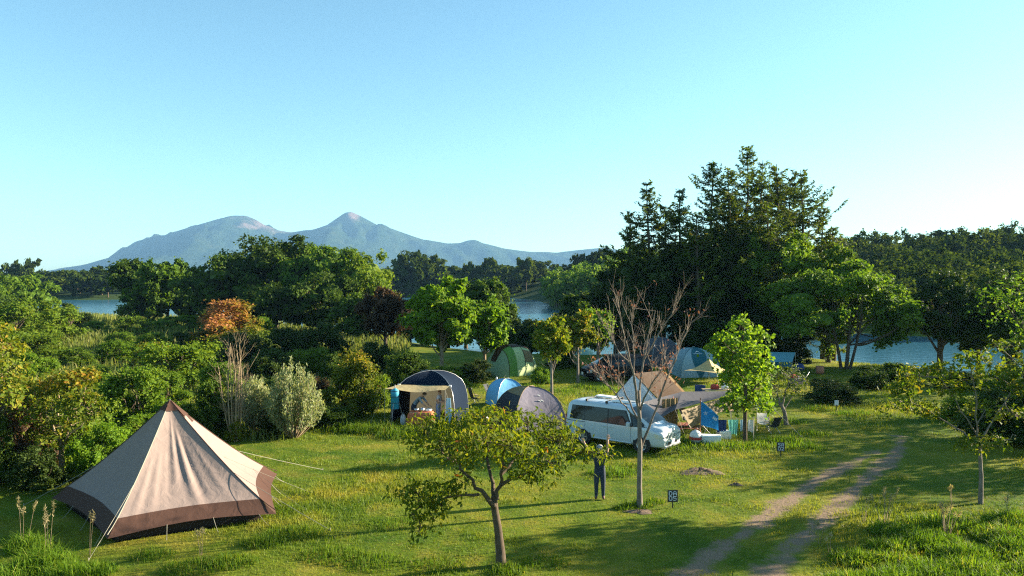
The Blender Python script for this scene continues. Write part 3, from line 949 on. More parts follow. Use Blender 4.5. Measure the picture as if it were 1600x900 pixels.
for i, (px, Y, top, w, h0, lab) in enumerate(lar):
    loc = at_depth(px, Y)
    H = top_z(top, Y) - loc[2]
    wm, lm = larch(300 + i, H, w / 2 / F_PX * Y * 1.9, H * h0 * 0.75, 1.35)
    plant('larch_tree', wm, lm, 'bark_brown', 'leaf_larch', loc, lab, 'tree', 'larches of the tall conifer stand')
us = 'broadleaved trees under the conifers'
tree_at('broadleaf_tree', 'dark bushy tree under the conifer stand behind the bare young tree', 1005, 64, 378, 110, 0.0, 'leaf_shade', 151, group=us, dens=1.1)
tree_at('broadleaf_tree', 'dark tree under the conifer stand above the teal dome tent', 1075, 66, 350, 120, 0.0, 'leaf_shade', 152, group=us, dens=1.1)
tree_at('broadleaf_tree', 'tall dark broadleaved tree in the middle of the conifer stand', 1150, 67, 325, 140, 0.0, 'leaf_dark', 153, group=us, dens=1.1, tmean=0.55)  # this and the next: lighter leaf colours paint in the sunlit part
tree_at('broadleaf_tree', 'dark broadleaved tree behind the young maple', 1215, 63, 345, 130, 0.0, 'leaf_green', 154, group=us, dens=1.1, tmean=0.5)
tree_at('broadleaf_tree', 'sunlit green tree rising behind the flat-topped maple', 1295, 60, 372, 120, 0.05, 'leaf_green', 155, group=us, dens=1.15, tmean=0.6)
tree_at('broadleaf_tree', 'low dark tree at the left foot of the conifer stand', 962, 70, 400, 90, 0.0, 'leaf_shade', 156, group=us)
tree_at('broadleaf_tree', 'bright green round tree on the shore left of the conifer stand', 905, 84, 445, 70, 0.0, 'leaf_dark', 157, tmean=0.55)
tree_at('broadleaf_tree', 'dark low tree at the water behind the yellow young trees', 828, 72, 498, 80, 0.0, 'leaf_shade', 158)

# flat-topped maple by the lake
def flat_maple():
    Y = 55.5
    loc = at_depth(1322, Y)
    k = Y / F_PX
    def L(px, py, w, h, dy=0):
        p = AT(px, py, Y + dy)
        return (p[0] - loc[0], dy, p[2] - loc[2], w * k / 2, w * k / 2 * 0.9, h * k / 2)
    lobes = [L(1250, 468, 110, 60), L(1300, 452, 110, 55, 1), L(1350, 450, 100, 50, -1), L(1392, 472, 80, 50, 0), L(1412, 505, 70, 45, -0.5), L(1385, 520, 70, 40, 1.5),
             L(1245, 512, 80, 40, -1.5), L(1280, 500, 90, 50, -2), L(1335, 485, 90, 45, 2.5), L(1225, 480, 70, 50, 2), L(1330, 428, 80, 40, 2.5)]
    rs = np.random.RandomState(160)
    lm, wm = MB(), MB()
    c = crown(lm, lobes, rs, 1300, 11, 0.23, spray_r=0.5, flat=0.3, up=0.8, tmean=0.45, n_sub=9)
    for b, r in (((0.1, 0), 0.16), ((-0.5, 0.3), 0.13), ((0.5, -0.2), 0.12)):
        e = np.array([b[0] * 2.2, b[1] * 2, 4.2])
        p = curve3((b[0] * 0.5, b[1] * 0.5, -0.1), e, 0, 6, (0.1, 0, 0.2))
        tube(wm, p, np.linspace(r, r * 0.5, 6), 7)
        for L_ in lobes:
            if (L_[0] > 0) == (b[0] > 0) or abs(L_[0]) < 1.5:
                j = rs.randint(2, 5)
                tube(wm, curve3(p[j], L_[:3], 0.25, 6, rs.normal(size=3) * 0.15), np.linspace(r * 0.45, 0.02, 6), 5, cap=False)
    for q in c[rs.permutation(len(c))[:90]]:
        b = lobes[int(np.argmin([np.linalg.norm(np.array(L_[:3]) - q) for L_ in lobes]))]
        tube(wm, curve3(b[:3], q, 0, 4), np.linspace(0.02, 0.008, 4), 3, cap=False)
    plant('maple_tree', wm, lm, 'bark_brown', 'leaf_green', loc, 'wide flat-topped green maple by the lake at the right of the conifers', 'tree')
flat_maple()
# dark trees on the right shore
tree_at('shore_tree', 'dark narrow tree standing at the water right of the flat-topped maple', 1470, 58, 418, 90, 0.18, 'leaf_shade', 171, dens=0.9, trunk_r=0.22, tmean=0.5)
tree_at('shore_tree', 'dark reddish-green tree at the right edge by the lake', 1578, 56, 418, 130, 0.15, 'leaf_shade', 172, dens=0.9, trunk_r=0.22, tmean=0.55)
tree_at('shore_tree', 'low dark tree between the two dark shore trees at right', 1530, 58, 470, 80, 0.3, 'leaf_shade', 173, dens=0.7)

# trees just past the right edge whose long shadows cross the track
for i, (x, y, h, r, lab) in enumerate([(30, 38, 7.5, 2.6, 'tree past the right edge shading the far bend of the track'), (29, 33, 7.0, 2.4, 'tree past the right edge shading the sapling'),
                                       (26, 28.5, 6.0, 2.2, 'tree past the right edge shading the lawn right of the track'), (21.5, 23.2, 6.6, 1.5, 'tree past the right edge shading the lower end of the track'), (33, 46, 8.0, 3.0, 'tree past the right edge near the lake bank')]):
    wm, lm = broadleaf(180 + i, h, r, h * (0.66 if i == 3 else 0.3), 0.14, 9, 0.22, 330, 11, 0.5)
    plant('shade_tree', wm, lm, 'bark_brown', 'leaf_green', (x, y, 0), lab, 'tree', 'trees past the right edge')

mid = 'trees along the near shore'
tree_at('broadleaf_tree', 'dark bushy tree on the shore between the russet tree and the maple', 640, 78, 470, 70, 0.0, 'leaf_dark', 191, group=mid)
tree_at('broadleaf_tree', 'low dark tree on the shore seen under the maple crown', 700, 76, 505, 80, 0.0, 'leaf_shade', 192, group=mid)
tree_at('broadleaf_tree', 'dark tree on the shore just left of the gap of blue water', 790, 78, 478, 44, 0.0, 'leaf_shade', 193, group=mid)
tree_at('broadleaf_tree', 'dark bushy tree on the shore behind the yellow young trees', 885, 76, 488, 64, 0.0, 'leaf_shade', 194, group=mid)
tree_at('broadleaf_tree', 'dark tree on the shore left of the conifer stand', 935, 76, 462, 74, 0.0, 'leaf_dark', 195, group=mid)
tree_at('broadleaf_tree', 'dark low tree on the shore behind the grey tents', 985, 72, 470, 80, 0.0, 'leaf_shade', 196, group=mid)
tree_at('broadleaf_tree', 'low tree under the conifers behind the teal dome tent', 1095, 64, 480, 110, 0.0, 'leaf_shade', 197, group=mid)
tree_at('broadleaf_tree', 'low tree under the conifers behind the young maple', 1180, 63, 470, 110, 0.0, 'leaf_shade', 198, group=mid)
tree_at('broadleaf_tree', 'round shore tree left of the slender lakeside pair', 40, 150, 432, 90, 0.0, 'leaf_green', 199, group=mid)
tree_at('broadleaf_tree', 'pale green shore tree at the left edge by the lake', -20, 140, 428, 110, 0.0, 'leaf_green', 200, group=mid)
tree_at('broadleaf_tree', 'bushy tree between the lakeside pair and the orange shrub', 300, 108, 455, 60, 0.0, 'leaf_dark', 201, group=mid)
# ================================================================== SHRUBS, HERBS, GRASS
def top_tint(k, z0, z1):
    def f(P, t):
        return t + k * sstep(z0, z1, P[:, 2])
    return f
SH = {}
for key, args in {
    'green': [dict(seed=401, leafm='leaf_green', tmean=0.6), dict(seed=402, leafm='leaf_green', tmean=0.7)],
    'fresh': [dict(seed=403, leafm='leaf_fresh', tmean=0.42), dict(seed=404, leafm='leaf_fresh', tmean=0.5)],
    'dark': [dict(seed=405, leafm='leaf_dark', tmean=0.5), dict(seed=406, leafm='leaf_dark', tmean=0.38)],
    'shade': [dict(seed=407, leafm='leaf_shade', tmean=0.5)],
    'orange': [dict(seed=408, leafm='leaf_orange', tmean=0.5)],
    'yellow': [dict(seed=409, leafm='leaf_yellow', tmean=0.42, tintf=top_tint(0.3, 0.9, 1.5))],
    'russet': [dict(seed=410, leafm='leaf_russet', tmean=0.5)],
}.items():
    SH[key] = []
    for a in args:
        a = dict(a)
        lmn = a.pop('leafm')
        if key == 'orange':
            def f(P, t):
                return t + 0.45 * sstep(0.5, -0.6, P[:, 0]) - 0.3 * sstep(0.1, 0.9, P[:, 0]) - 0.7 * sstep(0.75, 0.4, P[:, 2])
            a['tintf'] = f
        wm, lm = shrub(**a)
        SH[key].append((wm.mesh('stems', ['bark_brown']), lm.mesh('foliage', [lmn]), max(v[:, 2].max() for v in lm.V)))
def shrub_at(px, base, top, width, key, label, rz=None, Y=None, group=None):
    loc = place(px, base) if Y is None else at_depth(px, Y)
    Y = loc[1]
    H = top_z(top, Y) - loc[2]
    r = width / 2 / F_PX * Y
    rs = random.Random(int(px * 7 + base))
    wmesh, lmesh, hz = SH[key][rs.randrange(len(SH[key]))]
    e = empty('shrub', loc, rs.uniform(0, 6.28) if rz is None else rz)
    e.scale = (r, r, H / hz)
    for n, me in (('stems', wmesh), ('foliage', lmesh)):
        o = bpy.data.objects.new(n, me); col.objects.link(o); o.parent = e
    tag(e, label, 'shrub', group)
    return e
ms = 'shrubs of the lakeside meadow'
shrub_list = [
    (15, 545, 462, 150, 'green', 'tall bright green shrub on the slope at the left edge'),
    (78, 535, 474, 110, 'green', 'bright green shrub on the slope left of the blue water'),
    (-30, 520, 440, 110, 'dark', 'dark shrub at the very left edge below the far woods'),
    (98, 512, 469, 60, 'shade', 'dark purple-green shrub in front of the blue water at left'),
    (128, 515, 486, 52, 'shade', 'small dark shrub beside the blue water at left'),
    (152, 524, 499, 58, 'green', 'small green shrub below the blue water at left'),
    (205, 528, 490, 75, 'green', 'green shrub at the foot of the slender lakeside trees'),
    (262, 522, 492, 70, 'fresh', 'pale green shrub under the round-topped lakeside tree'),
    (362, 545, 463, 140, 'orange', 'shrub turned orange-red in front of the dark grove'),
    (408, 536, 490, 60, 'fresh', 'bright yellow-green shrub beside the orange one'),
    (215, 672, 560, 135, 'green', 'big green shrub behind the peak of the bell tent'),
    (160, 640, 575, 80, 'green', 'green shrub behind the yellow-leaved young tree'),
    (285, 603, 527, 150, 'green', 'wide dark-bellied green shrub in the middle of the meadow'),
    (235, 572, 532, 85, 'yellow', 'olive shrub left of the wide meadow shrub'),
    (330, 678, 588, 88, 'dark', 'dark leafy shrub left of the bare brown bush'),
    (425, 600, 540, 100, 'shade', 'shaded shrub behind the bare brown bush'),
    (385, 570, 512, 110, 'shade', 'shaded shrub under the orange shrub'),
    (480, 590, 540, 90, 'green', 'green shrub between the silver willow and the grove'),
    (525, 600, 548, 70, 'dark', 'dark shrub behind the yellow-topped shrub'),
    (545, 652, 538, 105, 'yellow', 'yellow-topped shrub right of the silver willow'),
    (588, 640, 578, 62, 'green', 'small olive-green shrub left of the navy shelter'),
    (500, 648, 585, 60, 'russet', 'greyish thin shrub between the silver willow and the yellow-topped shrub'),
    (635, 606, 545, 88, 'dark', 'dark shrub behind the navy shelter and below the russet tree'),
    (590, 590, 528, 90, 'shade', 'shaded shrub at the right foot of the dark grove'),
    (700, 604, 568, 80, 'green', 'low green shrub at the foot of the fresh green maple'),
    (742, 596, 558, 70, 'shade', 'shaded shrub left of the light green tunnel tent'),
    (500, 566, 498, 110, 'shade', 'deeply shaded shrub below the dark grove'),
    (455, 560, 505, 100, 'shade', 'deeply shaded shrub left of centre below the grove'),
    (165, 745, 650, 120, 'fresh', 'leafy pale green weeds behind the left corner of the bell tent'),
    (120, 720, 640, 100, 'green', 'green shrub behind the trunk of the yellow-leaved young tree'),
    (228, 705, 640, 95, 'fresh', 'leafy weeds right against the back of the bell tent'),
    (32, 742, 600, 120, 'russet', 'dark reddish shrub at the left edge beside the young tree'),
    (-20, 760, 640, 110, 'dark', 'dark shrub cut by the left edge behind the bell tent'),
    (60, 765, 690, 90, 'shade', 'low shaded shrub at the foot of the young tree'),
    (55, 600, 548, 80, 'fresh', 'pale green shrub in the reeds near the left edge'),
    (112, 572, 540, 76, 'green', 'low green shrub in the reeds at left'),
    (185, 562, 527, 84, 'fresh', 'pale green shrub in the middle of the reeds'),
    (240, 548, 516, 70, 'fresh', 'small pale shrub behind the olive shrub'),
    (140, 605, 570, 80, 'green', 'rounded green shrub between the reeds and the young tree'),
    (90, 640, 590, 90, 'dark', 'dark shrub just behind the crown of the yellow-leaved young tree'),
    (260, 640, 575, 90, 'green', 'green shrub between the wide meadow shrub and the bell tent peak'),
    (345, 615, 560, 80, 'green', 'green shrub behind the bare brown bush stems'),
    (300, 690, 625, 80, 'dark', 'dark shrub beside the right slope of the bell tent'),
    (430, 640, 575, 80, 'dark', 'dark shrub between the two silver willows'),
    (430, 682, 640, 60, 'shade', 'low shaded shrub at the foot of the silver willow'),
    (510, 668, 625, 80, 'dark', 'low dark shrub right of the foot of the silver willow'),
    (190, 545, 515, 60, 'green', 'small round shrub below the slender lakeside trees'),
    (310, 545, 508, 80, 'dark', 'dark shrub left below the orange shrub'),
    (300, 520, 490, 60, 'fresh', 'small yellow-green shrub left of the orange shrub'),
    (60, 560, 515, 100, 'green', 'wide green shrub on the slope near the left edge'),
    (20, 640, 570, 110, 'yellow', 'yellowing shrub at the left edge of the meadow'),
    (365, 690, 650, 34, 'yellow', 'low leafy tuft at the foot of the bare brown bush'),
    (1300, 628, 588, 100, 'shade', 'dark bush at the foot of the flat-topped maple'),
    (1355, 606, 570, 80, 'dark', 'dark bush between the flat-topped maple and the lake'),
    (1400, 600, 565, 90, 'dark', 'low dark bush on the lake bank left of the dark shore tree'),
    (1500, 606, 574, 100, 'dark', 'low dark bush on the lake bank below the dark shore trees'),
    (1585, 612, 570, 110, 'green', 'green bush on the lake bank at the right edge'),
    (1565, 690, 600, 130, 'shade', 'dark shrub behind the thin sapling at the right edge'),
    (1640, 700, 590, 130, 'shade', 'dark shrub cut by the right edge of the picture'),
    (1500, 655, 618, 90, 'green', 'low green shrub behind the thin sapling'),
    (845, 600, 570, 44, 'fresh', 'small pale leafed shrub right of the light green tunnel tent'),
    (880, 575, 535, 60, 'shade', 'shaded shrub at the shore behind the yellow young trees'),
    (1020, 560, 520, 110, 'shade', 'black-green shrub behind the grey tents'),
    (1110, 562, 518, 110, 'shade', 'black-green shrub behind the teal dome tent'),
    (1180, 570, 520, 100, 'shade', 'black-green shrub behind the young maple'),
    (1235, 565, 510, 90, 'shade', 'shaded shrub right of the teal tarp under the conifers'),
]
for s in shrub_list:
    shrub_at(*s, group=ms if s[0] < 660 else 'shrubs round the clearing', rz=(0.0 if s[4] == 'orange' else None))

# upright silver willows
def willow(seed, H, Rr, n=900, leaf=0.12):
    rs = np.random.RandomState(seed)
    wm, lm = MB(), MB()
    Ps, Ns, Ds, Ts = [], [], [], []
    for k in range(85):
        a = rs.uniform(0, 6.28); q = Rr * math.sqrt(rs.uniform(0, 1))
        f = 1 - (q / Rr) ** 2 * 0.45
        e = np.array([math.cos(a) * q, math.sin(a) * q, H * f * rs.uniform(0.72, 1.0)])
        p = curve3((math.cos(a) * 0.08, math.sin(a) * 0.08, -0.05), e, 0, 7, np.array([math.cos(a), math.sin(a), 0]) * q * 0.22)
        tube(wm, p, np.linspace(0.022, 0.004, 7), 4, cap=False)
        m = int(H * 26)
        u = rs.uniform(0.22, 1.0, m) ** 0.8
        b = np.stack([np.interp(u, np.linspace(0, 1, 7), p[:, i]) for i in range(3)], -1) + rs.normal(size=(m, 3)) * 0.07
        Ps.append(b); Ts.append(np.clip(0.35 + 0.25 * u + rs.normal(size=m) * 0.2, 0, 1))
    P = np.concatenate(Ps); T = np.concatenate(Ts)
    N = unit(rs.normal(size=P.shape) * [1, 1, 0.35])
    leaf_cards(lm, P, N, leaf, leaf * 0.3, T, rs, 0, -1.4)
    return wm, lm
def willow_at(px, base, top, w, label, seed, leafm='leaf_silver'):
    loc = place(px, base)
    wm, lm = willow(seed, top_z(top, loc[1]) - loc[2], w / 2 / F_PX * loc[1], leaf=0.17)
    plant('willow_shrub', wm, lm, 'bark_tan', leafm, loc, label, 'shrub', None, crown_name='foliage', wood_name='stems')
willow_at(460, 684, 556, 88, 'upright silver-leaved willow bush in front of the meadow', 431)
willow_at(402, 676, 580, 58, 'smaller silvery willow just right of the bare brown bush', 432)

# bare brown bush
def twiggy(mb, rs, p, d, L, r, lev, ends, spread=0.5, up=0.25):
    n = 5
    pts = [np.array(p, float)]
    dd = np.array(d, float)
    for i in range(n - 1):
        dd = unit(dd + rs.normal(size=3) * 0.10 + np.array([0, 0, up * 0.12]))
        pts.append(pts[-1] + dd * L / (n - 1))
    pts = np.array(pts)
    tube(mb, pts, np.linspace(r, r * 0.55, n), 5 if lev > 1 else 3, cap=False)
    ends.append((pts[-1], dd))
    if lev > 0:
        for k in range(rs.randint(3, 5)):
            j = rs.randint(1, n)
            ax = unit(rs.normal(size=3))
            nd_ = unit(dd + spread * ax + np.array([0, 0, up]))
            twiggy(mb, rs, pts[j], nd_, L * rs.uniform(0.5, 0.75), r * 0.5, lev - 1, ends, spread, up)
def bare_bush():
    rs = np.random.RandomState(441)
    loc = place(366, 690)
    H = top_z(530, loc[1])
    mb = MB(); ends = []
    for k in range(13):
        a = rs.uniform(0, 6.28); q = rs.uniform(0.1, 0.75)
        e = np.array([math.cos(a) * q, math.sin(a) * q * 0.8, H * rs.uniform(0.62, 1.0)])
        p = curve3((math.cos(a) * 0.12, math.sin(a) * 0.12, -0.05), e, 0, 8, rs.normal(size=3) * 0.09)
        tube(mb, p, np.linspace(0.038, 0.010, 8), 5, cap=False)
        for j in range(9):
            i = rs.randint(2, 8)
            d = unit(np.array([math.cos(a) * 0.4, math.sin(a) * 0.4, 1.0]) + rs.normal(size=3) * 0.35)
            twiggy(mb, rs, p[i], d, rs.uniform(0.3, 0.75), 0.010, 1, ends, 0.4, 0.2)
    o = mb.build('bare_bush', 'bark_tan', loc=loc)
    tag(o, 'leafless brown bush of upright stems behind the bell tent', 'shrub')
bare_bush()

# ---------------------------------------------------------------- young trees near the camera
def young_tree(name, seed, base, trunk, limbs, lobes, leafm, bark, leaf, n_spray, per, label, spray_r=0.3, aspect=0.5, droop=0.8, twigs=140, tmean=0.45, tintf=None, shell=0.7, up=0.5, flat=0.45):
    """trunk: [(x,y,z,r)], limbs: [[(x,y,z)..., r0]], local coordinates"""
    rs = np.random.RandomState(seed)
    wm, lm = MB(), MB()
    T = np.array(trunk, float)
    tube(wm, T[:, :3], T[:, 3], 9)
    segs = []
    for pts, r0 in limbs:
        q = dense([tuple(p) for p in pts], 9)
        q = q + rs.normal(size=q.shape) * 0.03
        tube(wm, q, np.linspace(r0, max(0.012, r0 * 0.35), 9), 6, cap=False)
        segs.append(q)
    allp = np.concatenate(segs)
    c = crown(lm, lobes, rs, n_spray, per, leaf, aspect=aspect, spray_r=spray_r, flat=flat, tmean=tmean, tintf=tintf, droop=droop, shell=shell, up=up)
    hubs = []
    for L in lobes:
        q = np.array(L[:3]); j = int(np.argmin(np.linalg.norm(allp - q, axis=1)))
        p = curve3(allp[j], q, 0, 5, rs.normal(size=3) * 0.08)
        tube(wm, p, np.linspace(0.022, 0.012, 5), 4, cap=False)
        hubs.append(p)
    hp = np.concatenate(hubs + [allp])
    for q in c[rs.permutation(len(c))[:twigs]]:
        j = int(np.argmin(np.linalg.norm(hp - q, axis=1)))
        tube(wm, curve3(hp[j], q, 0, 4, rs.normal(size=3) * 0.04), np.linspace(0.012, 0.005, 4), 3, cap=False)
    return plant(name, wm, lm, bark, leafm, base, label, 'tree')
def local(base):
    def f(px, py, dy=0.0):
        p = AT(px, py, base[1] + dy)
        return np.array([p[0] - base[0], dy, p[2] - base[2]])
    def lobe(px, py, w, h, dy=0.0, deep=None):
        k = (base[1] + dy) / F_PX
        p = f(px, py, dy)
        return (*p, w * k / 2, (deep if deep else w * k / 2), h * k / 2)
    return f, lobe

# cherry in the middle foreground
cb = place(783, 884)
cf, cl = local(cb)
young_tree('cherry_tree', 501, cb,
    [(0, 0, -0.1, 0.15), (*cf(782, 860), 0.112), (*cf(778, 825), 0.096), (*cf(773, 795), 0.09), (*cf(772, 775), 0.075)],
    [([cf(773, 792), cf(752, 772, -0.2), cf(733, 750, -0.3), cf(715, 725, -0.4)], 0.07),
     ([cf(750, 772, -0.2), cf(720, 773, -0.5), cf(690, 780, -0.7), cf(645, 800, -0.9)], 0.038),
     ([cf(772, 780), cf(768, 755, 0.3), cf(762, 715, 0.7), cf(758, 680, 0.9)], 0.06),
     ([cf(773, 780), cf(782, 755, -0.2), cf(785, 725, -0.5), cf(790, 690, -0.6)], 0.055),
     ([cf(782, 755, -0.2), cf(815, 738, 0.1), cf(860, 724, 0.3), cf(915, 705, 0.4)], 0.045),
     ([cf(785, 740, 0.3), cf(820, 700, 1.0), cf(850, 670, 1.2)], 0.04),
     ([cf(715, 725, -0.4), cf(690, 700, 0.2), cf(660, 672, 0.4)], 0.04)],
    [cl(665, 678, 80, 46, 0.3), cl(715, 668, 90, 50, 0.8), cl(770, 664, 100, 46, 0.2), cl(825, 668, 95, 50, 0.9), cl(868, 690, 80, 44, 0.4), cl(898, 704, 44, 28, 0.4), cl(925, 714, 40, 14, 0.4), cl(952, 712, 22, 10, 0.4),
     cl(690, 705, 80, 44, -0.6), cl(745, 705, 90, 44, 1.2), cl(800, 705, 90, 44, -1.0), cl(845, 715, 80, 44, -0.5), cl(760, 690, 100, 44, -1.3), cl(715, 690, 70, 40, 1.6), cl(820, 735, 60, 34, -0.2), cl(875, 665, 40, 30, 0.9),
     cl(655, 775, 70, 34, -0.9), cl(690, 775, 60, 34, -0.7), cl(672, 800, 60, 40, -0.9), cl(640, 770, 46, 30, -0.8), cl(725, 755, 44, 30, -0.3), cl(655, 830, 30, 44, -0.9), cl(850, 745, 50, 26, 0.1)],
    'leaf_cherry', 'bark_brown', 0.145, 760, 9, 'spreading young cherry tree with yellowing drooping leaves in the centre foreground',
    spray_r=0.26, aspect=0.42, droop=1.6, twigs=260, tmean=0.43, up=0.35, flat=0.6, tintf=lambda P, t: t + 0.08 * sstep(2.6, 3.6, P[:, 2]))

# bare young tree by the van
def bare_tree():
    b = place(1000, 792)
    f, _ = local(b)
    rs = np.random.RandomState(511)
    wm, lm = MB(), MB(); ends = []
    T = [(0, 0, -0.1, 0.10), (*f(999, 760), 0.08), (*f(1000, 700), 0.072), (*f(999, 650), 0.062), (*f(998, 610, 0.1), 0.045)]
    Tn = np.array(T)
    tube(wm, Tn[:, :3], Tn[:, 3], 9)
    lim = [([f(999, 650), f(994, 600, -0.2), f(982, 545, -0.4), f(968, 480, -0.6)], 0.045), ([f(999, 645), f(1000, 590, 0.3), f(1008, 540, 0.5), f(1025, 485, 0.6)], 0.045),
           ([f(1000, 705), f(1012, 672, 0.1), f(1030, 625, 0.0), f(1055, 560, -0.2)], 0.05), ([f(999, 660), f(985, 635, 0.3), f(972, 600, 0.6), f(955, 575, 0.8)], 0.035),
           ([f(1030, 625), f(1048, 580, 0.4), f(1062, 540, 0.6), f(1080, 505, 0.7)], 0.032), ([f(1000, 640), f(1015, 608, -0.4), f(1028, 585, -0.7), f(1038, 560, -0.9)], 0.032),
           ([f(998, 630), f(988, 580, 0.6), f(992, 530, 1.0), f(985, 490, 1.1)], 0.035), ([f(1008, 560, 0.4), f(1030, 520, 0.2), f(1050, 490, 0)], 0.026), ([f(985, 570, -0.3), f(960, 540, -0.2), f(945, 510, 0)], 0.024),
           ([f(990, 650), f(970, 625, -0.4), f(950, 605, -0.7), f(938, 588, -0.9)], 0.026)]
    for pts, r0 in lim:
        q = dense([tuple(p) for p in pts], 9) + rs.normal(size=(9, 3)) * 0.02
        tube(wm, q, np.linspace(r0, 0.012, 9), 5, cap=False)
        dq = unit(q[-1] - q[0])
        for j in range(11):
            i = rs.randint(3, 9)
            twiggy(wm, rs, q[i], unit(dq + rs.normal(size=3) * 0.45 + np.array([0, 0, 0.15])), rs.uniform(0.35, 0.9), 0.0085, 1, ends, 0.5, 0.3)
    E = np.array([e[0] for e in ends])
    low = E[rs.permutation(len(E))]
    sel = [e for e in low if rs.uniform() < 0.9 * sstep(5.4, 3.4, e[2]) + 0.08]
    P = np.array([e + rs.normal(size=3) * 0.08 for e in sel for _ in range(2)])
    leaf_cards(lm, P, unit(rs.normal(size=P.shape)), 0.10, 0.05, rs.uniform(0, 1, len(P)), rs, 0, 1.0)
    plant('bare_tree', wm, lm, 'bark_grey', 'leaf_dryred', b, 'nearly leafless young tree with a few reddish leaves in front of the van', 'tree', crown_name='leaves')
bare_tree()

# young maple beside the washing
mb_ = place(1164, 692)
f, l = local(mb_)
young_tree('maple_tree', 521, mb_, [(0, 0, -0.1, 0.10), (*f(1164, 660), 0.085), (*f(1165, 610), 0.07), (*f(1163, 560), 0.05), (*f(1160, 510), 0.02)],
    [([f(1164, 640), f(1145, 610, 0.3), f(1128, 590, 0.5)], 0.04), ([f(1164, 630), f(1185, 600, -0.3), f(1200, 575, -0.5)], 0.04), ([f(1164, 600), f(1150, 565, -0.5), f(1132, 535, -0.6)], 0.035),
     ([f(1164, 590), f(1180, 555, 0.5), f(1192, 530, 0.6)], 0.035), ([f(1163, 560), f(1160, 530), f(1157, 500)], 0.025)],
    [l(1157, 512, 34, 34), l(1130, 532, 40, 30, -0.5), l(1188, 530, 36, 30, 0.5), l(1150, 545, 48, 38, 0.5), l(1175, 555, 50, 38, -0.5), l(1136, 565, 40, 34, 0.3), l(1190, 575, 38, 34, -0.4),
     l(1160, 585, 56, 38, -0.8), l(1144, 600, 42, 34, 0.3), l(1184, 605, 40, 34, 0.4), l(1165, 620, 56, 34, 0.6), l(1145, 630, 44, 28, -0.4), l(1185, 632, 46, 26, -0.5), l(1117, 545, 22, 20, -0.4)],
    'leaf_fresh', 'bark_brown', 0.17, 420, 10, 'fresh green young maple rising beside the washing line', spray_r=0.28, aspect=0.8, droop=0.5, tmean=0.5)
# leaning small tree
tb = place(1229, 664)
f, l = local(tb)
young_tree('small_tree', 522, tb, [(0, 0, -0.1, 0.12), (*f(1226, 645), 0.09), (*f(1220, 630), 0.075)],
    [([f(1222, 636), f(1212, 610, 0.2), f(1205, 590, 0.3)], 0.045), ([f(1222, 634), f(1230, 605, -0.2), f(1234, 585, -0.3)], 0.045), ([f(1225, 640), f(1240, 615, 0.3), f(1246, 595, 0.4)], 0.03)],
    [l(1212, 590, 56, 34), l(1235, 596, 46, 36, 0.4), l(1205, 605, 40, 26, -0.4), l(1225, 578, 40, 22, 0.6), l(1243, 612, 26, 22, -0.3)],
    'leaf_dark', 'bark_grey', 0.14, 130, 9, 'small dull-leaved tree with a forked trunk right of the young maple', spray_r=0.28, tmean=0.7)
# thin sapling at right
sb = place(1532, 787)
f, l = local(sb)
young_tree('sapling', 523, sb, [(0, 0, -0.1, 0.075), (*f(1533, 745), 0.06), (*f(1531, 705), 0.05), (*f(1528, 690), 0.045)],
    [([f(1530, 700), f(1500, 672, 0.2), f(1465, 650, 0.4), f(1420, 625, 0.5)], 0.03), ([f(1529, 695), f(1525, 655, -0.3), f(1522, 600, -0.5), f(1515, 560, -0.6)], 0.03),
     ([f(1530, 695), f(1550, 655, 0.4), f(1575, 620, 0.6), f(1600, 590, 0.6)], 0.03), ([f(1530, 690), f(1500, 640, -0.4), f(1470, 590, -0.6)], 0.022), ([f(1530, 700), f(1560, 690, -0.3), f(1590, 680, -0.5)], 0.018)],
    [l(1410, 612, 50, 24, 0.5), l(1440, 600, 50, 24, 0.4), l(1400, 640, 46, 18, 0.6), l(1445, 640, 46, 20, 0.3), l(1470, 580, 50, 28, -0.5), l(1490, 610, 50, 26, -0.3), l(1425, 585, 40, 22, 0.2),
     l(1520, 565, 60, 28, -0.6), l(1555, 590, 60, 28, 0.4), l(1590, 580, 60, 30, 0.6), l(1565, 545, 40, 24, 0.2), l(1515, 695, 56, 18, -0.4), l(1555, 690, 50, 18, -0.4), l(1585, 650, 50, 24, 0.5), l(1540, 640, 50, 24, 0), l(1610, 610, 50, 30, 0.3)],
    'leaf_yellow', 'bark_grey', 0.16, 430, 8, 'thin sapling with sparse bright leaves in the right foreground', spray_r=0.24, droop=0.8, tmean=0.34, aspect=0.5, up=0.6)
# yellow-leaved young tree at left
lb = place(96, 747)
f, l = local(lb)
young_tree('young_tree', 524, lb, [(0, 0, -0.1, 0.10), (*f(96, 720), 0.085), (*f(96, 698), 0.08), (*f(97, 690), 0.07)],
    [([f(97, 694), f(110, 665, 0.3), f(122, 635, 0.5)], 0.045), ([f(96, 692), f(80, 660, -0.3), f(60, 635, -0.5)], 0.04), ([f(96, 690), f(92, 650, 0.4), f(90, 610, 0.6)], 0.045), ([f(96, 690), f(118, 670, -0.4), f(145, 650, -0.6)], 0.03)],
    [l(70, 612, 60, 36, 0.3), l(110, 598, 60, 36, 0.2), l(135, 595, 50, 34, 0.5), l(45, 640, 60, 40, -0.4), l(90, 640, 70, 40, -0.7), l(130, 635, 60, 40, -0.5), l(60, 675, 50, 36, 0.4), l(110, 665, 56, 36, 0.6),
     l(145, 655, 36, 26, -0.5), l(35, 675, 40, 30, 0.2), l(80, 690, 40, 20, -0.4)],
    'leaf_yellow', 'bark_tan', 0.15, 400, 10, 'young tree with yellow-tipped leaves behind the left side of the bell tent', spray_r=0.28, aspect=0.6, tmean=0.32, tintf=lambda P, t: t + 0.36 * sstep(2.6, 3.6, P[:, 2]))
lb2 = place(-45, 770)
f, l = local(lb2)
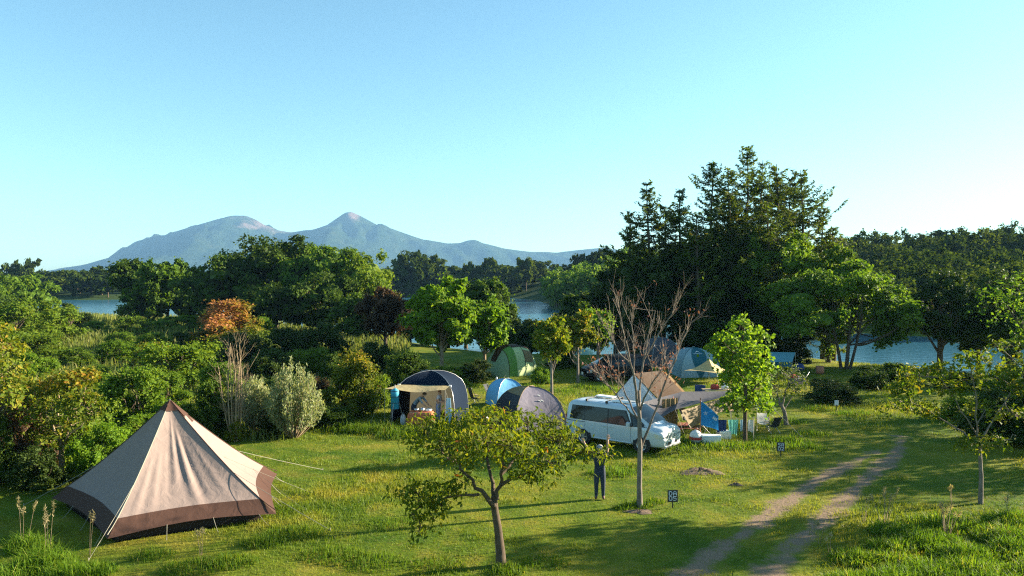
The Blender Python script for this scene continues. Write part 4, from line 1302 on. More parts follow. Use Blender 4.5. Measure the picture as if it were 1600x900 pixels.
young_tree('young_tree', 525, lb2, [(0, 0, -0.1, 0.12), (*f(-42, 700), 0.1), (*f(-38, 630), 0.08)],
    [([f(-40, 650), f(-20, 600, 0.3), f(0, 540, 0.5)], 0.05), ([f(-40, 660), f(-15, 620, -0.3), f(15, 590, -0.4)], 0.045)],
    [l(-15, 520, 60, 36, 0.2), l(5, 545, 60, 34, 0.4), l(12, 580, 56, 30, -0.4), l(-20, 580, 60, 40, 0.2), l(15, 620, 40, 30, 0.3), l(-35, 550, 60, 40, -0.3)],
    'leaf_yellow', 'bark_tan', 0.15, 220, 10, 'yellow-green young tree reaching in from the left edge', spray_r=0.28, aspect=0.6, tmean=0.5)

# ---------------------------------------------------------------- grass and herbs (masses)
def blades(name, x, y, z, h, w, mats, label, tint, rs, lean=0.35, kind='stuff', cat='grass', seg=1):
    n = len(x)
    a = rs.uniform(0, 6.28, n)
    d = np.stack([np.cos(a), np.sin(a), np.zeros(n)], -1)
    b = rs.uniform(0, 6.28, n)
    ln = np.stack([np.cos(b), np.sin(b), np.zeros(n)], -1) * (rs.uniform(0.0, lean, n) * h)[:, None]
    P = np.stack([x, y, z - 0.01], -1)
    W = np.broadcast_to(w, (n,))[:, None] * 0.5
    mb = MB()
    if seg == 1:
        V = np.stack([P - d * W, P + d * W, P + ln + np.array([0, 0, 1]) * h[:, None]], 1)
        mb.add(V.reshape(-1, 3), np.arange(n * 3).reshape(n, 3), 0, tint)
    else:
        M = P + ln * 0.3 + np.array([0, 0, 0.6]) * h[:, None]
        E = P + ln * 1.3 + np.array([0, 0, 1.0]) * h[:, None] - np.array([0, 0, 0.22]) * np.linalg.norm(ln, axis=1)[:, None]
        V = np.stack([P - d * W, P + d * W, M + d * W * 0.75, M - d * W * 0.75, E], 1).reshape(-1, 3)
        i = np.arange(n) * 5
        mb.add(V, np.stack([i, i + 1, i + 2, i + 3], -1), 0, tint)
        mb.V.append(np.zeros((0, 3)))
        mb.F.append((np.stack([i + 3, i + 2, i + 4], -1), 0, np.broadcast_to(tint, (n,)), False))
    o = mb.build(name, mats)
    tag(o, label, cat, kind=kind)
    return o
def lawn_material():
    m, nt, out = new_mat('blade_lawn')
    c, v, fine = grass_col(nt)
    at = nd(nt, 'ShaderNodeAttribute', attribute_name='tint')
    c = mixc(nt, 1.0, c, ramp(nt, at.outputs['Fac'], [(0.0, 0.75), (1.0, 1.35)]), 'MULTIPLY')
    b = nt.nodes.new('ShaderNodeBsdfPrincipled')
    nt.links.new(c, b.inputs['Base Color'])
    b.inputs['Roughness'].default_value = 0.6
    b.inputs['Specular IOR Level'].default_value = 0.25
    t = nt.nodes.new('ShaderNodeBsdfTranslucent')
    nt.links.new(mixc(nt, 1.0, c, (1.3, 1.2, 0.6), 'MULTIPLY'), t.inputs['Color'])
    mx = nt.nodes.new('ShaderNodeMixShader')
    mx.inputs[0].default_value = 0.4
    nt.links.new(b.outputs[0], mx.inputs[1]); nt.links.new(t.outputs[0], mx.inputs[2])
    nt.links.new(mx.outputs[0], out.inputs['Surface'])
lawn_material()
rs = np.random.RandomState(9)
def visible_xy(n, y0, y1, margin=1.12, pxlo=0, pxhi=1600, power=1.0):
    u = rs.uniform(0, 1, n)
    y = y0 * (y1 / y0) ** u
    xl = (pxlo - 800) / F_PX * margin; xh = (pxhi - 800) / F_PX * margin
    x = rs.uniform(xl, xh, n) * y
    return x, y
tent_c = np.array([-10.35, 22.7])
def lawn():
    x, y = visible_xy(380000, 15.5, 62)
    s = poly_sdf(x, y, lake_poly)
    rd = rut_dist(x, y)
    keep = (s > 4) & (rs.uniform(size=len(x)) < 0.10 + 0.9 * sstep(0.12, 0.75, rd + 0.18 * smooth_noise(x * 3, y * 3, 3)))
    keep &= np.hypot(x - tent_c[0], y - tent_c[1]) > 2.9
    x, y = x[keep], y[keep]
    long_ = sstep(-0.2, 0.9, smooth_noise(x * 0.9, y * 0.9, 8)) + 0.8 * sstep(0.5, 1.1, smooth_noise(x * 2.3, y * 2.3, 18))
    h = (0.03 + 0.06 * long_) * rs.uniform(0.5, 1.6, len(x)) * (0.7 + y / 45.0)
    w = 0.014 * (0.8 + y / 22.0)
    blades('lawn_grass', x, y, ground_z(x, y), h, w, 'blade_lawn', 'short mown grass of the campsite lawn', np.clip(rs.uniform(0, 1, len(x)), 0, 1), rs, 0.9)
lawn()
def patch(px, py, rx, ry, n, h0, h1, mat_name, wide, out, tm=0.5):
    c = G(px, py)
    a = rs.uniform(0, 6.28, n); q = np.sqrt(rs.uniform(0, 1, n))
    x = c[0] + np.cos(a) * q * rx; y = c[1] + np.sin(a) * q * ry
    h = rs.uniform(h0, h1, n) * (1.15 - 0.6 * q)
    out.append((x, y, h, np.full(n, wide), np.clip(tm + rs.normal(size=n) * 0.2, 0, 1)))
def herb_mass(name, patches, mat_name, label, lean=0.7):
    x, y, h, w, t = [np.concatenate([p[k] for p in patches]) for k in range(5)]
    blades(name, x, y, ground_z(x, y), h, w, mat_name, label, t, rs, lean, seg=2)
pt = []
# weeds in the right foreground
for k in range(46):
    px, py = rs.uniform(1330, 1680), rs.uniform(800, 930)
    if py < 800 + 0.55 * max(0, 1450 - px):
        continue
    patch(px, py, rs.uniform(0.5, 1.0), rs.uniform(0.4, 0.8), 620, 0.15, rs.uniform(0.3, 0.62), None, 0.028, pt, rs.uniform(0.2, 0.55))
herb_mass('tall_grass', pt, 'blade_weed', 'lush tall green weeds in the lower right corner')
pt = []
for px, py, rx, n, h in [(70, 890, 0.75, 900, 0.85), (105, 905, 0.6, 600, 0.6), (45, 860, 0.6, 500, 0.7), (150, 895, 0.5, 350, 0.4), (20, 905, 0.8, 500, 0.6)]:
    patch(px, py, rx, rx * 0.7, n, 0.25, h, None, 0.02, pt, 0.4)
herb_mass('tall_grass', pt, 'blade_weed', 'tall green grass tuft at the front corner of the bell tent')
pt = []
for px, py, rx, n, h in [(410, 850, 0.6, 420, 0.35), (460, 835, 0.8, 500, 0.32), (520, 870, 0.9, 500, 0.3), (360, 880, 0.7, 420, 0.36), (300, 890, 0.8, 400, 0.34), (580, 880, 0.9, 500, 0.28), (680, 885, 0.8, 400, 0.25), (790, 893, 0.5, 320, 0.3), (440, 800, 0.8, 350, 0.22), (850, 880, 0.7, 300, 0.22),
                         (610, 820, 0.8, 350, 0.22), (240, 870, 0.6, 250, 0.3), (1000, 790, 0.5, 320, 0.34), (1020, 785, 0.4, 220, 0.24), (975, 795, 0.35, 180, 0.22), (945, 745, 0.9, 420, 0.2), (980, 730, 0.9, 380, 0.2)]:
    patch(px, py, rx, rx * 0.7, n, 0.08, h, None, 0.02, pt, 0.4)
herb_mass('tall_grass', pt, 'blade_weed', 'scattered longer tufts on the lawn between the bell tent and the bare tree')
pt = []
# rough strip in front of the navy shelter and round the washing place
for k in range(34):
    t = k / 33.0
    px = 470 + 330 * t + rs.uniform(-10, 10); py = 676 + 12 * math.sin(t * 3) + rs.uniform(-8, 8) - 20 * (1 - t)
    patch(px, py, 0.9, 0.6, 260, 0.15, rs.uniform(0.4, 0.75), None, 0.03, pt, rs.uniform(0.3, 0.6))
herb_mass('tall_grass', pt, 'blade_weed', 'strip of tall weeds in front of the navy shelter tent')
pt = []
for px, py in [(1090, 694), (1120, 700), (1150, 700), (1180, 698), (1210, 690), (1240, 690), (1065, 690), (1255, 700), (1040, 700), (1270, 680), (1280, 640), (1230, 660), (1330, 648), (850, 590), (880, 612), (910, 606), (940, 608), (960, 612), (830, 605), (700, 612), (735, 605), (690, 628), (760, 640), (1140, 640), (960, 740)]:
    patch(px, py, 1.0, 0.6, 240, 0.12, 0.4, None, 0.03, pt, rs.uniform(0.25, 0.5))
herb_mass('tall_grass', pt, 'blade_weed', 'longer grass banks around the washing place and the dark car')
# meadow reeds
def meadow():
    x, y = visible_xy(70000, 30, 150, 1.0, -120, 640)
    s = poly_sdf(x, y, lake_poly)
    lim = np.array([1.0 if True else 0 for _ in x], bool)
    edge = y > 31 + 6 * sstep(-8, -4, x) + np.where(x > -6.5, 3.0, 0)
    keep = (s > 1.0) & edge & ~((x > -9.5) & (y < 37)) & ~((x > -7.5) & (y < 60)) & ~((x < -14) & (y < 29))
    keep &= rs.uniform(size=len(x)) < 0.25 + 0.75 * sstep(-0.5, 0.5, smooth_noise(x * 0.2, y * 0.2, 21))
    x, y = x[keep], y[keep]
    h = rs.uniform(0.4, 1.05, len(x)) * (1 + 0.45 * sstep(50, 65, y)) * (0.75 + 0.35 * smooth_noise(x * 0.25, y * 0.25, 4))
    t = np.clip(0.55 + 0.3 * smooth_noise(x * 0.16, y * 0.16, 31) + rs.normal(size=len(x)) * 0.2, 0, 1)
    blades('meadow_reeds', x, y, ground_z(x, y), np.maximum(0.25, h), 0.025 + y * 0.0011, 'blade_reed', 'pale green reeds and herbs of the lakeside meadow', t, rs, 0.6, seg=2)
meadow()

# plumed grass: each standing clump of seed heads is a thing
def plume_clump(px, py, heads, h, label, seed, spread=0.35):
    r2 = np.random.RandomState(seed)
    b = place(px, py)
    e = empty('plume_grass', b)
    st, hd = MB(), MB()
    for k in range(heads):
        a = r2.uniform(0, 6.28); q = r2.uniform(0.05, spread)
        H = h * r2.uniform(0.7, 1.1)
        tip = np.array([math.cos(a) * q * 1.8 + 0.05, math.sin(a) * q, H])
        p = curve3((math.cos(a) * q * 0.4, math.sin(a) * q * 0.4, -0.02), tip, 0, 7, (0, 0, 0.08))
        tube(st, p, np.linspace(0.009, 0.004, 7), 3, cap=False)
        n = 30
        u = r2.uniform(0.75, 1.0, n)
        P = np.stack([np.interp(u, np.linspace(0, 1, 7), p[:, i]) for i in range(3)], -1) + r2.normal(size=(n, 3)) * 0.022
        leaf_cards(hd, P, unit(r2.normal(size=(n, 3))), 0.10, 0.018, r2.uniform(0, 1, n), r2, 0, -1.2)
    st.build('stalks', 'bark_tan', e)
    hd.build('plumes', 'plume', e)
    tag(e, label, 'grass', 'plumed grasses')
for i, (px, py, n, h, lab, sp) in enumerate([
    (1383, 822, 7, 1.05, 'biggest clump of golden plumed grass beside the track', 0.3), (1350, 815, 3, 0.8, 'small golden plume clump left of the biggest one', 0.2),
    (1478, 835, 8, 0.95, 'golden plumed grass among the right foreground weeds', 0.4), (1280, 850, 2, 0.55, 'thin pale seed heads on the lawn beside the right wheel rut', 0.15),
    (1298, 868, 2, 0.55, 'pale seed heads closest to the bottom edge right of the track', 0.15), (1488, 790, 2, 0.6, 'lone pale plume left of the thin sapling', 0.12), (1575, 815, 3, 0.7, 'pale plumes right of the thin sapling trunk', 0.2),
    (140, 868, 2, 1.5, 'tall single plume standing before the bell tent', 0.08), (75, 880, 4, 1.5, 'tall plumes rising from the grass tuft at the tent corner', 0.3), (38, 858, 3, 1.3, 'pale plumes at the left edge beside the bell tent', 0.25),
    (316, 868, 3, 0.8, 'seed heads in front of the long side of the bell tent', 0.2)]):
    plume_clump(px, py, n, h, lab, 600 + i, sp)
# ================================================================== CAMP: TENTS
def fabric(name, c, transl=0.15, rough=0.75, var=0.10, wr=0.35, wscale=3.0):
    m, nt, out = new_mat(name)
    b = nt.nodes.new('ShaderNodeBsdfPrincipled')
    g = nt.nodes.new('ShaderNodeNewGeometry')
    n1 = noise(nt, wscale, 4, 0.55, g.outputs['Position'], dist=0.6)
    n2 = noise(nt, 60.0, 3, 0.6, g.outputs['Position'])
    cc = mixc(nt, n1, [x * (1 - var) for x in c], [min(1, x * (1 + var)) for x in c])
    nt.links.new(cc, b.inputs['Base Color'])
    b.inputs['Roughness'].default_value = rough
    b.inputs['Specular IOR Level'].default_value = 0.12
    ad = nd(nt, 'ShaderNodeMath', operation='MULTIPLY_ADD')
    nt.links.new(n2, ad.inputs[0]); ad.inputs[1].default_value = 0.06
    nt.links.new(n1, ad.inputs[2])
    nt.links.new(bump(nt, ad.outputs[0], wr, 0.08), b.inputs['Normal'])
    t = nt.nodes.new('ShaderNodeBsdfTranslucent')
    nt.links.new(cc, t.inputs['Color'])
    mx = nt.nodes.new('ShaderNodeMixShader'); mx.inputs[0].default_value = transl
    nt.links.new(b.outputs[0], mx.inputs[1]); nt.links.new(t.outputs[0], mx.inputs[2])
    nt.links.new(mx.outputs[0], out.inputs['Surface'])
    return m
fabric('canvas_beige', (0.285, 0.215, 0.19), 0.12)
fabric('canvas_brown', (0.08, 0.042, 0.031), 0.10)
fabric('canvas_darkbrown', (0.040, 0.028, 0.022), 0.02)
fabric('cloth_navy', (0.004, 0.011, 0.026), 0.02, 0.95)
fabric('cloth_cream', (0.58, 0.46, 0.24), 0.35, 0.6)
fabric('cloth_khaki', (0.26, 0.235, 0.165), 0.2)
fabric('cloth_skyblue', (0.16, 0.42, 0.68), 0.2, 0.5)
fabric('cloth_lilac', (0.21, 0.19, 0.235), 0.2, 0.5)
fabric('cloth_charcoal', (0.03, 0.032, 0.038), 0.03, 0.6)
fabric('cloth_tan', (0.25, 0.18, 0.09), 0.2, 0.6)
fabric('cloth_palegreen', (0.50, 0.60, 0.30), 0.25, 0.55)
fabric('cloth_green', (0.14, 0.30, 0.06), 0.25, 0.55)
fabric('cloth_greygreen', (0.24, 0.33, 0.19), 0.2, 0.55)
fabric('cloth_teal', (0.020, 0.115, 0.15), 0.12, 0.5)
fabric('cloth_paleteal', (0.30, 0.42, 0.46), 0.2, 0.5)
fabric('cloth_white', (0.70, 0.72, 0.76), 0.25, 0.6)
fabric('cloth_orange', (0.20, 0.11, 0.03), 0.3, 0.6)
fabric('cloth_brown', (0.05, 0.025, 0.010), 0.15, 0.6)
fabric('cloth_grey', (0.105, 0.10, 0.11), 0.12, 0.6)
fabric('cloth_darkgrey', (0.085, 0.085, 0.10), 0.1, 0.6)
fabric('cloth_tealtarp', (0.20, 0.46, 0.54), 0.2, 0.45)
plain('rope_pale', (0.28, 0.26, 0.2), 0.9)
plain('metal_pole', (0.35, 0.35, 0.36), 0.4, 0.8)
plain('black_plastic', (0.02, 0.02, 0.022), 0.5)
plain('white_plastic', (0.78, 0.78, 0.76), 0.4)
plain('wood_pole', (0.34, 0.12, 0.06), 0.6)

def rope(mb, a, b, r=0.007, sag=0.02):
    tube(mb, curve3(a, b, sag, 5), r, 4, cap=False)
def sheet(mb, P, nu, nv, m=0, smooth=True):
    mb.add(np.asarray(P).reshape(-1, 3), grid_faces(nu, nv), m, None, smooth)

# ---------------------------------------------------------------- big beige bell tent
def bell_tent():
    hem_z = 0.34
    cw = [np.array([-14.05, 22.35]), np.array([-10.42, 18.85]), np.array([-6.72, 20.85]), np.array([-8.05, 25.1]), np.array([-12.35, 26.4])]
    ctr = sum(cw) / 5
    ctr = np.array([-10.42, 22.35])
    apex = np.array([ctr[0], ctr[1], 3.22])
    e = empty('bell_tent', (ctr[0], ctr[1], 0))
    tag(e, 'large beige one-pole tent with brown valance in the left foreground', 'tent')
    O = np.array([ctr[0], ctr[1], 0])
    rs_ = np.random.RandomState(3)
    def pt(i, u, v, off=0.0):
        a, b = cw[i], cw[(i + 1) % 5]
        c = a * (1 - u) + b * u
        pull = 1 - 0.055 * math.sin(math.pi * u) * (0.3 + 0.7 * v)
        h = (c - ctr) * v * pull
        zz = hem_z + (apex[2] - hem_z) * (1 - v) ** 1.20 + 0.10 * math.sin(math.pi * u) * v ** 6
        sag = 0.13 * math.sin(math.pi * u) * math.sin(math.pi * min(1, v * 1.02))
        n2 = (a + b) / 2 - ctr
        n2 = n2 / np.linalg.norm(n2)
        cr = 0.0
        for (uc, wd, am, v0, v1) in CREASE[i]:
            uu = uc + (v - 0.5) * 0.04
            cr += am * math.exp(-((u - uu) / wd) ** 2) * math.sin(math.pi * min(1, max(0, (v - v0) / (v1 - v0))))
        q = h - n2 * (sag - cr - off)
        return np.array([q[0], q[1], zz - 0.4 * sag + off * 0.6 + 0.4 * cr])
    CREASE = [[(0.3, 0.05, 0.02, 0.3, 1.0), (0.7, 0.06, 0.025, 0.2, 0.9)],
              [(0.42, 0.03, 0.035, 0.12, 0.75), (0.55, 0.035, 0.06, 0.2, 0.95), (0.62, 0.03, -0.035, 0.25, 0.95), (0.2, 0.03, 0.03, 0.35, 1.0), (0.09, 0.02, 0.03, 0.4, 1.0), (0.34, 0.02, -0.02, 0.3, 0.9), (0.8, 0.03, 0.02, 0.3, 1.0)],
              [(0.5, 0.06, 0.03, 0.2, 0.9), (0.3, 0.04, 0.02, 0.2, 0.9)], [(0.5, 0.06, 0.03, 0.2, 0.9)], [(0.5, 0.06, 0.03, 0.2, 0.9)]]
    V_SPLIT = 0.865
    us = np.linspace(0, 1, 41)
    for i in range(5):
        vs_ = np.linspace(0.03, V_SPLIT, 31)
        mb = MB(); sheet(mb, [pt(i, u, v) for u in us for v in vs_], 41, 31)
        pn = mb.build('panel', 'canvas_beige', e)
        if i == 1:
            pn['label'] = 'wrinkled front canvas panel lit by the low sun'
        vs_ = np.linspace(V_SPLIT - 0.004, 1.0, 6)
        P = []
        for u in us:
            for v in vs_:
                q = pt(i, u, v, 0.006)
                k = (v - V_SPLIT) / (1 - V_SPLIT)
                q[2] -= 0.10 * max(0, k)
                P.append(q)
        mb = MB(); sheet(mb, P, 41, 6)
        mb.build('valance', 'canvas_brown', e)
        # corner seam
        mb = MB(); tube(mb, [pt(i, 0, v, 0.0) + np.array([0, 0, 0.008]) for v in np.linspace(0.05, 1.0, 14)], 0.013, 5)
        mb.build('seam', 'rope_pale' if i == 1 else 'canvas_brown', e)
        # cap
        mb = MB(); sheet(mb, [pt(i, u, v, 0.02) + np.array([0, 0, 0.02]) for u in np.linspace(0, 1, 7) for v in np.linspace(0.0, 0.085 if i != 2 else 0.15, 5)], 7, 5)
        mb.build('peak_cap', 'canvas_brown', e)
        # inner wall
        a, b = cw[i] - ctr, cw[(i + 1) % 5] - ctr
        P = []
        for u in np.linspace(0, 1, 9):
            for zz in (0.015, 0.22, 0.44):
                c = (a * (1 - u) + b * u) * 0.86 * (1 - 0.03 * math.sin(math.pi * u))
                P.append((c[0], c[1], zz))
        mb = MB(); sheet(mb, P, 9, 3)
        mb.build('inner_wall', 'canvas_darkbrown', e)
        # corner guy rope + peg
        d = (cw[i] - ctr) / np.linalg.norm(cw[i] - ctr)
        g0 = pt(i, 0, 0.60)
        g1 = np.array([cw[i][0] - ctr[0] + d[0] * 0.85, cw[i][1] - ctr[1] + d[1] * 0.85, 0.02])
        if i in (2, 3):
            g1[:2] += d * 1.0
        mb = MB(); rope(mb, g0, g1, 0.0075)
        tube(mb, [g1 + np.array([0, 0, -0.1]), g1 + np.array([0, 0, 0.06])], 0.012, 5)
        mb.build('guy_rope', 'rope_pale', e)
        for u in (0.33, 0.62, 0.9):
            h0 = pt(i, u, 1.0); h0[2] -= 0.08
            h1 = np.array([h0[0] * 1.10, h0[1] * 1.10, 0.02])
            mb = MB(); rope(mb, h0, h1, 0.007); mb.build('hem_tie', 'rope_pale', e)
    # vent flap beside the peak
    mb = MB()
    a = pt(2, 0.02, 0.04, 0.05); b = pt(2, 0.03, 0.20, 0.07); c = pt(2, 0.55, 0.21, 0.12); d = pt(2, 0.5, 0.05, 0.05)
    P = [(1 - s) * ((1 - t) * a + t * b) + s * ((1 - t) * d + t * c) + np.array([0, 0, 0.03]) for s in np.linspace(0, 1, 5) for t in np.linspace(0, 1, 5)]
    sheet(mb, P, 5, 5)
    mb.build('vent_flap', 'canvas_brown', e)
    mb = MB(); tube(mb, [(0, 0, 0), (0, 0, 3.25)], 0.03, 8)
    mb.build('centre_pole', 'metal_pole', e)
    mb = MB(); mb.add([(c[0] - ctr[0], c[1] - ctr[1], 0.012) for c in [ctr + (k - ctr) * 0.88 for k in cw]], [(0, 1, 2, 3, 4)])
    mb.build('groundsheet', 'canvas_darkbrown', e)
    # side ropes running to the right over the lawn
    for (u, v, px, py) in ((0.55, 0.55, 487, 770), (0.8, 0.8, 478, 798)):
        q = pt(2, u, v); g = G(px, py) - O
        mb = MB(); rope(mb, q, g, 0.005); tube(mb, [g - [0, 0, 0.1], g + [0, 0, 0.08]], 0.012, 5)
        mb.build('guy_rope', 'rope_pale', e)
bell_tent()

# ---------------------------------------------------------------- dome type tents
def dome_profile(n=9, flat=0.9):
    return [(math.cos(t) ** 0.85, math.sin(t) ** flat) for t in np.linspace(0, math.pi / 2, n)]
def dome_tent(name, label, base, rz, w, d, h, panels, prof=None, poles='metal_pole', skip=(), pole_r=0.014, split=None, pull=0.07):
    """panels: material per side, order front(-y), right(+x), back(+y), left(-x). split: {side: (v index, lower material or None)}"""
    e = empty(name, base, rz)
    tag(e, label, 'tent')
    prof = prof or dome_profile()
    n = len(prof)
    cor = [np.array([-w / 2, -d / 2]), np.array([w / 2, -d / 2]), np.array([w / 2, d / 2]), np.array([-w / 2, d / 2])]
    us = np.linspace(0, 1, 11)
    def pt(i, u, k, off=0.0):
        r, z = prof[k]
        a, b = cor[i] * r, cor[(i + 1) % 4] * r
        c = a * (1 - u) + b * u
        s = math.sin(math.pi * u)
        f = 1 - pull * s * (1 if k else 0.3)
        nrm = (cor[i] + cor[(i + 1) % 4]) / 2
        nrm = nrm / np.linalg.norm(nrm)
        return np.array([c[0] * f + nrm[0] * off, c[1] * f + nrm[1] * off, h * z - 0.03 * h * s * (0.3 + r) * (1 if k else 0) + off * 0.3])
    e['_pt'] = 0
    for i in range(4):
        if i in skip:
            continue
        k0 = 0
        if split and i in split:
            ks, lm = split[i]
            if lm:
                mb = MB(); sheet(mb, [pt(i, u, k) for u in us for k in range(0, ks + 1)], 11, ks + 1)
                mb.build('lower_panel', lm, e)
            k0 = ks
        mb = MB(); sheet(mb, [pt(i, u, k) for u in us for k in range(k0, n)], 11, n - k0)
        mb.build('panel', panels[i], e)
        mb = MB(); tube(mb, [pt(i, 0, k, 0.0) + np.array([0, 0, 0.01]) for k in range(n)], pole_r, 6)
        mb.build('pole', poles, e)
    del e['_pt']
    return e, pt

# navy screen shelter
nb = G(668, 663)
nav_prof = [(1.0, 0.0), (0.985, 0.2), (0.955, 0.42), (0.90, 0.62), (0.80, 0.76), (0.62, 0.875), (0.4, 0.955), (0.2, 0.99), (0.0, 1.0)]
nav_base = np.array([nb[0], nb[1] + 1.55, 0])
nav, npt = dome_tent('shelter_tent', 'navy blue screen shelter with a cream awning and two people inside', nav_base, R(-9), 3.15, 3.0, 2.35,
                     ['cloth_navy', 'cloth_navy', 'cloth_khaki', 'cloth_navy'], nav_prof, 'metal_pole', split={0: (4, None)})
def awning():
    a, b = npt(0, 0.0, 4), npt(0, 1.0, 4)
    P = []
    for u in np.linspace(0, 1, 13):
        for v in np.linspace(0, 1, 7):
            q = a * (1 - u) + b * u + np.array([0, -0.02, 0.02])
            q = q + np.array([-0.40 * v * (1 - u) - 0.05 * v, -0.75 * v, -0.10 * v - 0.10 * math.sin(math.pi * u) * v + 0.03 * math.sin(u * 9) * v])
            P.append(q)
    mb = MB(); sheet(mb, P, 13, 7)
    mb.build('awning', 'cloth_cream', nav)
    for u in (0, 12):
        q = np.array(P[u * 7 + 6])
        mb = MB(); tube(mb, [(q[0], q[1], 0), q], 0.014, 6)
        mb.build('awning_pole', 'metal_pole', nav)
        mb = MB(); rope(mb, q, (q[0] + (0.9 if u else -0.5), q[1] - 0.9, 0.02), 0.006)
        mb.build('guy_rope', 'rope_pale', nav)
    for i in (0, 1):
        q = npt(0, i, 4)
        mb = MB(); box(mb, q, (0.12, 0.1, 0.09))
        mb.build('corner_hub', 'white_plastic', nav)
awning()

# light blue and lilac domes
bb = G(791, 637)
dome_tent('dome_tent', 'light blue dome tent behind the lilac one', np.array([bb[0], bb[1] + 0.8, 0]), R(20), 1.75, 2.0, 1.45, ['cloth_skyblue', 'cloth_skyblue', 'cloth_skyblue', 'cloth_skyblue'])
lb_ = G(826, 674)
lil, lpt = dome_tent('dome_tent', 'lilac-grey dome tent with dark mesh front left of the van', np.array([lb_[0] + 0.05, lb_[1] + 1.3, 0]), R(24), 2.6, 2.6, 1.85,
                     ['cloth_lilac', 'cloth_lilac', 'cloth_lilac', 'cloth_charcoal'], split={3: (5, 'cloth_charcoal')}, poles='cloth_tan')
mb = MB(); sheet(mb, [lpt(3, u, k, 0.02) for u in np.linspace(0.0, 1.0, 9) for k in range(5, 9)], 9, 4); mb.build('roof_panel', 'cloth_tan', lil)
mb = MB(); sheet(mb, [lpt(1, u, k, 0.02) for u in np.linspace(0.12, 0.5, 6) for k in range(0, 7)], 6, 7); mb.build('door_flap', 'cloth_cream', lil)
mb = MB()
for q in ((0.55, 4), (0.62, 4), (0.59, 5)):
    p = lpt(0, q[0], q[1], 0.03); box(mb, p, (0.16, 0.02, 0.035), rz=0, ry=0.5)
mb.build('emblem', 'white_plastic', lil)
for u in (0, 1):
    mb = MB(); q = lpt(0, u, 4); rope(mb, q, np.array([q[0] * 1.5, q[1] * 1.7, 0.02]), 0.007); mb.build('guy_rope', 'rope_pale', lil)
mb = MB(); q = lpt(1, 0.02, 4); rope(mb, q, np.array([q[0] + 1.2, q[1] - 1.3, 0.02]), 0.007); mb.build('guy_rope', 'rope_pale', lil)

# green tunnel tent
def tunnel():
    b = G(797, 588)
    e = empty('tunnel_tent', (b[0], b[1] + 1.1, 0), R(38))
    tag(e, 'light green tunnel tent with brown roof vents under the maples', 'tent')
    st = [(-1.75, 0.75, 0.05), (-1.55, 1.05, 1.0), (-1.0, 1.25, 1.85), (-0.35, 1.32, 2.1), (0.4, 1.32, 2.12), (1.2, 1.22, 1.9), (1.7, 1.0, 1.2), (1.9, 0.8, 0.05)]
    n = 17
    def arch(x, w, h):
        out = []
        for t in np.linspace(0, math.pi, n):
            c, s = math.cos(t), math.sin(t)
            out.append((x, -w * np.sign(c) * abs(c) ** 0.75, h * s ** 0.8))
        return np.array(out)
    A = [arch(*s) for s in st]
    def strip(i0, i1, j0, j1, name, mt, off=0.0):
        P = np.array([[A[i][j] for j in range(j0, j1)] for i in range(i0, i1)])
        P[..., 2] += off; P[..., 1] *= 1 + off * 0.4
        mb = MB(); sheet(mb, P, i1 - i0, j1 - j0); mb.build(name, mt, e)
    strip(0, 3, 0, n, 'front_panel', 'cloth_greygreen')
    strip(2, 4, 0, n, 'panel', 'cloth_green')
    strip(3, 6, 0, n, 'panel', 'cloth_palegreen')
    strip(5, 8, 0, n, 'rear_panel', 'cloth_palegreen')
    strip(3, 6, 6, 11, 'roof_vent', 'cloth_brown', 0.03)
    strip(1, 4, 7, 10, 'roof_vent', 'cloth_brown', 0.04)
    for i in (2, 4, 5):
        mb = MB(); tube(mb, A[i] + np.array([0, 0, 0.012]), 0.02, 5); mb.build('hoop', 'cloth_brown', e)
    P = np.array([[A[i][j] for j in range(2, 6)] for i in range(4, 6)]); P[..., 1] *= 1.02
    mb = MB(); sheet(mb, P, 2, 4); mb.build('window', 'cloth_tan', e)
    for sx, sy in ((-1, -1), (1, -1), (-1, 1)):
        mb = MB(); rope(mb, A[3 if sx < 0 else 5][4 if sy < 0 else 12], (sx * 2.3, sy * 2.2, 0.02), 0.007); mb.build('guy_rope', 'rope_pale', e)
tunnel()

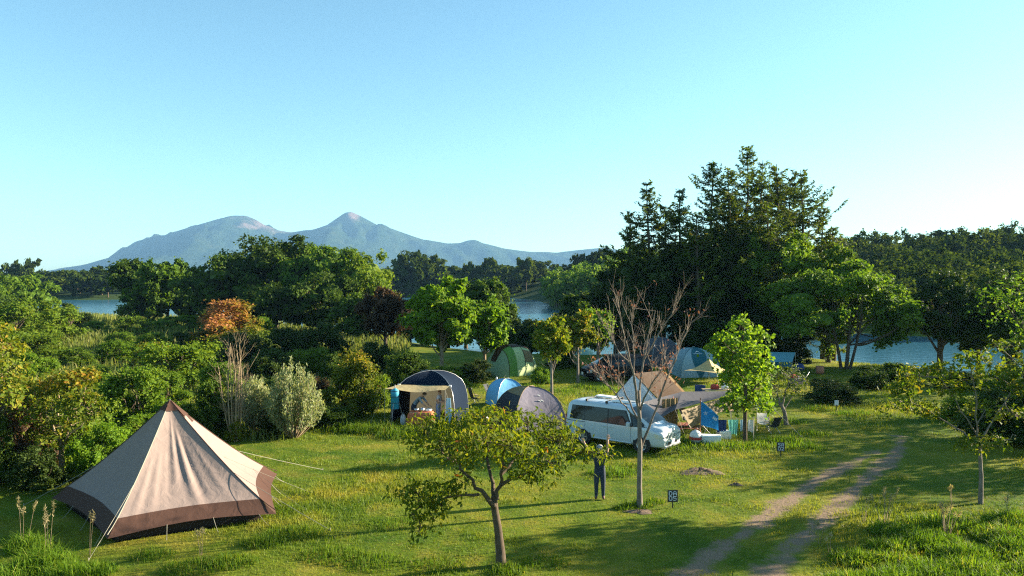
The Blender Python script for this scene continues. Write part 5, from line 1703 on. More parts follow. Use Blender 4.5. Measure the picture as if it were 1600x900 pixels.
# ridge tent behind the van
def ridge_tent():
    p1 = AT(990, 584, 36.5); p2 = AT(1034, 579, 39.5)
    e = empty('ridge_tent', (p1[0], p1[1], 0))
    tag(e, 'ridge tent with white front and tan sides behind the van', 'tent')
    O = np.array([p1[0], p1[1], 0])
    a = p1 - O; b = p2 - O
    fl = np.array([-2.05, -0.9, 0.05]); fr = np.array([2.0, -1.1, 0.05])
    bl = fl + (b - a) * [1, 1, 0]; br = np.array([b[0] + 1.15, b[1] - 0.2, 0.75])
    def tri(p, q, r, n, name, mt, sag=0.05, par=e):
        P = []
        for i in range(n):
            for j in range(n):
                s, t = i / (n - 1), j / (n - 1)
                base = q * (1 - s) + r * s
                c = p * (1 - t) + base * t
                c = c - np.array([0, 0, sag * math.sin(math.pi * s) * t])
                P.append(c)
        mb = MB(); sheet(mb, P, n, n); mb.build(name, mt, par)
    def quad(p, q, r, s_, name, mt, sag=0.10):
        P = [(1 - u) * ((1 - v) * p + v * s_) + u * ((1 - v) * q + v * r) - np.array([0, 0, sag * math.sin(math.pi * u) * math.sin(math.pi * v)]) for u in np.linspace(0, 1, 9) for v in np.linspace(0, 1, 9)]
        mb = MB(); sheet(mb, P, 9, 9); mb.build(name, mt, e)
    tri(a, fl, fr, 9, 'front_panel', 'cloth_white')
    quad(a, b, bl, fl, 'roof_panel', 'cloth_white')
    fm = a + (fr - a) * 0.62
    quad(a + [0.02, 0.02, 0.01], b, br, fm + [0.05, 0.05, 0], 'roof_panel', 'cloth_brown')
    quad(b + [0.0, 0.0, 0.02], b + np.array([0.55, 0.35, -0.35]), br + np.array([0.35, 0.3, -0.2]), br, 'gable_flap', 'cloth_orange')
    mb = MB(); tube(mb, [a, fl], 0.02, 5); tube(mb, [a, fr], 0.02, 5); mb.build('edge_trim', 'canvas_brown', e)
    mb = MB(); tube(mb, [a * [1, 1, 0], a + [0, 0, 0.08]], 0.02, 6); mb.build('pole', 'metal_pole', e)
    mb = MB(); tube(mb, [b * [1, 1, 0], b + [0, 0, 0.08]], 0.02, 6); mb.build('pole', 'metal_pole', e)
    return e
ridge_tent()

def big_tarp():
    c = G(1075, 660)
    e = empty('tarp_shelter', (c[0], c[1], 0))
    tag(e, 'wide grey tarp with a tan side wall right of the van bonnet', 'tarp')
    O = np.array([c[0], c[1], 0])
    A = AT(1006, 628, 33.0) - O; B = AT(1066, 612, 35.5) - O; C = AT(1141, 611, 36.5) - O
    D = AT(1012, 664, 31.6) - O; E = AT(1055, 640, 32.5) - O; F = AT(1132, 620, 34.6) - O
    def patchq(P4, name, mt, sag, par=e):
        p, q, r, s_ = P4
        P = [(1 - u) * ((1 - v) * p + v * s_) + u * ((1 - v) * q + v * r) - np.array([0, 0, sag * math.sin(math.pi * u) * math.sin(math.pi * v)]) for u in np.linspace(0, 1, 11) for v in np.linspace(0, 1, 9)]
        mb = MB(); sheet(mb, P, 11, 9); mb.build(name, mt, par)
    patchq((A, B, E, D), 'tarp_panel', 'cloth_grey', 0.10)
    patchq((B, C, F, E), 'tarp_panel', 'cloth_grey', 0.10)
    W1 = E + [0.25, -0.1, -0.02]; W2 = F + [0, -0.05, -0.02]
    patchq((W1, W2, W2 + [0.1, -0.35, -0.42], W1 + [0.35, -0.25, -0.72]), 'side_wall', 'cloth_tan', 0.0)
    for q in (A, B, C):
        mb = MB(); tube(mb, [(q[0], q[1], 0), q], 0.018, 6); mb.build('pole', 'metal_pole', e)
    for q, d in ((D, (-0.5, -0.8)), (E, (0.2, -1.4)), (F, (0.8, -1.2)), (C, (2.2, 0.2))):
        mb = MB(); rope(mb, q, (q[0] + d[0], q[1] + d[1], 0.02), 0.008); mb.build('guy_rope', 'rope_pale', e)
    # pale hanging cloth under the tarp, beside the van bonnet
    P = []
    for u in np.linspace(0, 1, 13):
        for v in np.linspace(0, 1, 6):
            p = AT(1034, 640, 33.2) * (1 - u) + AT(1059, 636, 33.6) * u - O
            P.append((p[0], p[1] + 0.06 * math.sin(u * 22), 1.35 * (1 - v) + 0.1))
    mb = MB(); sheet(mb, P, 13, 6); mb.build('hanging_cloth', 'cloth_tan', e)
big_tarp()

# teal dome + cream tarp
tb_ = G(1092, 590)
teal, tpt = dome_tent('dome_tent', 'teal and grey dome tent behind the cream tarp', np.array([tb_[0], tb_[1] + 1.4, 0]), R(6), 2.9, 2.9, 1.95, ['cloth_paleteal', 'cloth_paleteal', 'cloth_teal', 'cloth_paleteal'], poles='cloth_teal')
mb = MB(); sheet(mb, [tpt(0, 0.5 + (u - 0.5) * (0.06 + 0.78 * (k / 8.0) ** 0.8 if k < 8 else 1.0), k, 0.015) for u in np.linspace(0, 1, 9) for k in range(0, 9)], 9, 9)
mb.build('door_panel', 'cloth_teal', teal)
mb = MB(); sheet(mb, [tpt(1, u, k, 0.012) for u in np.linspace(0, 1, 7) for k in range(5, 9)], 7, 4); mb.build('roof_panel', 'cloth_teal', teal)
mb = MB()
c0 = (tpt(0, 0.46, 6, 0.03) + tpt(0, 0.46, 5, 0.03)) / 2
up_ = unit(tpt(0, 0.46, 6) - tpt(0, 0.46, 5)); rt_ = np.array([1.0, 0, 0])
for tri_ in (((-0.22, -0.1), (0.02, 0.12), (0.0, 0.03)), ((0.02, 0.12), (0.25, -0.1), (0.04, 0.03))):
    mb.add([c0 + rt_ * p[0] + up_ * p[1] + np.array([0, -0.03, 0.02]) for p in tri_], [(0, 1, 2)])
mb.add([c0 + rt_ * p[0] + up_ * p[1] + np.array([0, -0.03, 0.02]) for p in ((-0.3, -0.2), (0.3, -0.2), (0.3, -0.17), (-0.3, -0.17))], [(0, 1, 2, 3)])
mb.build('emblem', 'white_plastic', teal)
def cream_tarp():
    pk = AT(1108, 561, 48.0); l = AT(1069, 579, 47.3); r = AT(1148, 583, 48.8); f = AT(1120, 583.5, 46.6); bk = pk + np.array([0.6, 2.4, -0.9])
    c = np.array([pk[0], pk[1], 0])
    e = empty('tarp', c); tag(e, 'pointed cream tarp pitched before the teal dome tent', 'tarp')
    def tri(p, q, r_, mt, inw):
        n = 9; P = []
        for i in range(n):
            for j in range(n):
                s, t = i / (n - 1), j / (n - 1)
                b = q * (1 - s) + r_ * s
                k = p * (1 - t) + b * t
                k = k - np.array([0, 0, 0.28 * math.sin(math.pi * t) * (0.5 + 0.5 * math.sin(math.pi * s))])
                b2 = -0.12 * math.sin(math.pi * s) * t
                k[2] -= b2 * 0.6
                P.append(k - c)
        mb = MB(); sheet(mb, P, n, n); mb.build('panel', mt, e)
    tri(pk, l, f, 'cloth_cream', 0); tri(pk, f, r, 'cloth_cream', 0); tri(pk, r, bk, 'cloth_grey', 0); tri(pk, bk, l, 'cloth_cream', 0)  # grey cloth paints in the shaded right part of the cream tarp
    mb = MB(); tube(mb, [(0, 0, 0), pk - c + [0, 0, 0.1]], 0.02, 6); mb.build('pole', 'metal_pole', e)
    for q in (l, r, f, bk):
        mb = MB(); tube(mb, [((q - c)[0], (q - c)[1], 0), q - c], 0.012, 5); rope(mb, q - c, (q - c) * [1.3, 1.3, 0] + [0, 0, 0.02], 0.007); mb.build('corner_pole', 'metal_pole', e)
cream_tarp()
def teal_tarp():
    a, b = AT(1200, 550, 55.5), AT(1243, 550.5, 54.0)
    d, g = AT(1204, 566, 53.4), AT(1238, 565, 52.0)
    c = np.array([a[0], a[1], 0]); e = empty('tarp', c); tag(e, 'light teal rectangular tarp at the right end of the camp', 'tarp')
    for (p, q, r_, s_, nm, mt) in ((a, b, g, d, 'roof_panel', 'cloth_tealtarp'), (d, g, g + np.array([-0.1, -0.15, -0.38]), d + np.array([0.3, -0.1, -0.30]), 'side_panel', 'cloth_teal')):
        P = [(1 - u) * ((1 - v) * p + v * s_) + u * ((1 - v) * q + v * r_) - c - np.array([0, 0, 0.07 * math.sin(math.pi * u) * math.sin(math.pi * min(1, v))]) for u in np.linspace(0, 1, 9) for v in np.linspace(0, 1, 5)]
        mb = MB(); sheet(mb, P, 9, 5); mb.build(nm, mt, e)
    for q in (a, b, d, g):
        mb = MB(); tube(mb, [((q - c)[0], (q - c)[1], 0), q - c], 0.018, 6); mb.build('pole', 'metal_pole', e)
teal_tarp()
# shaded tents at the back of the clearing
gb = G(1037, 574)
dome_tent('dome_tent', 'dark grey dome tent in the shade behind the bare tree', np.array([gb[0], gb[1] + 1.4, 0]), R(15), 2.6, 2.6, 2.2, ['cloth_darkgrey', 'cloth_grey', 'cloth_darkgrey', 'cloth_darkgrey'])
def back_tarp():
    a, b = AT(962, 533, 60.0), AT(1002, 529, 60.0); d, g = AT(965, 551, 58.5), AT(1007, 540, 58.0)
    c = np.array([a[0], a[1], 0]); e = empty('tarp', c); tag(e, 'brownish tarp in the shade behind the dark car', 'tarp')
    P = [(1 - u) * ((1 - v) * a + v * d) + u * ((1 - v) * b + v * g) - c - np.array([0, 0, 0.1 * math.sin(math.pi * u) * math.sin(math.pi * v)]) for u in np.linspace(0, 1, 7) for v in np.linspace(0, 1, 5)]
    mb = MB(); sheet(mb, P, 7, 5); mb.build('roof_panel', 'cloth_brown', e)
    for q in (a, b, d, g):
        mb = MB(); tube(mb, [((q - c)[0], (q - c)[1], 0), q - c], 0.02, 6); mb.build('pole', 'metal_pole', e)
back_tarp()
# ================================================================== VEHICLES
plain('car_white', (0.50, 0.55, 0.58), 0.28, 0.0, 0.03, 2.0, coat=0.6)
plain('car_black', (0.010, 0.010, 0.012), 0.45, 0.0, 0.1, 2.0, coat=0.0, spec=0.2)
plain('tyre_rubber', (0.018, 0.018, 0.019), 0.85)
plain('rim_alloy', (0.55, 0.55, 0.56), 0.35, 0.9)
plain('trim_black', (0.015, 0.015, 0.016), 0.55)
plain('lamp_clear', (0.55, 0.58, 0.62), 0.12, 0.3)
plain('lamp_red', (0.30, 0.02, 0.02), 0.2)
plain('plate_white', (0.80, 0.80, 0.78), 0.5)
plain('seat_grey', (0.09, 0.09, 0.095), 0.9)
def car_glass():
    m, nt, out = new_mat('car_glass')
    b = nt.nodes.new('ShaderNodeBsdfPrincipled')
    b.inputs['Base Color'].default_value = (0.012, 0.018, 0.022, 1)
    b.inputs['Roughness'].default_value = 0.04
    b.inputs['IOR'].default_value = 1.5
    b.inputs['Specular IOR Level'].default_value = 0.35
    nt.links.new(b.outputs[0], out.inputs['Surface'])
    m, nt, out = new_mat('clear_glass')
    gl = nt.nodes.new('ShaderNodeBsdfGlossy'); gl.inputs['Roughness'].default_value = 0.03
    tr = nt.nodes.new('ShaderNodeBsdfTransparent'); tr.inputs['Color'].default_value = (0.72, 0.80, 0.80, 1)
    fr = nt.nodes.new('ShaderNodeFresnel'); fr.inputs['IOR'].default_value = 1.5
    mx = nt.nodes.new('ShaderNodeMixShader')
    nt.links.new(fr.outputs[0], mx.inputs[0]); nt.links.new(tr.outputs[0], mx.inputs[1]); nt.links.new(gl.outputs[0], mx.inputs[2])
    nt.links.new(mx.outputs[0], out.inputs['Surface'])
car_glass()
def make_van(name, label, loc, rz, paint, st, sc=1.0, roof_gear=True):
    e = empty(name, loc, rz)
    e.scale = (sc, sc, sc)
    tag(e, label, 'van' if 'van' in name else 'car')
    S = np.array(st, float)
    xs = np.linspace(S[0, 0], S[-1, 0], 90)
    C = np.stack([np.interp(xs, S[:, 0], S[:, k]) for k in range(6)], -1)
    for k in range(1, 6):
        C[1:-1, k] = (C[:-2, k] + 2 * C[1:-1, k] + C[2:, k]) / 4
    def half(c):
        x, zb, bl, tp, w, wt = c
        return [(0, zb), (w * 0.82, zb), (w * 0.955, zb + 0.05), (w * 0.985, zb + 0.18), (w, zb + 0.42), (w * 0.998, bl - 0.10), (w * 0.985, bl), (wt + (w * 0.985 - wt) * 0.5, (bl + tp - 0.1) / 2), (wt, tp - 0.15), (wt - 0.045, tp - 0.06), (wt - 0.15, tp - 0.008), (wt * 0.4, tp + 0.025), (0, tp + 0.03)]
    def side_y(x, z):
        c = [np.interp(x, xs, C[:, k]) for k in range(6)]
        h = np.array(half(c))
        return float(np.interp(z, h[1:10, 1], h[1:10, 0]))
    def top_z_(x):
        return float(np.interp(x, xs, C[:, 3]))
    rows = []
    for c in C:
        h = half(c)
        ring = [(c[0], y, z) for y, z in h] + [(c[0], -y, z) for y, z in h[-2:0:-1]]
        rows.append(ring)
    V = np.array(rows, float); nr = V.shape[1]
    mb = MB(); mb.add(V.reshape(-1, 3), grid_faces(len(xs), nr, True), 0, None, True)
    mb.add(V[0], [tuple(range(nr))], 0); mb.add(V[-1], [tuple(range(nr - 1, -1, -1))], 0)
    body = mb.build('body', paint, e)
    wb = 1.43
    def side_patch(pts, name, mt, off, parent, n=9, m=7):
        """pts: four (x,z) corners, both sides"""
        for s in (1, -1):
            P = []
            for u in np.linspace(0, 1, n):
                for v in np.linspace(0, 1, m):
                    a = np.array(pts[0]) * (1 - u) + np.array(pts[1]) * u
                    b = np.array(pts[3]) * (1 - u) + np.array(pts[2]) * u
                    q = a * (1 - v) + b * v
                    P.append((q[0], s * (side_y(q[0], q[1]) + off), q[1]))
            mb = MB(); sheet(mb, P, n, m); mb.build(name, mt, parent)
    bz = lambda x: float(np.interp(x, xs, C[:, 2])) + 0.03
    tz = lambda x: top_z_(x) - 0.19
    W = [((-2.10, -1.38), 'window'), ((-1.36, -0.22), 'window'), ((-0.16, 0.62), 'window')]
    side_patch([(-2.13, bz(-2.1) - 0.02), (0.98, bz(1.0) - 0.02), (0.66, tz(0.66) + 0.03), (-2.05, tz(-2.05) + 0.03)], 'window_surround', 'trim_black', 0.004, e, 24, 7)
    for (x0, x1), nm in W:
        last = x1 > 0.5
        side_patch([(x0, bz(x0)), (x1 + (0.26 if last else 0), bz(x1)), (x1 - (0.02 if last else 0), tz(x1)), (x0 + (0.05 if x0 < -2 else 0), tz(x0))], nm, 'car_glass', 0.008, e)
    if roof_gear:
        side_patch([(0.97, bz(1.0) - 0.01), (1.66, 1.08), (1.16, 1.47), (0.80, tz(0.80) + 0.0)], 'quarter_window_surround', 'trim_black', 0.003, e, 9, 6)
        side_patch([(1.02, bz(1.0) + 0.02), (1.50, 1.10), (1.12, 1.40), (0.95, 1.50)], 'quarter_window', 'car_glass', 0.007, e)
    # windscreen
    P = []
    cowl, head = WS_COWL, WS_HEAD
    for u in np.linspace(0, 1, 9):
        x = head + (cowl - head) * (0.05 + 0.90 * u)
        z = top_z_(x)
        wt = np.interp(x, xs, C[:, 5]) - 0.10
        for v in np.linspace(-1, 1, 11):
            P.append((x + 0.006, v * wt, z + 0.036 - 0.03 * v * v))
    mb = MB(); sheet(mb, P, 9, 11); mb.build('windscreen', 'car_glass', e)
    P = []
    for u in np.linspace(0, 1, 6):
        for v in np.linspace(-1, 1, 9):
            P.append((S[0, 0] - 0.012 + 0.10 * (u ** 2), v * 0.66, 1.10 + 0.5 * u))
    mb = MB(); sheet(mb, P, 6, 9); mb.build('rear_window', 'car_glass', e)
    # door seams, handles, mirror
    for x in (-1.33, -0.19, 0.92):
        for s in (1, -1):
            mb = MB(); tube(mb, [(x, s * (side_y(x, z) + 0.001), z) for z in np.linspace(0.40, bz(x), 6)], 0.005, 4); mb.build('door_seam', 'trim_black', e)
    for s in (1, -1):
        mb = MB(); tube(mb, [(x, s * (side_y(x, 0.98) + 0.002), 0.985) for x in np.linspace(-2.25, -1.35, 6)], 0.012, 4); mb.build('slide_rail', 'trim_black', e)
        for x in (-0.32, -0.05):
            mb = MB(); box(mb, (x, s * (side_y(x, 0.93) + 0.015), 0.93), (0.17, 0.035, 0.035)); mb.build('door_handle', paint, e)
        mb = MB(); rbox(mb, (0.86, s * (side_y(0.86, 1.12) + 0.14), 1.16), (0.13, 0.22, 0.19), 0.03); mm = mb.build('wing_mirror', paint, e)
        mb = MB(); box(mb, (0.86, s * (side_y(0.86, 1.08) + 0.03), 1.09), (0.07, 0.12, 0.05)); mb.build('mirror_arm', 'trim_black', mm)
        # headlight
        P = []
        for u in np.linspace(0, 1, 6):
            for v in np.linspace(0, 1, 4):
                x = HL_X0 + (HL_X1 - HL_X0) * u
                z = HL_Z - 0.03 * u + 0.17 * v * (1 - 0.25 * u)
                P.append((x + 0.004, s * (side_y(x, z) + 0.006), z))
        mb = MB(); sheet(mb, P, 6, 4); mb.build('headlight', 'lamp_clear', e)
        mb = MB(); box(mb, (S[0, 0] - 0.01, s * 0.72, 1.0), (0.05, 0.10, 0.55)); mb.build('tail_light', 'lamp_red', e)
        mb = MB(); box(mb, (S[-1, 0] - 0.03, s * 0.60, 0.48), (0.06, 0.16, 0.09)); mb.build('fog_light', 'lamp_clear', e)
        mb = MB(); tube(mb, [(x, s * (side_y(x, 0.42) + 0.004), 0.36) for x in np.linspace(-0.95, 0.95, 8)], 0.03, 5); mb.build('side_sill', 'trim_black' if paint == 'car_black' else paint, e)
    fx = S[-1, 0]
    mb = MB()
    for k in range(3):
        box(mb, (fx - 0.005 - 0.01 * k, 0, 0.60 + 0.075 * k), (0.03, 0.95 - 0.05 * k, 0.03))
    mb.build('grille', 'rim_alloy' if paint == 'car_white' else 'trim_black', e)
    mb = MB(); box(mb, (fx - 0.02, 0, 0.43), (0.06, 0.92, 0.14)); mb.build('air_intake', 'trim_black', e)
    mb = MB(); box(mb, (fx + 0.02, 0, 0.49), (0.03, 0.34, 0.17)); mb.build('number_plate', 'plate_white', e)
    mb = MB(); rbox(mb, (fx - 0.06, 0, 0.335), (0.22, 1.45, 0.09), 0.03); mb.build('bumper_skid', 'rim_alloy' if paint == 'car_white' else 'trim_black', e)
    # wheels
    for sx in (-1, 1):
        for s in (1, -1):
            yb = side_y(sx * wb, 0.55)
            mb = MB(); lathe(mb, [(0.0, 0.0), (0.405, 0.0), (0.405, 0.012), (0.0, 0.012)], 28, axis='y', c=(sx * wb, s * (yb - 0.006) - 0.006, 0.39), smooth=False)
            mb.build('wheel_arch', 'trim_black', e)
            w = empty('wheel', (sx * wb, s * (yb - 0.09), 0.345)); w.parent = e
            mb = MB(); lathe(mb, [(0.21, -0.11), (0.30, -0.115), (0.335, -0.09), (0.345, -0.04), (0.345, 0.04), (0.335, 0.09), (0.30, 0.115), (0.21, 0.11)], 28, axis='y'); mb.build('tyre', 'tyre_rubber', w)
            mb = MB(); lathe(mb, [(0.225, s * 0.112), (0.205, s * 0.112), (0.20, s * 0.05), (0.0, s * 0.05)], 28, axis='y')
            for k in range(6):
                a = k * math.pi / 3
                box(mb, (math.cos(a) * 0.11, s * 0.085, math.sin(a) * 0.11), (0.20, 0.03, 0.055), ry=-a)
            box(mb, (0, s * 0.09, 0), (0.10, 0.04, 0.10)); mb.build('rim', 'rim_alloy', w)
    if roof_gear:
        for x in (-1.35, -0.35):
            mb = MB(); tube(mb, [(x, y, 1.965) for y in np.linspace(-0.74, 0.74, 5)], 0.02, 6)
            for s in (1, -1):
                box(mb, (x, s * 0.70, 1.92), (0.09, 0.07, 0.10))
            mb.build('roof_bar', 'trim_black', e)
        mb = MB(); rbox(mb, (0.15, -0.30, 1.955), (0.8, 0.24, 0.07), 0.03, rz=0.1); mb.build('roof_box', 'white_plastic', e)
        mb = MB(); rbox(mb, (-1.0, 0.35, 1.985), (0.9, 0.4, 0.05), 0.03); mb.build('roof_box', 'white_plastic', e)
    return e
WS_HEAD, WS_COWL, HL_X0, HL_X1, HL_Z = 0.78, 1.80, 2.0, 2.33, 0.72
van_st = [(-2.37, 0.42, 1.00, 1.50, 0.80, 0.68), (-2.33, 0.34, 1.03, 1.66, 0.86, 0.73), (-2.22, 0.30, 1.05, 1.80, 0.89, 0.76), (-1.9, 0.28, 1.06, 1.855, 0.90, 0.775), (-1.0, 0.27, 1.06, 1.885, 0.90, 0.78), (0.2, 0.27, 1.045, 1.88, 0.90, 0.78),
          (0.6, 0.27, 1.04, 1.86, 0.90, 0.775), (0.78, 0.27, 1.035, 1.82, 0.90, 0.77), (1.25, 0.27, 1.03, 1.54, 0.90, 0.78), (1.80, 0.28, 1.02, 1.17, 0.895, 0.80), (1.92, 0.28, 0.98, 1.12, 0.89, 0.80), (2.14, 0.29, 0.95, 1.09, 0.88, 0.80),
          (2.32, 0.31, 0.92, 1.05, 0.86, 0.79), (2.38, 0.33, 0.88, 0.98, 0.83, 0.76), (2.40, 0.36, 0.80, 0.90, 0.80, 0.72)]
wr_, wf_ = G(911, 693), G(1004, 708)
vm = (wr_ + wf_) / 2
vdir = unit((wf_ - wr_)[:2])
vn = np.array([-vdir[1], vdir[0]])
vc = vm[:2] + vn * 0.80
make_van('van', 'white van parked with its nose towards the track', (vc[0], vc[1], 0), math.atan2(vdir[1], vdir[0]), 'car_white', van_st, 0.95)
WS_HEAD, WS_COWL, HL_X0, HL_X1, HL_Z = 0.55, 1.60, 1.95, 2.28, 0.62
car_st = [(-2.32, 0.42, 0.98, 1.35, 0.80, 0.66), (-2.25, 0.32, 1.0, 1.52, 0.86, 0.70), (-2.0, 0.27, 1.0, 1.62, 0.89, 0.72), (-1.0, 0.25, 0.98, 1.69, 0.90, 0.73), (0.0, 0.25, 0.97, 1.69, 0.90, 0.73), (0.4, 0.25, 0.96, 1.63, 0.90, 0.72),
          (0.55, 0.25, 0.96, 1.58, 0.90, 0.71), (1.1, 0.25, 0.94, 1.28, 0.90, 0.74), (1.6, 0.26, 0.92, 1.05, 0.895, 0.78), (1.9, 0.27, 0.86, 0.97, 0.88, 0.76), (2.15, 0.29, 0.78, 0.88, 0.84, 0.72), (2.3, 0.33, 0.66, 0.76, 0.76, 0.64), (2.34, 0.38, 0.6, 0.68, 0.70, 0.58)]
cf_ = G(925, 597)
make_van('minivan', 'black minivan parked in the shade behind the bare tree', (cf_[0] + 1.75, cf_[1] + 1.3, 0), R(180 + 12), 'car_black', car_st, 1.0, False)
# ================================================================== PEOPLE
plain('skin', (0.50, 0.30, 0.21), 0.55, var=0.06)
plain('hair_dark', (0.025, 0.018, 0.014), 0.6)
plain('hair_brown', (0.14, 0.06, 0.03), 0.6)
plain('hair_grey', (0.30, 0.29, 0.27), 0.7)
plain('shirt_navy', (0.014, 0.02, 0.045), 0.85, bmp=0.4, bscale=18)
plain('jeans_dark', (0.018, 0.028, 0.055), 0.85, bmp=0.4, bscale=18)
plain('shirt_blue', (0.20, 0.27, 0.34), 0.85, bmp=0.4, bscale=18)
plain('shirt_white', (0.62, 0.58, 0.64), 0.85, bmp=0.4, bscale=18)
plain('skirt_lilac', (0.36, 0.36, 0.50), 0.85, bmp=0.5, bscale=14)
plain('shoe_brown', (0.10, 0.045, 0.03), 0.7)
plain('eye_dark', (0.015, 0.012, 0.01), 0.3)
plain('lip', (0.36, 0.14, 0.12), 0.5)
def skin_body(nodes):
    me = bpy.data.meshes.new('tmp_skin')
    me.from_pydata([n[:3] for n in nodes], [(i, n[4]) for i, n in enumerate(nodes) if n[4] is not None], [])
    ob = bpy.data.objects.new('tmp_skin', me)
    col.objects.link(ob)
    ob.modifiers.new('skin', 'SKIN')
    ob.modifiers['skin'].use_smooth_shade = True
    for i, n in enumerate(nodes):
        sv = me.skin_vertices[0].data[i]
        r = n[3]
        sv.radius = r if isinstance(r, tuple) else (r, r)
        sv.use_root = (i == 0)
    sd = ob.modifiers.new('sub', 'SUBSURF'); sd.levels = 2; sd.render_levels = 2
    bpy.context.view_layer.update()
    dg = bpy.context.evaluated_depsgraph_get()
    ev = ob.evaluated_get(dg).to_mesh()
    V = np.zeros(len(ev.vertices) * 3); ev.vertices.foreach_get('co', V); V = V.reshape(-1, 3)
    F = [tuple(p.vertices) for p in ev.polygons]
    ob.evaluated_get(dg).to_mesh_clear()
    bpy.data.objects.remove(ob); bpy.data.meshes.remove(me)
    return V, F
def hand(mb, wrist, d, palm_n, thumb_side, m, curl=0.1, L=0.17):
    """palm with five fingers; d: direction of the fingers"""
    d = unit(d); n = unit(palm_n - d * np.dot(palm_n, d)); s = np.cross(d, n) * thumb_side
    w = np.asarray(wrist, float)
    rows = []
    for t, hw, th in ((-0.02, 0.026, 0.02), (0.03, 0.036, 0.017), (0.085, 0.040, 0.013)):
        c = w + d * t
        rows.append([c + s * hw * math.cos(a) + n * th * math.sin(a) for a in np.linspace(0, 2 * math.pi, 9)[:-1]])
    V = np.array(rows).reshape(-1, 3)
    mb.add(V, grid_faces(3, 8, True), m, None, True)
    mb.add(V[16:], [tuple(range(8))], m)
    for k, ln in enumerate((0.068, 0.078, 0.073, 0.058)):
        o = w + d * 0.08 + s * (0.030 - 0.020 * k)
        dd = unit(d + s * (0.22 - 0.14 * k))
        p1 = o + dd * ln * 0.5 + n * curl * 0.01
        p2 = o + dd * ln + n * (curl * 0.12)
        tube(mb, [o, p1, p2], [0.0095, 0.009, 0.007], 6, m)
    o = w + d * 0.015 + s * 0.03
    tube(mb, [o, o + unit(d * 0.6 + s) * 0.035, o + unit(d + s * 0.6) * 0.072], [0.012, 0.011, 0.008], 6, m)
def person(label, loc, rz, J, mats, hair, hairm, scale=1.0):
    """J: joint positions; body grown as one skin"""
    e = empty('person', loc, rz)
    e.scale = (scale,) * 3
    tag(e, label, 'person')
    nodes, bones = [], []
    idx = {}
    def nodeadd(k, p, r, par, mt):
        idx[k] = len(nodes)
        nodes.append((*p, r, idx[par] if par else None))
        if par:
            bones.append((np.array(nodes[idx[par]][:3]), np.array(p, float), mt))
    for k, p, r, par, mt in J:
        nodeadd(k, p, r, par, mt)
    V, F = skin_body(nodes)
    mb = MB()
    A = np.array([b[0] for b in bones]); B = np.array([b[1] for b in bones])
    quads = [f for f in F if len(f) == 4]
    cen = np.array([V[list(f)].mean(0) for f in quads])
    AB = B - A
    t = np.clip(((cen[:, None] - A[None]) * AB[None]).sum(-1) / (AB ** 2).sum(-1)[None], 0, 1)
    dist = np.linalg.norm(cen[:, None] - (A[None] + AB[None] * t[..., None]), axis=-1)
    bi = dist.argmin(1)
    mi = np.array([bones[b][2] for b in bi])
    used = np.array(quads)
    base = mb.n
    mb.V.append(V); mb.n += len(V)
    for m in range(5):
        q = used[mi == m]
        if len(q):
            mb.F.append((q + base, m, np.full(len(q), 0.5), True))
    P = {k: np.array(nodes[i][:3]) for k, i in idx.items()}
    # face
    hc = (P['head'] + P['crown']) / 2
    fd = unit(np.array(hair['face'], float)); ur = unit(P['crown'] - P['head']); sd = np.cross(fd, ur)
    fr = 0.092
    tube(mb, [hc + fd * (fr - 0.012) + ur * 0.005, hc + fd * (fr + 0.018) - ur * 0.025], [0.008, 0.013], 6, 0)
    for s in (1, -1):
        box(mb, hc + fd * (fr - 0.012) + sd * 0.034 * s + ur * 0.012, (0.02, 0.02, 0.012), 4)
        tube(mb, [hc + sd * s * 0.082 + ur * 0.018, hc + sd * s * 0.098 - ur * 0.03 - fd * 0.01], [0.02, 0.012], 6, 0)
    for side in ('l', 'r'):
        k = 'wrist_' + side
        if k in P:
            hd = np.array(hair['hand_' + side], float)
            hand(mb, P[k], hd, np.array(hair.get('palm', (0, -1, 0)), float), hair.get('thumb_' + side, 1), 0)
    mb.build('body', ['skin', *mats, 'eye_dark'], e)
    # hair / cap
    hm = MB()
    rows = []
    for th in np.linspace(0.0, 1.75, 7):
        ring = []
        for a in np.linspace(0, 2 * math.pi, 15)[:-1]:
            v = ur * math.cos(th) + (fd * math.cos(a) + sd * math.sin(a)) * math.sin(th)
            cut = 0.0
            if math.cos(a) > 0.3 and th > 1.15:
                v = ur * math.cos(1.15) + (fd * math.cos(a) + sd * math.sin(a)) * math.sin(1.15)
            ring.append(hc + ur * 0.02 + v * np.array(0.108) - fd * 0.008)
        rows.append(ring)
    hm.add(np.array(rows).reshape(-1, 3), grid_faces(7, 14, True), 0, None, True)
    if hair.get('cap'):
        p = [hc + ur * 0.055 + fd * 0.09 + sd * k for k in (-0.07, 0, 0.07)] + [hc + ur * 0.04 + fd * 0.17 + sd * k for k in (0.055, 0, -0.055)]
        hm.add(np.array(p), [(0, 1, 4, 5), (1, 2, 3, 4)], 0)
    hm.build('cap' if hair.get('cap') else 'hair', hairm, e)
    return e
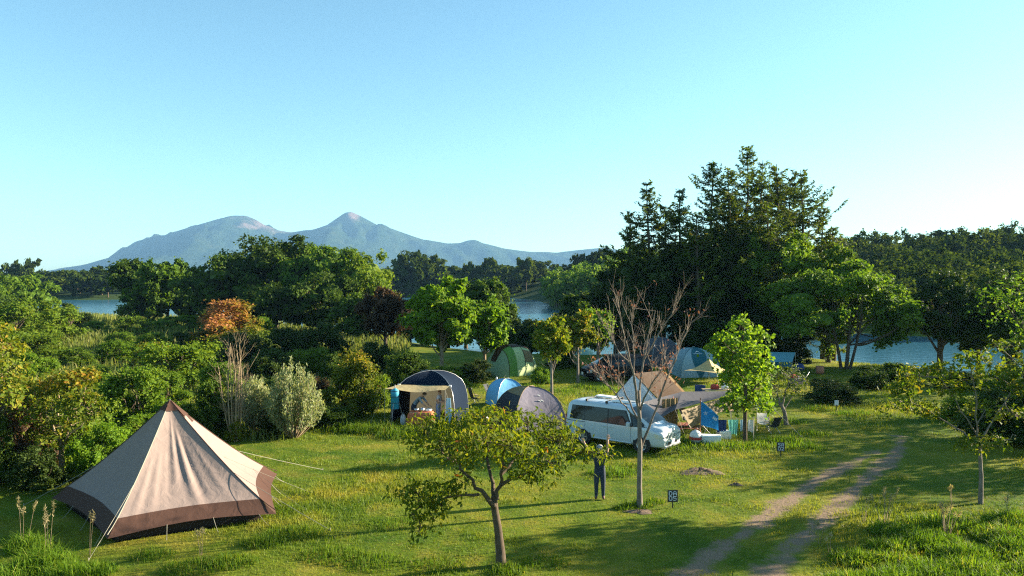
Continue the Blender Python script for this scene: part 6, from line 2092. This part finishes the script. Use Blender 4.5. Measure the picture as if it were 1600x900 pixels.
def standing(arms, lean=0.0, leg_m=2):
    """common body; arms: {side: (elbow, wrist)}; materials 0 skin 1 shirt 2 trousers 3 shoes"""
    dx = lambda z: (-lean * max(0, z - 0.92))
    def q(x, y, z):
        return (x, y + dx(z), z - 0.35 * lean * max(0, z - 0.92) * abs(lean))
    J = [('pelvis', (0, 0, 0.93), (0.165, 0.12), None, 2), ('waist', q(0, 0, 1.08), (0.155, 0.115), 'pelvis', 1), ('chest', q(0, 0.0, 1.30), (0.19, 0.13), 'waist', 1),
         ('neck', q(0, 0, 1.46), 0.055, 'chest', 1), ('head', q(0, -0.015, 1.545), 0.078, 'neck', 0), ('crown', q(0, -0.01, 1.66), 0.082, 'head', 0)]
    for s, sd in ((1, 'r'), (-1, 'l')):
        sh = q(0.185 * s, 0, 1.385)
        el, wr = arms[sd]
        mid = tuple((np.array(sh) + np.array(el)) / 2)
        J += [('shoulder_' + sd, sh, 0.072, 'chest', 1), ('upper_' + sd, mid, 0.056, 'shoulder_' + sd, 1), ('elbow_' + sd, el, 0.046, 'upper_' + sd, arms.get('sleeve', 0)), ('wrist_' + sd, wr, 0.033, 'elbow_' + sd, arms.get('sleeve', 0) if arms.get('long') else 0)]
        J += [('hip_' + sd, (0.09 * s, 0, 0.85), 0.108, 'pelvis', 2), ('knee_' + sd, (0.105 * s, -0.02, 0.48), 0.078, 'hip_' + sd, 2), ('ankle_' + sd, (0.11 * s, 0.02, 0.09), 0.052, 'knee_' + sd, 2), ('toe_' + sd, (0.125 * s, -0.13, 0.045), 0.040, 'ankle_' + sd, 3)]
    return J
wl_ = G(937, 780)
person('person in navy shirt and jeans waving both arms up on the lawn', (wl_[0], wl_[1], 0), R(-6),
       standing({'l': ((-0.34, -0.04, 1.56), (-0.49, -0.08, 1.79)), 'r': ((0.255, 0.0, 1.65), (0.245, -0.04, 1.90))}), ['shirt_navy', 'jeans_dark', 'shoe_brown'],
       {'face': (0, -1, 0.05), 'hand_l': (-0.4, -0.05, 1), 'hand_r': (0.05, -0.05, 1), 'thumb_l': -1, 'thumb_r': 1, 'cap': True}, 'hair_grey', 1.0)
p1 = G(644, 664)
person('person in a light blue shirt bending over the orange table', (p1[0], p1[1] + 0.55, 0), R(68),
       standing({'l': ((-0.22, -0.62, 1.02), (-0.12, -0.78, 0.86)), 'r': ((0.22, -0.60, 1.04), (0.12, -0.80, 0.88)), 'sleeve': 1}, lean=0.85), ['shirt_blue', 'jeans_dark', 'shoe_brown'],
       {'face': (0, -0.8, -0.6), 'hand_l': (0.1, -1, -0.3), 'hand_r': (-0.1, -1, -0.3), 'palm': (0, -0.3, -1)}, 'hair_dark', 0.97)
p2 = G(683, 663)
person('person in a white and lilac top standing under the cream awning', (p2[0], p2[1] + 0.45, 0), R(72),
       standing({'l': ((-0.22, -0.10, 1.13), (-0.14, -0.33, 1.10)), 'r': ((0.22, -0.10, 1.13), (0.14, -0.34, 1.10))}, lean=0.12), ['shirt_white', 'skirt_lilac', 'shoe_brown'],
       {'face': (0, -1, -0.35), 'hand_l': (0.2, -1, 0), 'hand_r': (-0.2, -1, 0), 'palm': (0, -0.2, -1)}, 'hair_brown', 0.92)
# ================================================================== CAMP ITEMS
plain('cloth_tablecloth', (0.48, 0.13, 0.05), 0.9, bmp=0.5, bscale=10)
plain('net_blue', (0.02, 0.26, 0.40), 0.7)
plain('towel_mint', (0.22, 0.62, 0.53), 0.95, bmp=0.5, bscale=20, transl=0.2)
plain('towel_white', (0.75, 0.74, 0.72), 0.95, bmp=0.5, bscale=20, transl=0.2)
plain('towel_navy', (0.02, 0.05, 0.17), 0.95, bmp=0.5, bscale=20)
plain('towel_paleblue', (0.34, 0.52, 0.66), 0.95, bmp=0.5, bscale=20, transl=0.2)
plain('flag_blue', (0.015, 0.21, 0.52), 0.8, transl=0.25)
plain('sign_black', (0.014, 0.014, 0.018), 0.5)
plain('sign_white', (0.70, 0.70, 0.78), 0.5)
plain('box_white', (0.74, 0.72, 0.66), 0.5, bmp=0.1)
plain('red_fabric', (0.45, 0.05, 0.03), 0.8)
plain('rug_red', (0.28, 0.06, 0.05), 0.95, var=0.4, scale=4)
plain('wood_tan', (0.42, 0.30, 0.17), 0.7)
plain('pot_terracotta', (0.40, 0.15, 0.08), 0.8)
plain('soil_brown', (0.13, 0.085, 0.055), 0.95, var=0.4, bmp=0.9, bscale=14)
plain('steel', (0.50, 0.50, 0.52), 0.3, 0.9)
plain('bag_white', (0.72, 0.75, 0.78), 0.6, transl=0.3)
plain('bag_blue', (0.03, 0.06, 0.22), 0.7)

# ---------------------------------------------------------------- plot signs
FONT = {'D': [(0, 0, 0, 4), (0, 0, 2, 0), (0, 4, 2, 4), (2, 0, 3, 1), (3, 1, 3, 3), (3, 3, 2, 4)], 'A': [(0, 0, 0, 3), (0, 3, 1, 4), (1, 4, 2, 4), (2, 4, 3, 3), (3, 3, 3, 0), (0, 1.6, 3, 1.6)],
        '0': [(0, 0.6, 0, 3.4), (3, 0.6, 3, 3.4), (0, 0.6, 0.8, 0), (0.8, 0, 2.2, 0), (2.2, 0, 3, 0.6), (0, 3.4, 0.8, 4), (0.8, 4, 2.2, 4), (2.2, 4, 3, 3.4)],
        '5': [(3, 4, 0, 4), (0, 4, 0, 2.3), (0, 2.3, 2.2, 2.3), (2.2, 2.3, 3, 1.6), (3, 1.6, 3, 0.7), (3, 0.7, 2.2, 0), (2.2, 0, 0, 0)],
        '2': [(0, 3.4, 0.8, 4), (0.8, 4, 2.2, 4), (2.2, 4, 3, 3.4), (3, 3.4, 3, 2.4), (3, 2.4, 0, 0), (0, 0, 3, 0)],
        'S': [(3, 3.5, 2.3, 4), (2.3, 4, 0.7, 4), (0.7, 4, 0, 3.3), (0, 3.3, 0, 2.6), (0, 2.6, 3, 1.5), (3, 1.5, 3, 0.7), (3, 0.7, 2.3, 0), (2.3, 0, 0, 0)]}
def plot_sign(px, py, lines, label, tilt=0.0, sc=1.0):
    b = G(px, py)
    e = empty('plot_sign', b, R(2))
    e.scale = (sc,) * 3
    e.rotation_euler = (0, tilt, R(2))
    tag(e, label, 'sign', 'plot number signs')
    mb = MB(); box(mb, (0, 0.012, 0.2), (0.03, 0.02, 0.46)); mb.build('post', 'sign_black', e)
    mb = MB(); rbox(mb, (0, 0, 0.37), (0.315, 0.02, 0.36), 0.004); bd = mb.build('board', 'sign_black', e)
    mb = MB()
    for r, tx in enumerate(lines):
        for k, ch in enumerate(tx):
            ox, oz = -0.108 + 0.132 * k, 0.395 - 0.152 * r
            for (x0, z0, x1, z1) in FONT[ch]:
                a = np.array([ox + x0 * 0.028, oz + z0 * 0.0285]); c = np.array([ox + x1 * 0.028, oz + z1 * 0.0285])
                d = c - a; L = np.hypot(*d) + 0.015
                box(mb, ((a + c)[0] / 2, -0.0125, (a + c)[1] / 2), (L, 0.004, 0.02), ry=-math.atan2(d[1], d[0]))
    mb.build('lettering', 'sign_white', bd)
plot_sign(1051, 794, ['DA', '05'], 'black plot sign reading DA 05 beside the bare tree')
plot_sign(1220, 713, ['SA', '02'], 'black plot sign reading SA 02 in front of the washing place', 0.0)
b = G(1307, 642)
e = empty('plot_sign', b); tag(e, 'small pale marker sign on the far lawn by the dark bush', 'sign', 'plot number signs')
mb = MB(); box(mb, (0, 0, 0.15), (0.03, 0.02, 0.36)); mb.build('post', 'sign_black', e)
mb = MB(); rbox(mb, (0, 0, 0.42), (0.2, 0.02, 0.26), 0.004); mb.build('board', 'sign_white', e)

# ---------------------------------------------------------------- cloths
def drape(w, h, nu=11, nv=9, fold=0.04, waves=3.0, taper=0.0, seed=0):
    r2 = np.random.RandomState(seed)
    P = []
    for u in np.linspace(0, 1, nu):
        for v in np.linspace(0, 1, nv):
            x = (u - 0.5) * w * (1 - taper * v)
            P.append((x, fold * math.sin(u * waves * 6.28 + seed) * (0.3 + v), -h * v * (1 + 0.08 * math.sin(u * 5 + seed))))
    return np.array(P), nu, nv
def hang(name, label, at, w, h, mt, rz=0.0, cat='towel', **kw):
    P, nu, nv = drape(w, h, **kw)
    mb = MB(); sheet(mb, P, nu, nv)
    o = mb.build(name, mt, loc=at); o.rotation_euler = (0, 0, rz)
    tag(o, label, cat)
    return o
def two_leg_rail(name, label, a, b, h, mt='metal_pole', cat='clothes line'):
    e = empty(name, (a[0], a[1], 0)); tag(e, label, cat)
    d = np.array(b) - np.array(a)
    mb = MB(); tube(mb, [(0, 0, 0), (0, 0, h)], 0.014, 6); mb.build('post', mt, e)
    mb = MB(); tube(mb, [(d[0], d[1], 0), (d[0], d[1], h)], 0.014, 6); mb.build('post', mt, e)
    mb = MB(); tube(mb, curve3((0, 0, h), (d[0], d[1], h), 0.03, 7), 0.008, 5); mb.build('line', 'rope_pale', e)
    return e
D0 = 31.6
la, lc = AT(1120, 655, D0), AT(1178, 655, D0 + 0.3)
two_leg_rail('clothes_line', 'low clothes line with towels beside the young maple', la[:2], lc[:2], la[2] + 0.02)
for px, w, h, mt, nm, lab, sd in ((1128, 0.42, 0.52, 'towel_navy', 'shirt', 'navy shirt hanging on the clothes line next to the flag', 1), (1146, 0.46, 0.66, 'towel_mint', 'towel', 'mint green towel hanging on the clothes line', 2),
                              (1162, 0.3, 0.5, 'towel_paleblue', 'towel', 'greyish towel on the clothes line behind the maple trunk', 3), (1173, 0.28, 0.52, 'towel_white', 'towel', 'white towel at the right end of the clothes line', 4)):
    p = AT(px, 655, D0 + 0.3 * (px - 1120) / 58)
    hang(nm, lab, p + [0, -0.01, -0.02], w, h, mt, cat='cloth', seed=sd, taper=0.35 if mt == 'towel_mint' else 0.1)
# flag on a red pole
fb = G(1094, 692)
e = empty('flag', fb); tag(e, 'blue flag with white emblem hanging from a red pole', 'flag')
mb = MB(); tube(mb, [(0, 0, -0.05), (0, 0, 1.9)], 0.02, 7); mb.build('pole', 'wood_pole', e)
P = []
for u in np.linspace(0, 1, 13):
    for v in np.linspace(0, 1, 11):
        x = 0.03 + 0.75 * u
        z = 1.76 - 0.64 * u ** 1.1 - (1.02 - 0.42 * u) * v
        P.append((x, 0.07 * math.sin(u * 7 + v * 2) * u, z))
mb = MB(); sheet(mb, P, 13, 11); fl = mb.build('cloth', 'flag_blue', e)
Pn = np.array(P).reshape(13, 11, 3)
mb = MB()
for k in range(5):                             # small star-like mark
    a = k * 1.2566 + 0.3
    c = Pn[3, 4] + [0, -0.045, 0]
    mb.add([c + [0.03 * math.cos(a - 0.7), 0, 0.03 * math.sin(a - 0.7)], c + [0.11 * math.cos(a), 0, 0.11 * math.sin(a)], c + [0.03 * math.cos(a + 0.7), 0, 0.03 * math.sin(a + 0.7)]], [(0, 1, 2)])
c = Pn[9, 3] + [0, -0.06, 0]
for k in range(3):
    box(mb, c + [0.06 * k - 0.06, 0, -0.05 * k * 0.8], (0.05, 0.005, 0.10), ry=0.6)
mb.build('emblem', 'sign_white', fl)
mb = MB(); tube(mb, Pn[:, 0] + [0, -0.003, 0.0], 0.012, 4); mb.build('hem', 'sign_white', fl)
# white tall pole with cloth
wp = G(1177, 690)
e = empty('tent_pole', wp); tag(e, 'thin pale pole standing right of the young maple trunk', 'pole')
mb = MB(); tube(mb, [(0, 0, -0.05), (0, 0, 1.85)], 0.016, 6); mb.build('pole', 'rope_pale', e)
wq = wp + np.array([0, 0, 1.8]); ge = G(1253, 684)
mb = MB(); rope(mb, AT(1196, 625, 32.5) - wp, ge - wp + [0, 0, 0.02], 0.012); tube(mb, [ge - wp - [0, 0, 0.1], ge - wp + [0, 0, 0.1]], 0.012, 5); mb.build('guy_rope', 'rope_pale', e)
mb = MB(); rope(mb, (0, 0, 1.8), AT(1196, 625, 32.5) - wp, 0.008); mb.build('line', 'rope_pale', e)
hang('towel', 'white cloth hanging high under the right side of the young maple', AT(1190, 624, 32.4), 0.5, 0.45, 'towel_white', cat='cloth', seed=7)

# ---------------------------------------------------------------- furniture
def cooler(name, label, loc, rz, s, mt, lid='white_plastic', cat='cooler box'):
    e = empty(name, loc, rz); tag(e, label, cat)
    mb = MB(); rbox(mb, (0, 0, s[2] * 0.42), (s[0], s[1], s[2] * 0.84), 0.03); mb.build('body', mt, e)
    mb = MB(); rbox(mb, (0, 0, s[2] * 0.92), (s[0] * 1.04, s[1] * 1.04, s[2] * 0.16), 0.03); mb.build('lid', lid, e)
    mb = MB(); tube(mb, [(-s[0] * 0.53, -s[1] * 0.2, s[2] * 0.6), (-s[0] * 0.58, 0, s[2] * 0.66), (-s[0] * 0.53, s[1] * 0.2, s[2] * 0.6)], 0.012, 5); mb.build('handle', 'black_plastic', e)
    return e
cooler('cooler_box', 'long white cooler box on the grass before the flag', G(1111, 693), R(-12), (0.78, 0.42, 0.36), 'box_white')
cooler('cooler_box', 'pale cooler standing right of the table leg near the young maple', G(1138, 690) + [0, 0.6, 0], R(10), (0.5, 0.36, 0.34), 'box_white')
def camp_chair(label, loc, rz, mt, sc=1.0, tilt=0.0, low=1.0):
    e = empty('camp_chair', loc, rz); e.scale = (sc,) * 3; tag(e, label, 'chair', 'folding camp chairs')
    e.rotation_euler = (tilt, 0, rz)
    P = [(x, y, 0.40 * low - 0.06 * math.sin(math.pi * (x / 0.5 + 0.5)) - 0.06 * (y + 0.22)) for x in np.linspace(-0.25, 0.25, 6) for y in np.linspace(-0.24, 0.22, 6)]
    mb = MB(); sheet(mb, P, 6, 6); mb.build('seat', mt, e)
    P = [(x, 0.22 + 0.30 * v + 0.05 * math.cos(math.pi * x / 0.5), 0.36 * low + 0.55 * v) for x in np.linspace(-0.25, 0.25, 6) for v in np.linspace(0, 1, 6)]
    mb = MB(); sheet(mb, P, 6, 6); mb.build('backrest', mt, e)
    for s in (1, -1):
        for (a, b) in (((s * 0.27, -0.27, 0), (s * 0.27, 0.52, 0.93)), ((s * 0.27, 0.32, 0), (s * 0.27, -0.26, 0.5))):
            mb = MB(); tube(mb, [a, b], 0.013, 6); mb.build('leg', 'metal_pole', e)
        mb = MB(); box(mb, (s * 0.28, 0.0, 0.55), (0.05, 0.5, 0.025)); mb.build('armrest', 'wood_tan', e)
    return e
camp_chair('tan sling camp chair just right of the flag pole', G(1094, 682) + [0.15, 0.35, 0], R(-55), 'cloth_tan', 1.0)
camp_chair('white folding chair right of the pale pole', G(1192, 672), R(160), 'towel_white', 0.95)
camp_chair('dark folding chair with white legs beside the white one', G(1206, 676), R(200), 'cloth_charcoal', 0.85)
camp_chair('black camp chair on the grass right of the navy shelter', G(741, 632), R(120), 'cloth_charcoal', 0.95, R(12))
camp_chair('black camp chair beside the light blue dome tent', G(768, 622), R(60), 'cloth_charcoal', 0.85)
camp_chair('small red camp chair right of the navy shelter', G(742, 664), R(150), 'red_fabric', 0.7)
camp_chair('green-legged camp chair beside the tarp rope', G(1083, 672) + [0, 0.6, 0], R(40), 'cloth_khaki', 0.9)
def ball_bag():
    b = G(1087, 692)
    e = empty('beach_bag', b); tag(e, 'rounded white and red bag at the foot of the flag pole', 'bag')
    mb = MB(); lathe(mb, [(0.0, 0.0), (0.2, 0.02), (0.27, 0.18), (0.25, 0.36), (0.15, 0.5), (0.05, 0.55), (0, 0.56)], 14); mb.build('body', 'box_white', e)
    mb = MB(); lathe(mb, [(0.273, 0.16), (0.277, 0.22), (0.268, 0.28)], 14); mb.build('band', 'red_fabric', e)
    mb = MB(); tube(mb, [(-0.1, 0, 0.52), (0, 0, 0.68), (0.1, 0, 0.52)], 0.015, 5); mb.build('strap', 'red_fabric', e)
ball_bag()
def table(name, label, loc, rz, s, top, legs='metal_pole', cloth=None):
    e = empty(name, loc, rz); tag(e, label, 'table')
    mb = MB(); rbox(mb, (0, 0, s[2] - 0.015), (s[0], s[1], 0.03), 0.01); mb.build('tabletop', top, e)
    for sx in (1, -1):
        for sy in (1, -1):
            mb = MB(); tube(mb, [(sx * s[0] * 0.46, sy * s[1] * 0.44, 0), (sx * s[0] * 0.44, sy * s[1] * 0.42, s[2] - 0.03)], 0.014, 6); mb.build('leg', legs, e)
    return e
ot = G(656, 668) + [0.05, 0.25, 0]
table('camp_table', 'camp table under an orange cloth in front of the bending person', ot, R(-6), (1.05, 0.6, 0.7), 'wood_tan')
def tablecloth():
    nu, nv = 25, 13
    P = []
    for u in np.linspace(-1, 1, nu):
        for v in np.linspace(-1, 1, nv):
            x, y = u * 0.78, v * 0.56
            ox, oy = max(0, abs(x) - 0.54), max(0, abs(y) - 0.315)
            dz = max(ox, oy)
            xx = np.sign(x) * (min(abs(x), 0.54) + 0.04 * (ox > 0) + 0.15 * ox)
            yy = np.sign(y) * (min(abs(y), 0.315) + 0.04 * (oy > 0) + 0.15 * oy)
            P.append((xx, yy + 0.03 * math.sin(u * 16) * (oy > 0), 0.708 - 2.1 * dz * (1 if oy >= ox else 1.0) + 0.0))
    mb = MB(); sheet(mb, P, nu, nv)
    o = mb.build('tablecloth', 'cloth_tablecloth', loc=ot); o.rotation_euler = (0, 0, R(-6)); tag(o, 'orange-red cloth draped over the camp table', 'tablecloth')
tablecloth()
def pot(name, label, loc, r, h, mt, cat='pot'):
    e = empty(name, loc); tag(e, label, cat)
    mb = MB(); lathe(mb, [(0, 0), (r * 0.85, 0), (r, h * 0.3), (r, h), (r * 0.94, h), (r * 0.9, h * 0.15), (0, h * 0.12)], 14); mb.build('body', mt, e)
    for s in (1, -1):
        mb = MB(); tube(mb, [(s * r, -0.03, h * 0.8), (s * (r + 0.04), 0, h * 0.82), (s * r, 0.03, h * 0.8)], 0.007, 4); mb.build('handle', mt, e)
for dx, dy, r, h, mt, lab in ((-0.25, 0.05, 0.12, 0.13, 'steel', 'steel cooking pot on the orange table below the bending person'), (0.05, -0.08, 0.09, 0.18, 'steel', 'tall steel pot in the middle of the orange table'), (0.32, 0.06, 0.14, 0.10, 'bag_white', 'white bowl at the right end of the orange table')):
    pot('cooking_pot' if mt == 'steel' else 'bowl', lab, ot + [dx, dy, 0.712], r, h, mt, 'pot' if mt == 'steel' else 'bowl')
def bag(name, label, loc, s, mt, cat='bag'):
    e = empty(name, loc); tag(e, label, cat)
    mb = MB()
    rows = []
    for t, k in ((0, 0.8), (0.05, 1.0), (0.4, 1.05), (0.75, 0.9), (0.95, 0.55), (1.0, 0.2)):
        rows.append([(s[0] / 2 * k * math.cos(a) * (1 + 0.1 * math.sin(3 * a + t * 5)), s[1] / 2 * k * math.sin(a), s[2] * t) for a in np.linspace(0, 6.283, 13)[:-1]])
    mb.add(np.array(rows).reshape(-1, 3), grid_faces(6, 12, True), 0, None, True); mb.add(rows[0], [tuple(range(12))]); mb.build('body', mt, e)
    mb = MB(); tube(mb, [(-0.06, 0, s[2] * 0.95), (0, 0, s[2] * 1.2), (0.06, 0, s[2] * 0.95)], 0.01, 5); mb.build('handle', mt, e)
bag('carrier_bag', 'white carrier bag standing left of the orange table', G(630, 664), (0.28, 0.2, 0.5), 'bag_white')
bag('carrier_bag', 'pale blue bag between the orange table and the standing person', G(673, 664) + [0, 0.3, 0], (0.32, 0.25, 0.45), 'towel_paleblue')
hang('towel', 'pale blue towel hanging from the right awning pole of the navy shelter', AT(701, 622, 33.6), 0.2, 1.15, 'towel_paleblue', cat='cloth', seed=5, taper=-0.6)
bag('duffel_bag', 'blue bag on the grass under the teal tarp', G(1248, 578), (0.8, 0.6, 0.5), 'bag_blue')
def dry_net():
    at = AT(617, 606, 34.4)
    e = empty('drying_net', at); tag(e, 'hanging blue cylindrical drying net left of the navy shelter', 'net')
    h0 = 0.12
    mb = MB(); lathe(mb, [(0.05, -0.02), (0.19, -h0), (0.2, -0.40), (0.19, -0.41), (0.2, -0.68), (0.19, -0.69), (0.2, -0.98), (0.17, -1.0), (0, -1.0)], 14); mb.build('mesh_body', 'net_blue', e)
    for z in (-0.14, -0.40, -0.69, -0.98):
        mb = MB(); lathe(mb, [(0.205, z - 0.012), (0.215, z), (0.205, z + 0.012)], 14); mb.build('ring', 'black_plastic', e)
    mb = MB(); tube(mb, [(0, 0, -0.02), (0.0, 0, 0.12)], 0.008, 4); mb.build('cord', 'rope_pale', e)
    ee = empty('net_stand', (at[0] + 0.0, at[1] + 0.02, 0)); tag(ee, 'thin tripod holding the blue drying net', 'stand')
    for a in (0.3, 2.4, 4.5):
        mb = MB(); tube(mb, [(0.45 * math.cos(a), 0.45 * math.sin(a), 0), (0, 0, at[2] + 0.14)], 0.012, 5); mb.build('leg', 'metal_pole', ee)
dry_net()
# kitchen gear and lantern bits
def crate(label, loc, rz, s, mt, cat='crate'):
    e = empty('crate', loc, rz); tag(e, label, cat)
    x, y, z = s
    t = 0.02
    for c, q in (((0, -y / 2, z / 2), (x, t, z)), ((0, y / 2, z / 2), (x, t, z)), ((-x / 2, 0, z / 2), (t, y - t * 1.2, z)), ((x / 2, 0, z / 2), (t, y - t * 1.2, z))):
        mb = MB(); box(mb, c, q); mb.build('side', mt, e)
    mb = MB(); box(mb, (0, 0, t / 2 + 0.003), (x - t * 1.4, y - t * 1.4, t)); mb.build('base', mt, e)
    return e
tt = G(1113, 622)
table('camp_table', 'low camp table with gear behind the grey tarp', tt + [0.35, 0.4, 0], R(5), (1.6, 0.7, 0.45), 'wood_tan')
crate('dark blue crate at the left end of the gear behind the grey tarp', G(1096, 614) + [0, 0.3, 0], R(10), (0.5, 0.4, 0.42), 'towel_navy')
bag('gear_bag', 'red and dark gear bag on the table behind the grey tarp', tt + [0.25, 0.4, 0.46], (0.5, 0.35, 0.3), 'red_fabric')
bag('gear_bag', 'white gear bag at the right end of the table behind the grey tarp', tt + [0.85, 0.4, 0.46], (0.45, 0.35, 0.35), 'bag_white')
# working table behind the washing
wt = G(1140, 672) + [0, 1.2, 0]
table('camp_table', 'camp table loaded with food and cloths behind the washing', wt, R(8), (1.3, 0.6, 0.7), 'wood_tan')
bag('food_bag', 'paper-coloured food bag on the table behind the washing', wt + [-0.35, 0, 0.705], (0.4, 0.3, 0.28), 'cloth_tan')
bag('food_bag', 'pale bag on the right of the table behind the washing', wt + [0.3, 0.05, 0.705], (0.35, 0.3, 0.4), 'cloth_cream')
bag('food_bag', 'greenish bag in the middle of the table behind the washing', wt + [0.0, -0.08, 0.705], (0.3, 0.25, 0.2), 'cloth_palegreen')
# rug beside the van
rb = G(1062, 668)
mb = MB(); sheet(mb, [(x, y, 0.012 + 0.012 * math.sin(x * 5) * math.sin(y * 6)) for x in np.linspace(-0.9, 0.9, 9) for y in np.linspace(-0.8, 0.8, 9)], 9, 9)
o = mb.build('rug', 'rug_red', loc=rb + [0, 0.4, 0]); tag(o, 'red patterned rug on the grass beside the van bonnet', 'rug')
# lantern by the green tent
def lantern(label, loc, sc=1.0):
    e = empty('lantern', loc); e.scale = (sc,) * 3; tag(e, label, 'lantern')
    mb = MB(); lathe(mb, [(0, 0), (0.09, 0), (0.09, 0.08), (0.06, 0.1)], 12); mb.build('base', 'white_plastic', e)
    mb = MB(); lathe(mb, [(0.06, 0.1), (0.085, 0.16), (0.085, 0.26), (0.06, 0.3)], 12); mb.build('globe', 'bag_white', e)
    mb = MB(); lathe(mb, [(0.07, 0.3), (0.075, 0.34), (0.02, 0.38), (0, 0.38)], 12); mb.build('cap', 'white_plastic', e)
    mb = MB(); tube(mb, [(-0.07, 0, 0.3), (0, 0, 0.46), (0.07, 0, 0.3)], 0.008, 4); mb.build('handle', 'metal_pole', e)
lantern('white lantern on the grass before the green tunnel tent', G(776, 597), 0.9)
# bucket near the red chair
pot('bucket', 'white bucket on the grass right of the navy shelter', G(757, 658), 0.2, 0.28, 'box_white', 'bucket')
pot('plant_pot', 'terracotta pot beyond the teal tarp', G(1281, 584), 0.28, 0.55, 'pot_terracotta', 'pot')
# gear with a white and red cover at the right end of the camp
def kart():
    b = G(1246, 603)
    e = empty('trolley', b, R(20)); tag(e, 'folding trolley with red and white load near the right end of the camp', 'trolley')
    mb = MB(); rbox(mb, (0, 0, 0.35), (1.0, 0.55, 0.4), 0.05); mb.build('tub', 'cloth_darkgrey', e)
    mb = MB(); P, nu, nv = drape(0.9, 0.25, seed=3); P = P[:, [0, 2, 1]]; P[:, 2] += 0.6; P[:, 1] += 0.12; sheet(mb, P, nu, nv); mb.build('cover', 'towel_white', e)
    mb = MB(); rbox(mb, (-0.25, 0.05, 0.64), (0.4, 0.35, 0.16), 0.04); mb.build('load', 'red_fabric', e)
    for sx in (1, -1):
        for sy in (1, -1):
            mb = MB(); lathe(mb, [(0.02, -0.03), (0.11, -0.03), (0.12, 0), (0.11, 0.03), (0.02, 0.03)], 14, axis='y', c=(sx * 0.4, sy * 0.3, 0.12)); mb.build('wheel', 'tyre_rubber', e)
    mb = MB(); tube(mb, [(0.5, 0, 0.3), (0.95, 0, 0.85), (0.95, 0.15, 0.85)], 0.014, 5); mb.build('handle', 'metal_pole', e)
kart()
# bare soil heap
def heap(px, py, rx, ry, h, label, seed):
    b = G(px, py); mb = MB(); r2 = np.random.RandomState(seed)
    P = []
    for i, q in enumerate(np.linspace(0, 1, 7)):
        for a in np.linspace(0, 6.283, 25)[:-1]:
            k = q * (1 + 0.22 * math.sin(3 * a + seed) + 0.12 * math.sin(7 * a))
            P.append((rx * k * math.cos(a), ry * k * math.sin(a), 0.006 + h * (1 - q ** 1.6) * (1 + 0.3 * r2.normal() * (i < 6))))
    mb.add(P, grid_faces(7, 24, True), 0, None, True)
    o = mb.build('soil_heap', 'soil_brown', loc=b); tag(o, label, 'soil', kind='structure')
heap(1095, 738, 0.75, 0.45, 0.12, 'low brown heap of dug soil on the lawn behind sign DA 05', 3)
heap(1150, 758, 0.22, 0.14, 0.06, 'small crumb of dug soil on the lawn', 4)
heap(1000, 800, 0.4, 0.22, 0.05, 'bare soil ring at the foot of the bare tree', 5)
# white wrap on the cherry tree stake
b = G(776, 866)
e = empty('tree_stake', b); tag(e, 'thin pale stake leaning beside the cherry trunk', 'stake')
mb = MB(); tube(mb, [(-0.02, 0.12, 0), (-0.05, 0.16, 0.9)], 0.018, 6); mb.build('stake', 'wood_tan', e)
mb = MB(); box(mb, (-0.05, 0.16, 0.8), (0.06, 0.05, 0.12)); mb.build('tie', 'white_plastic', e)
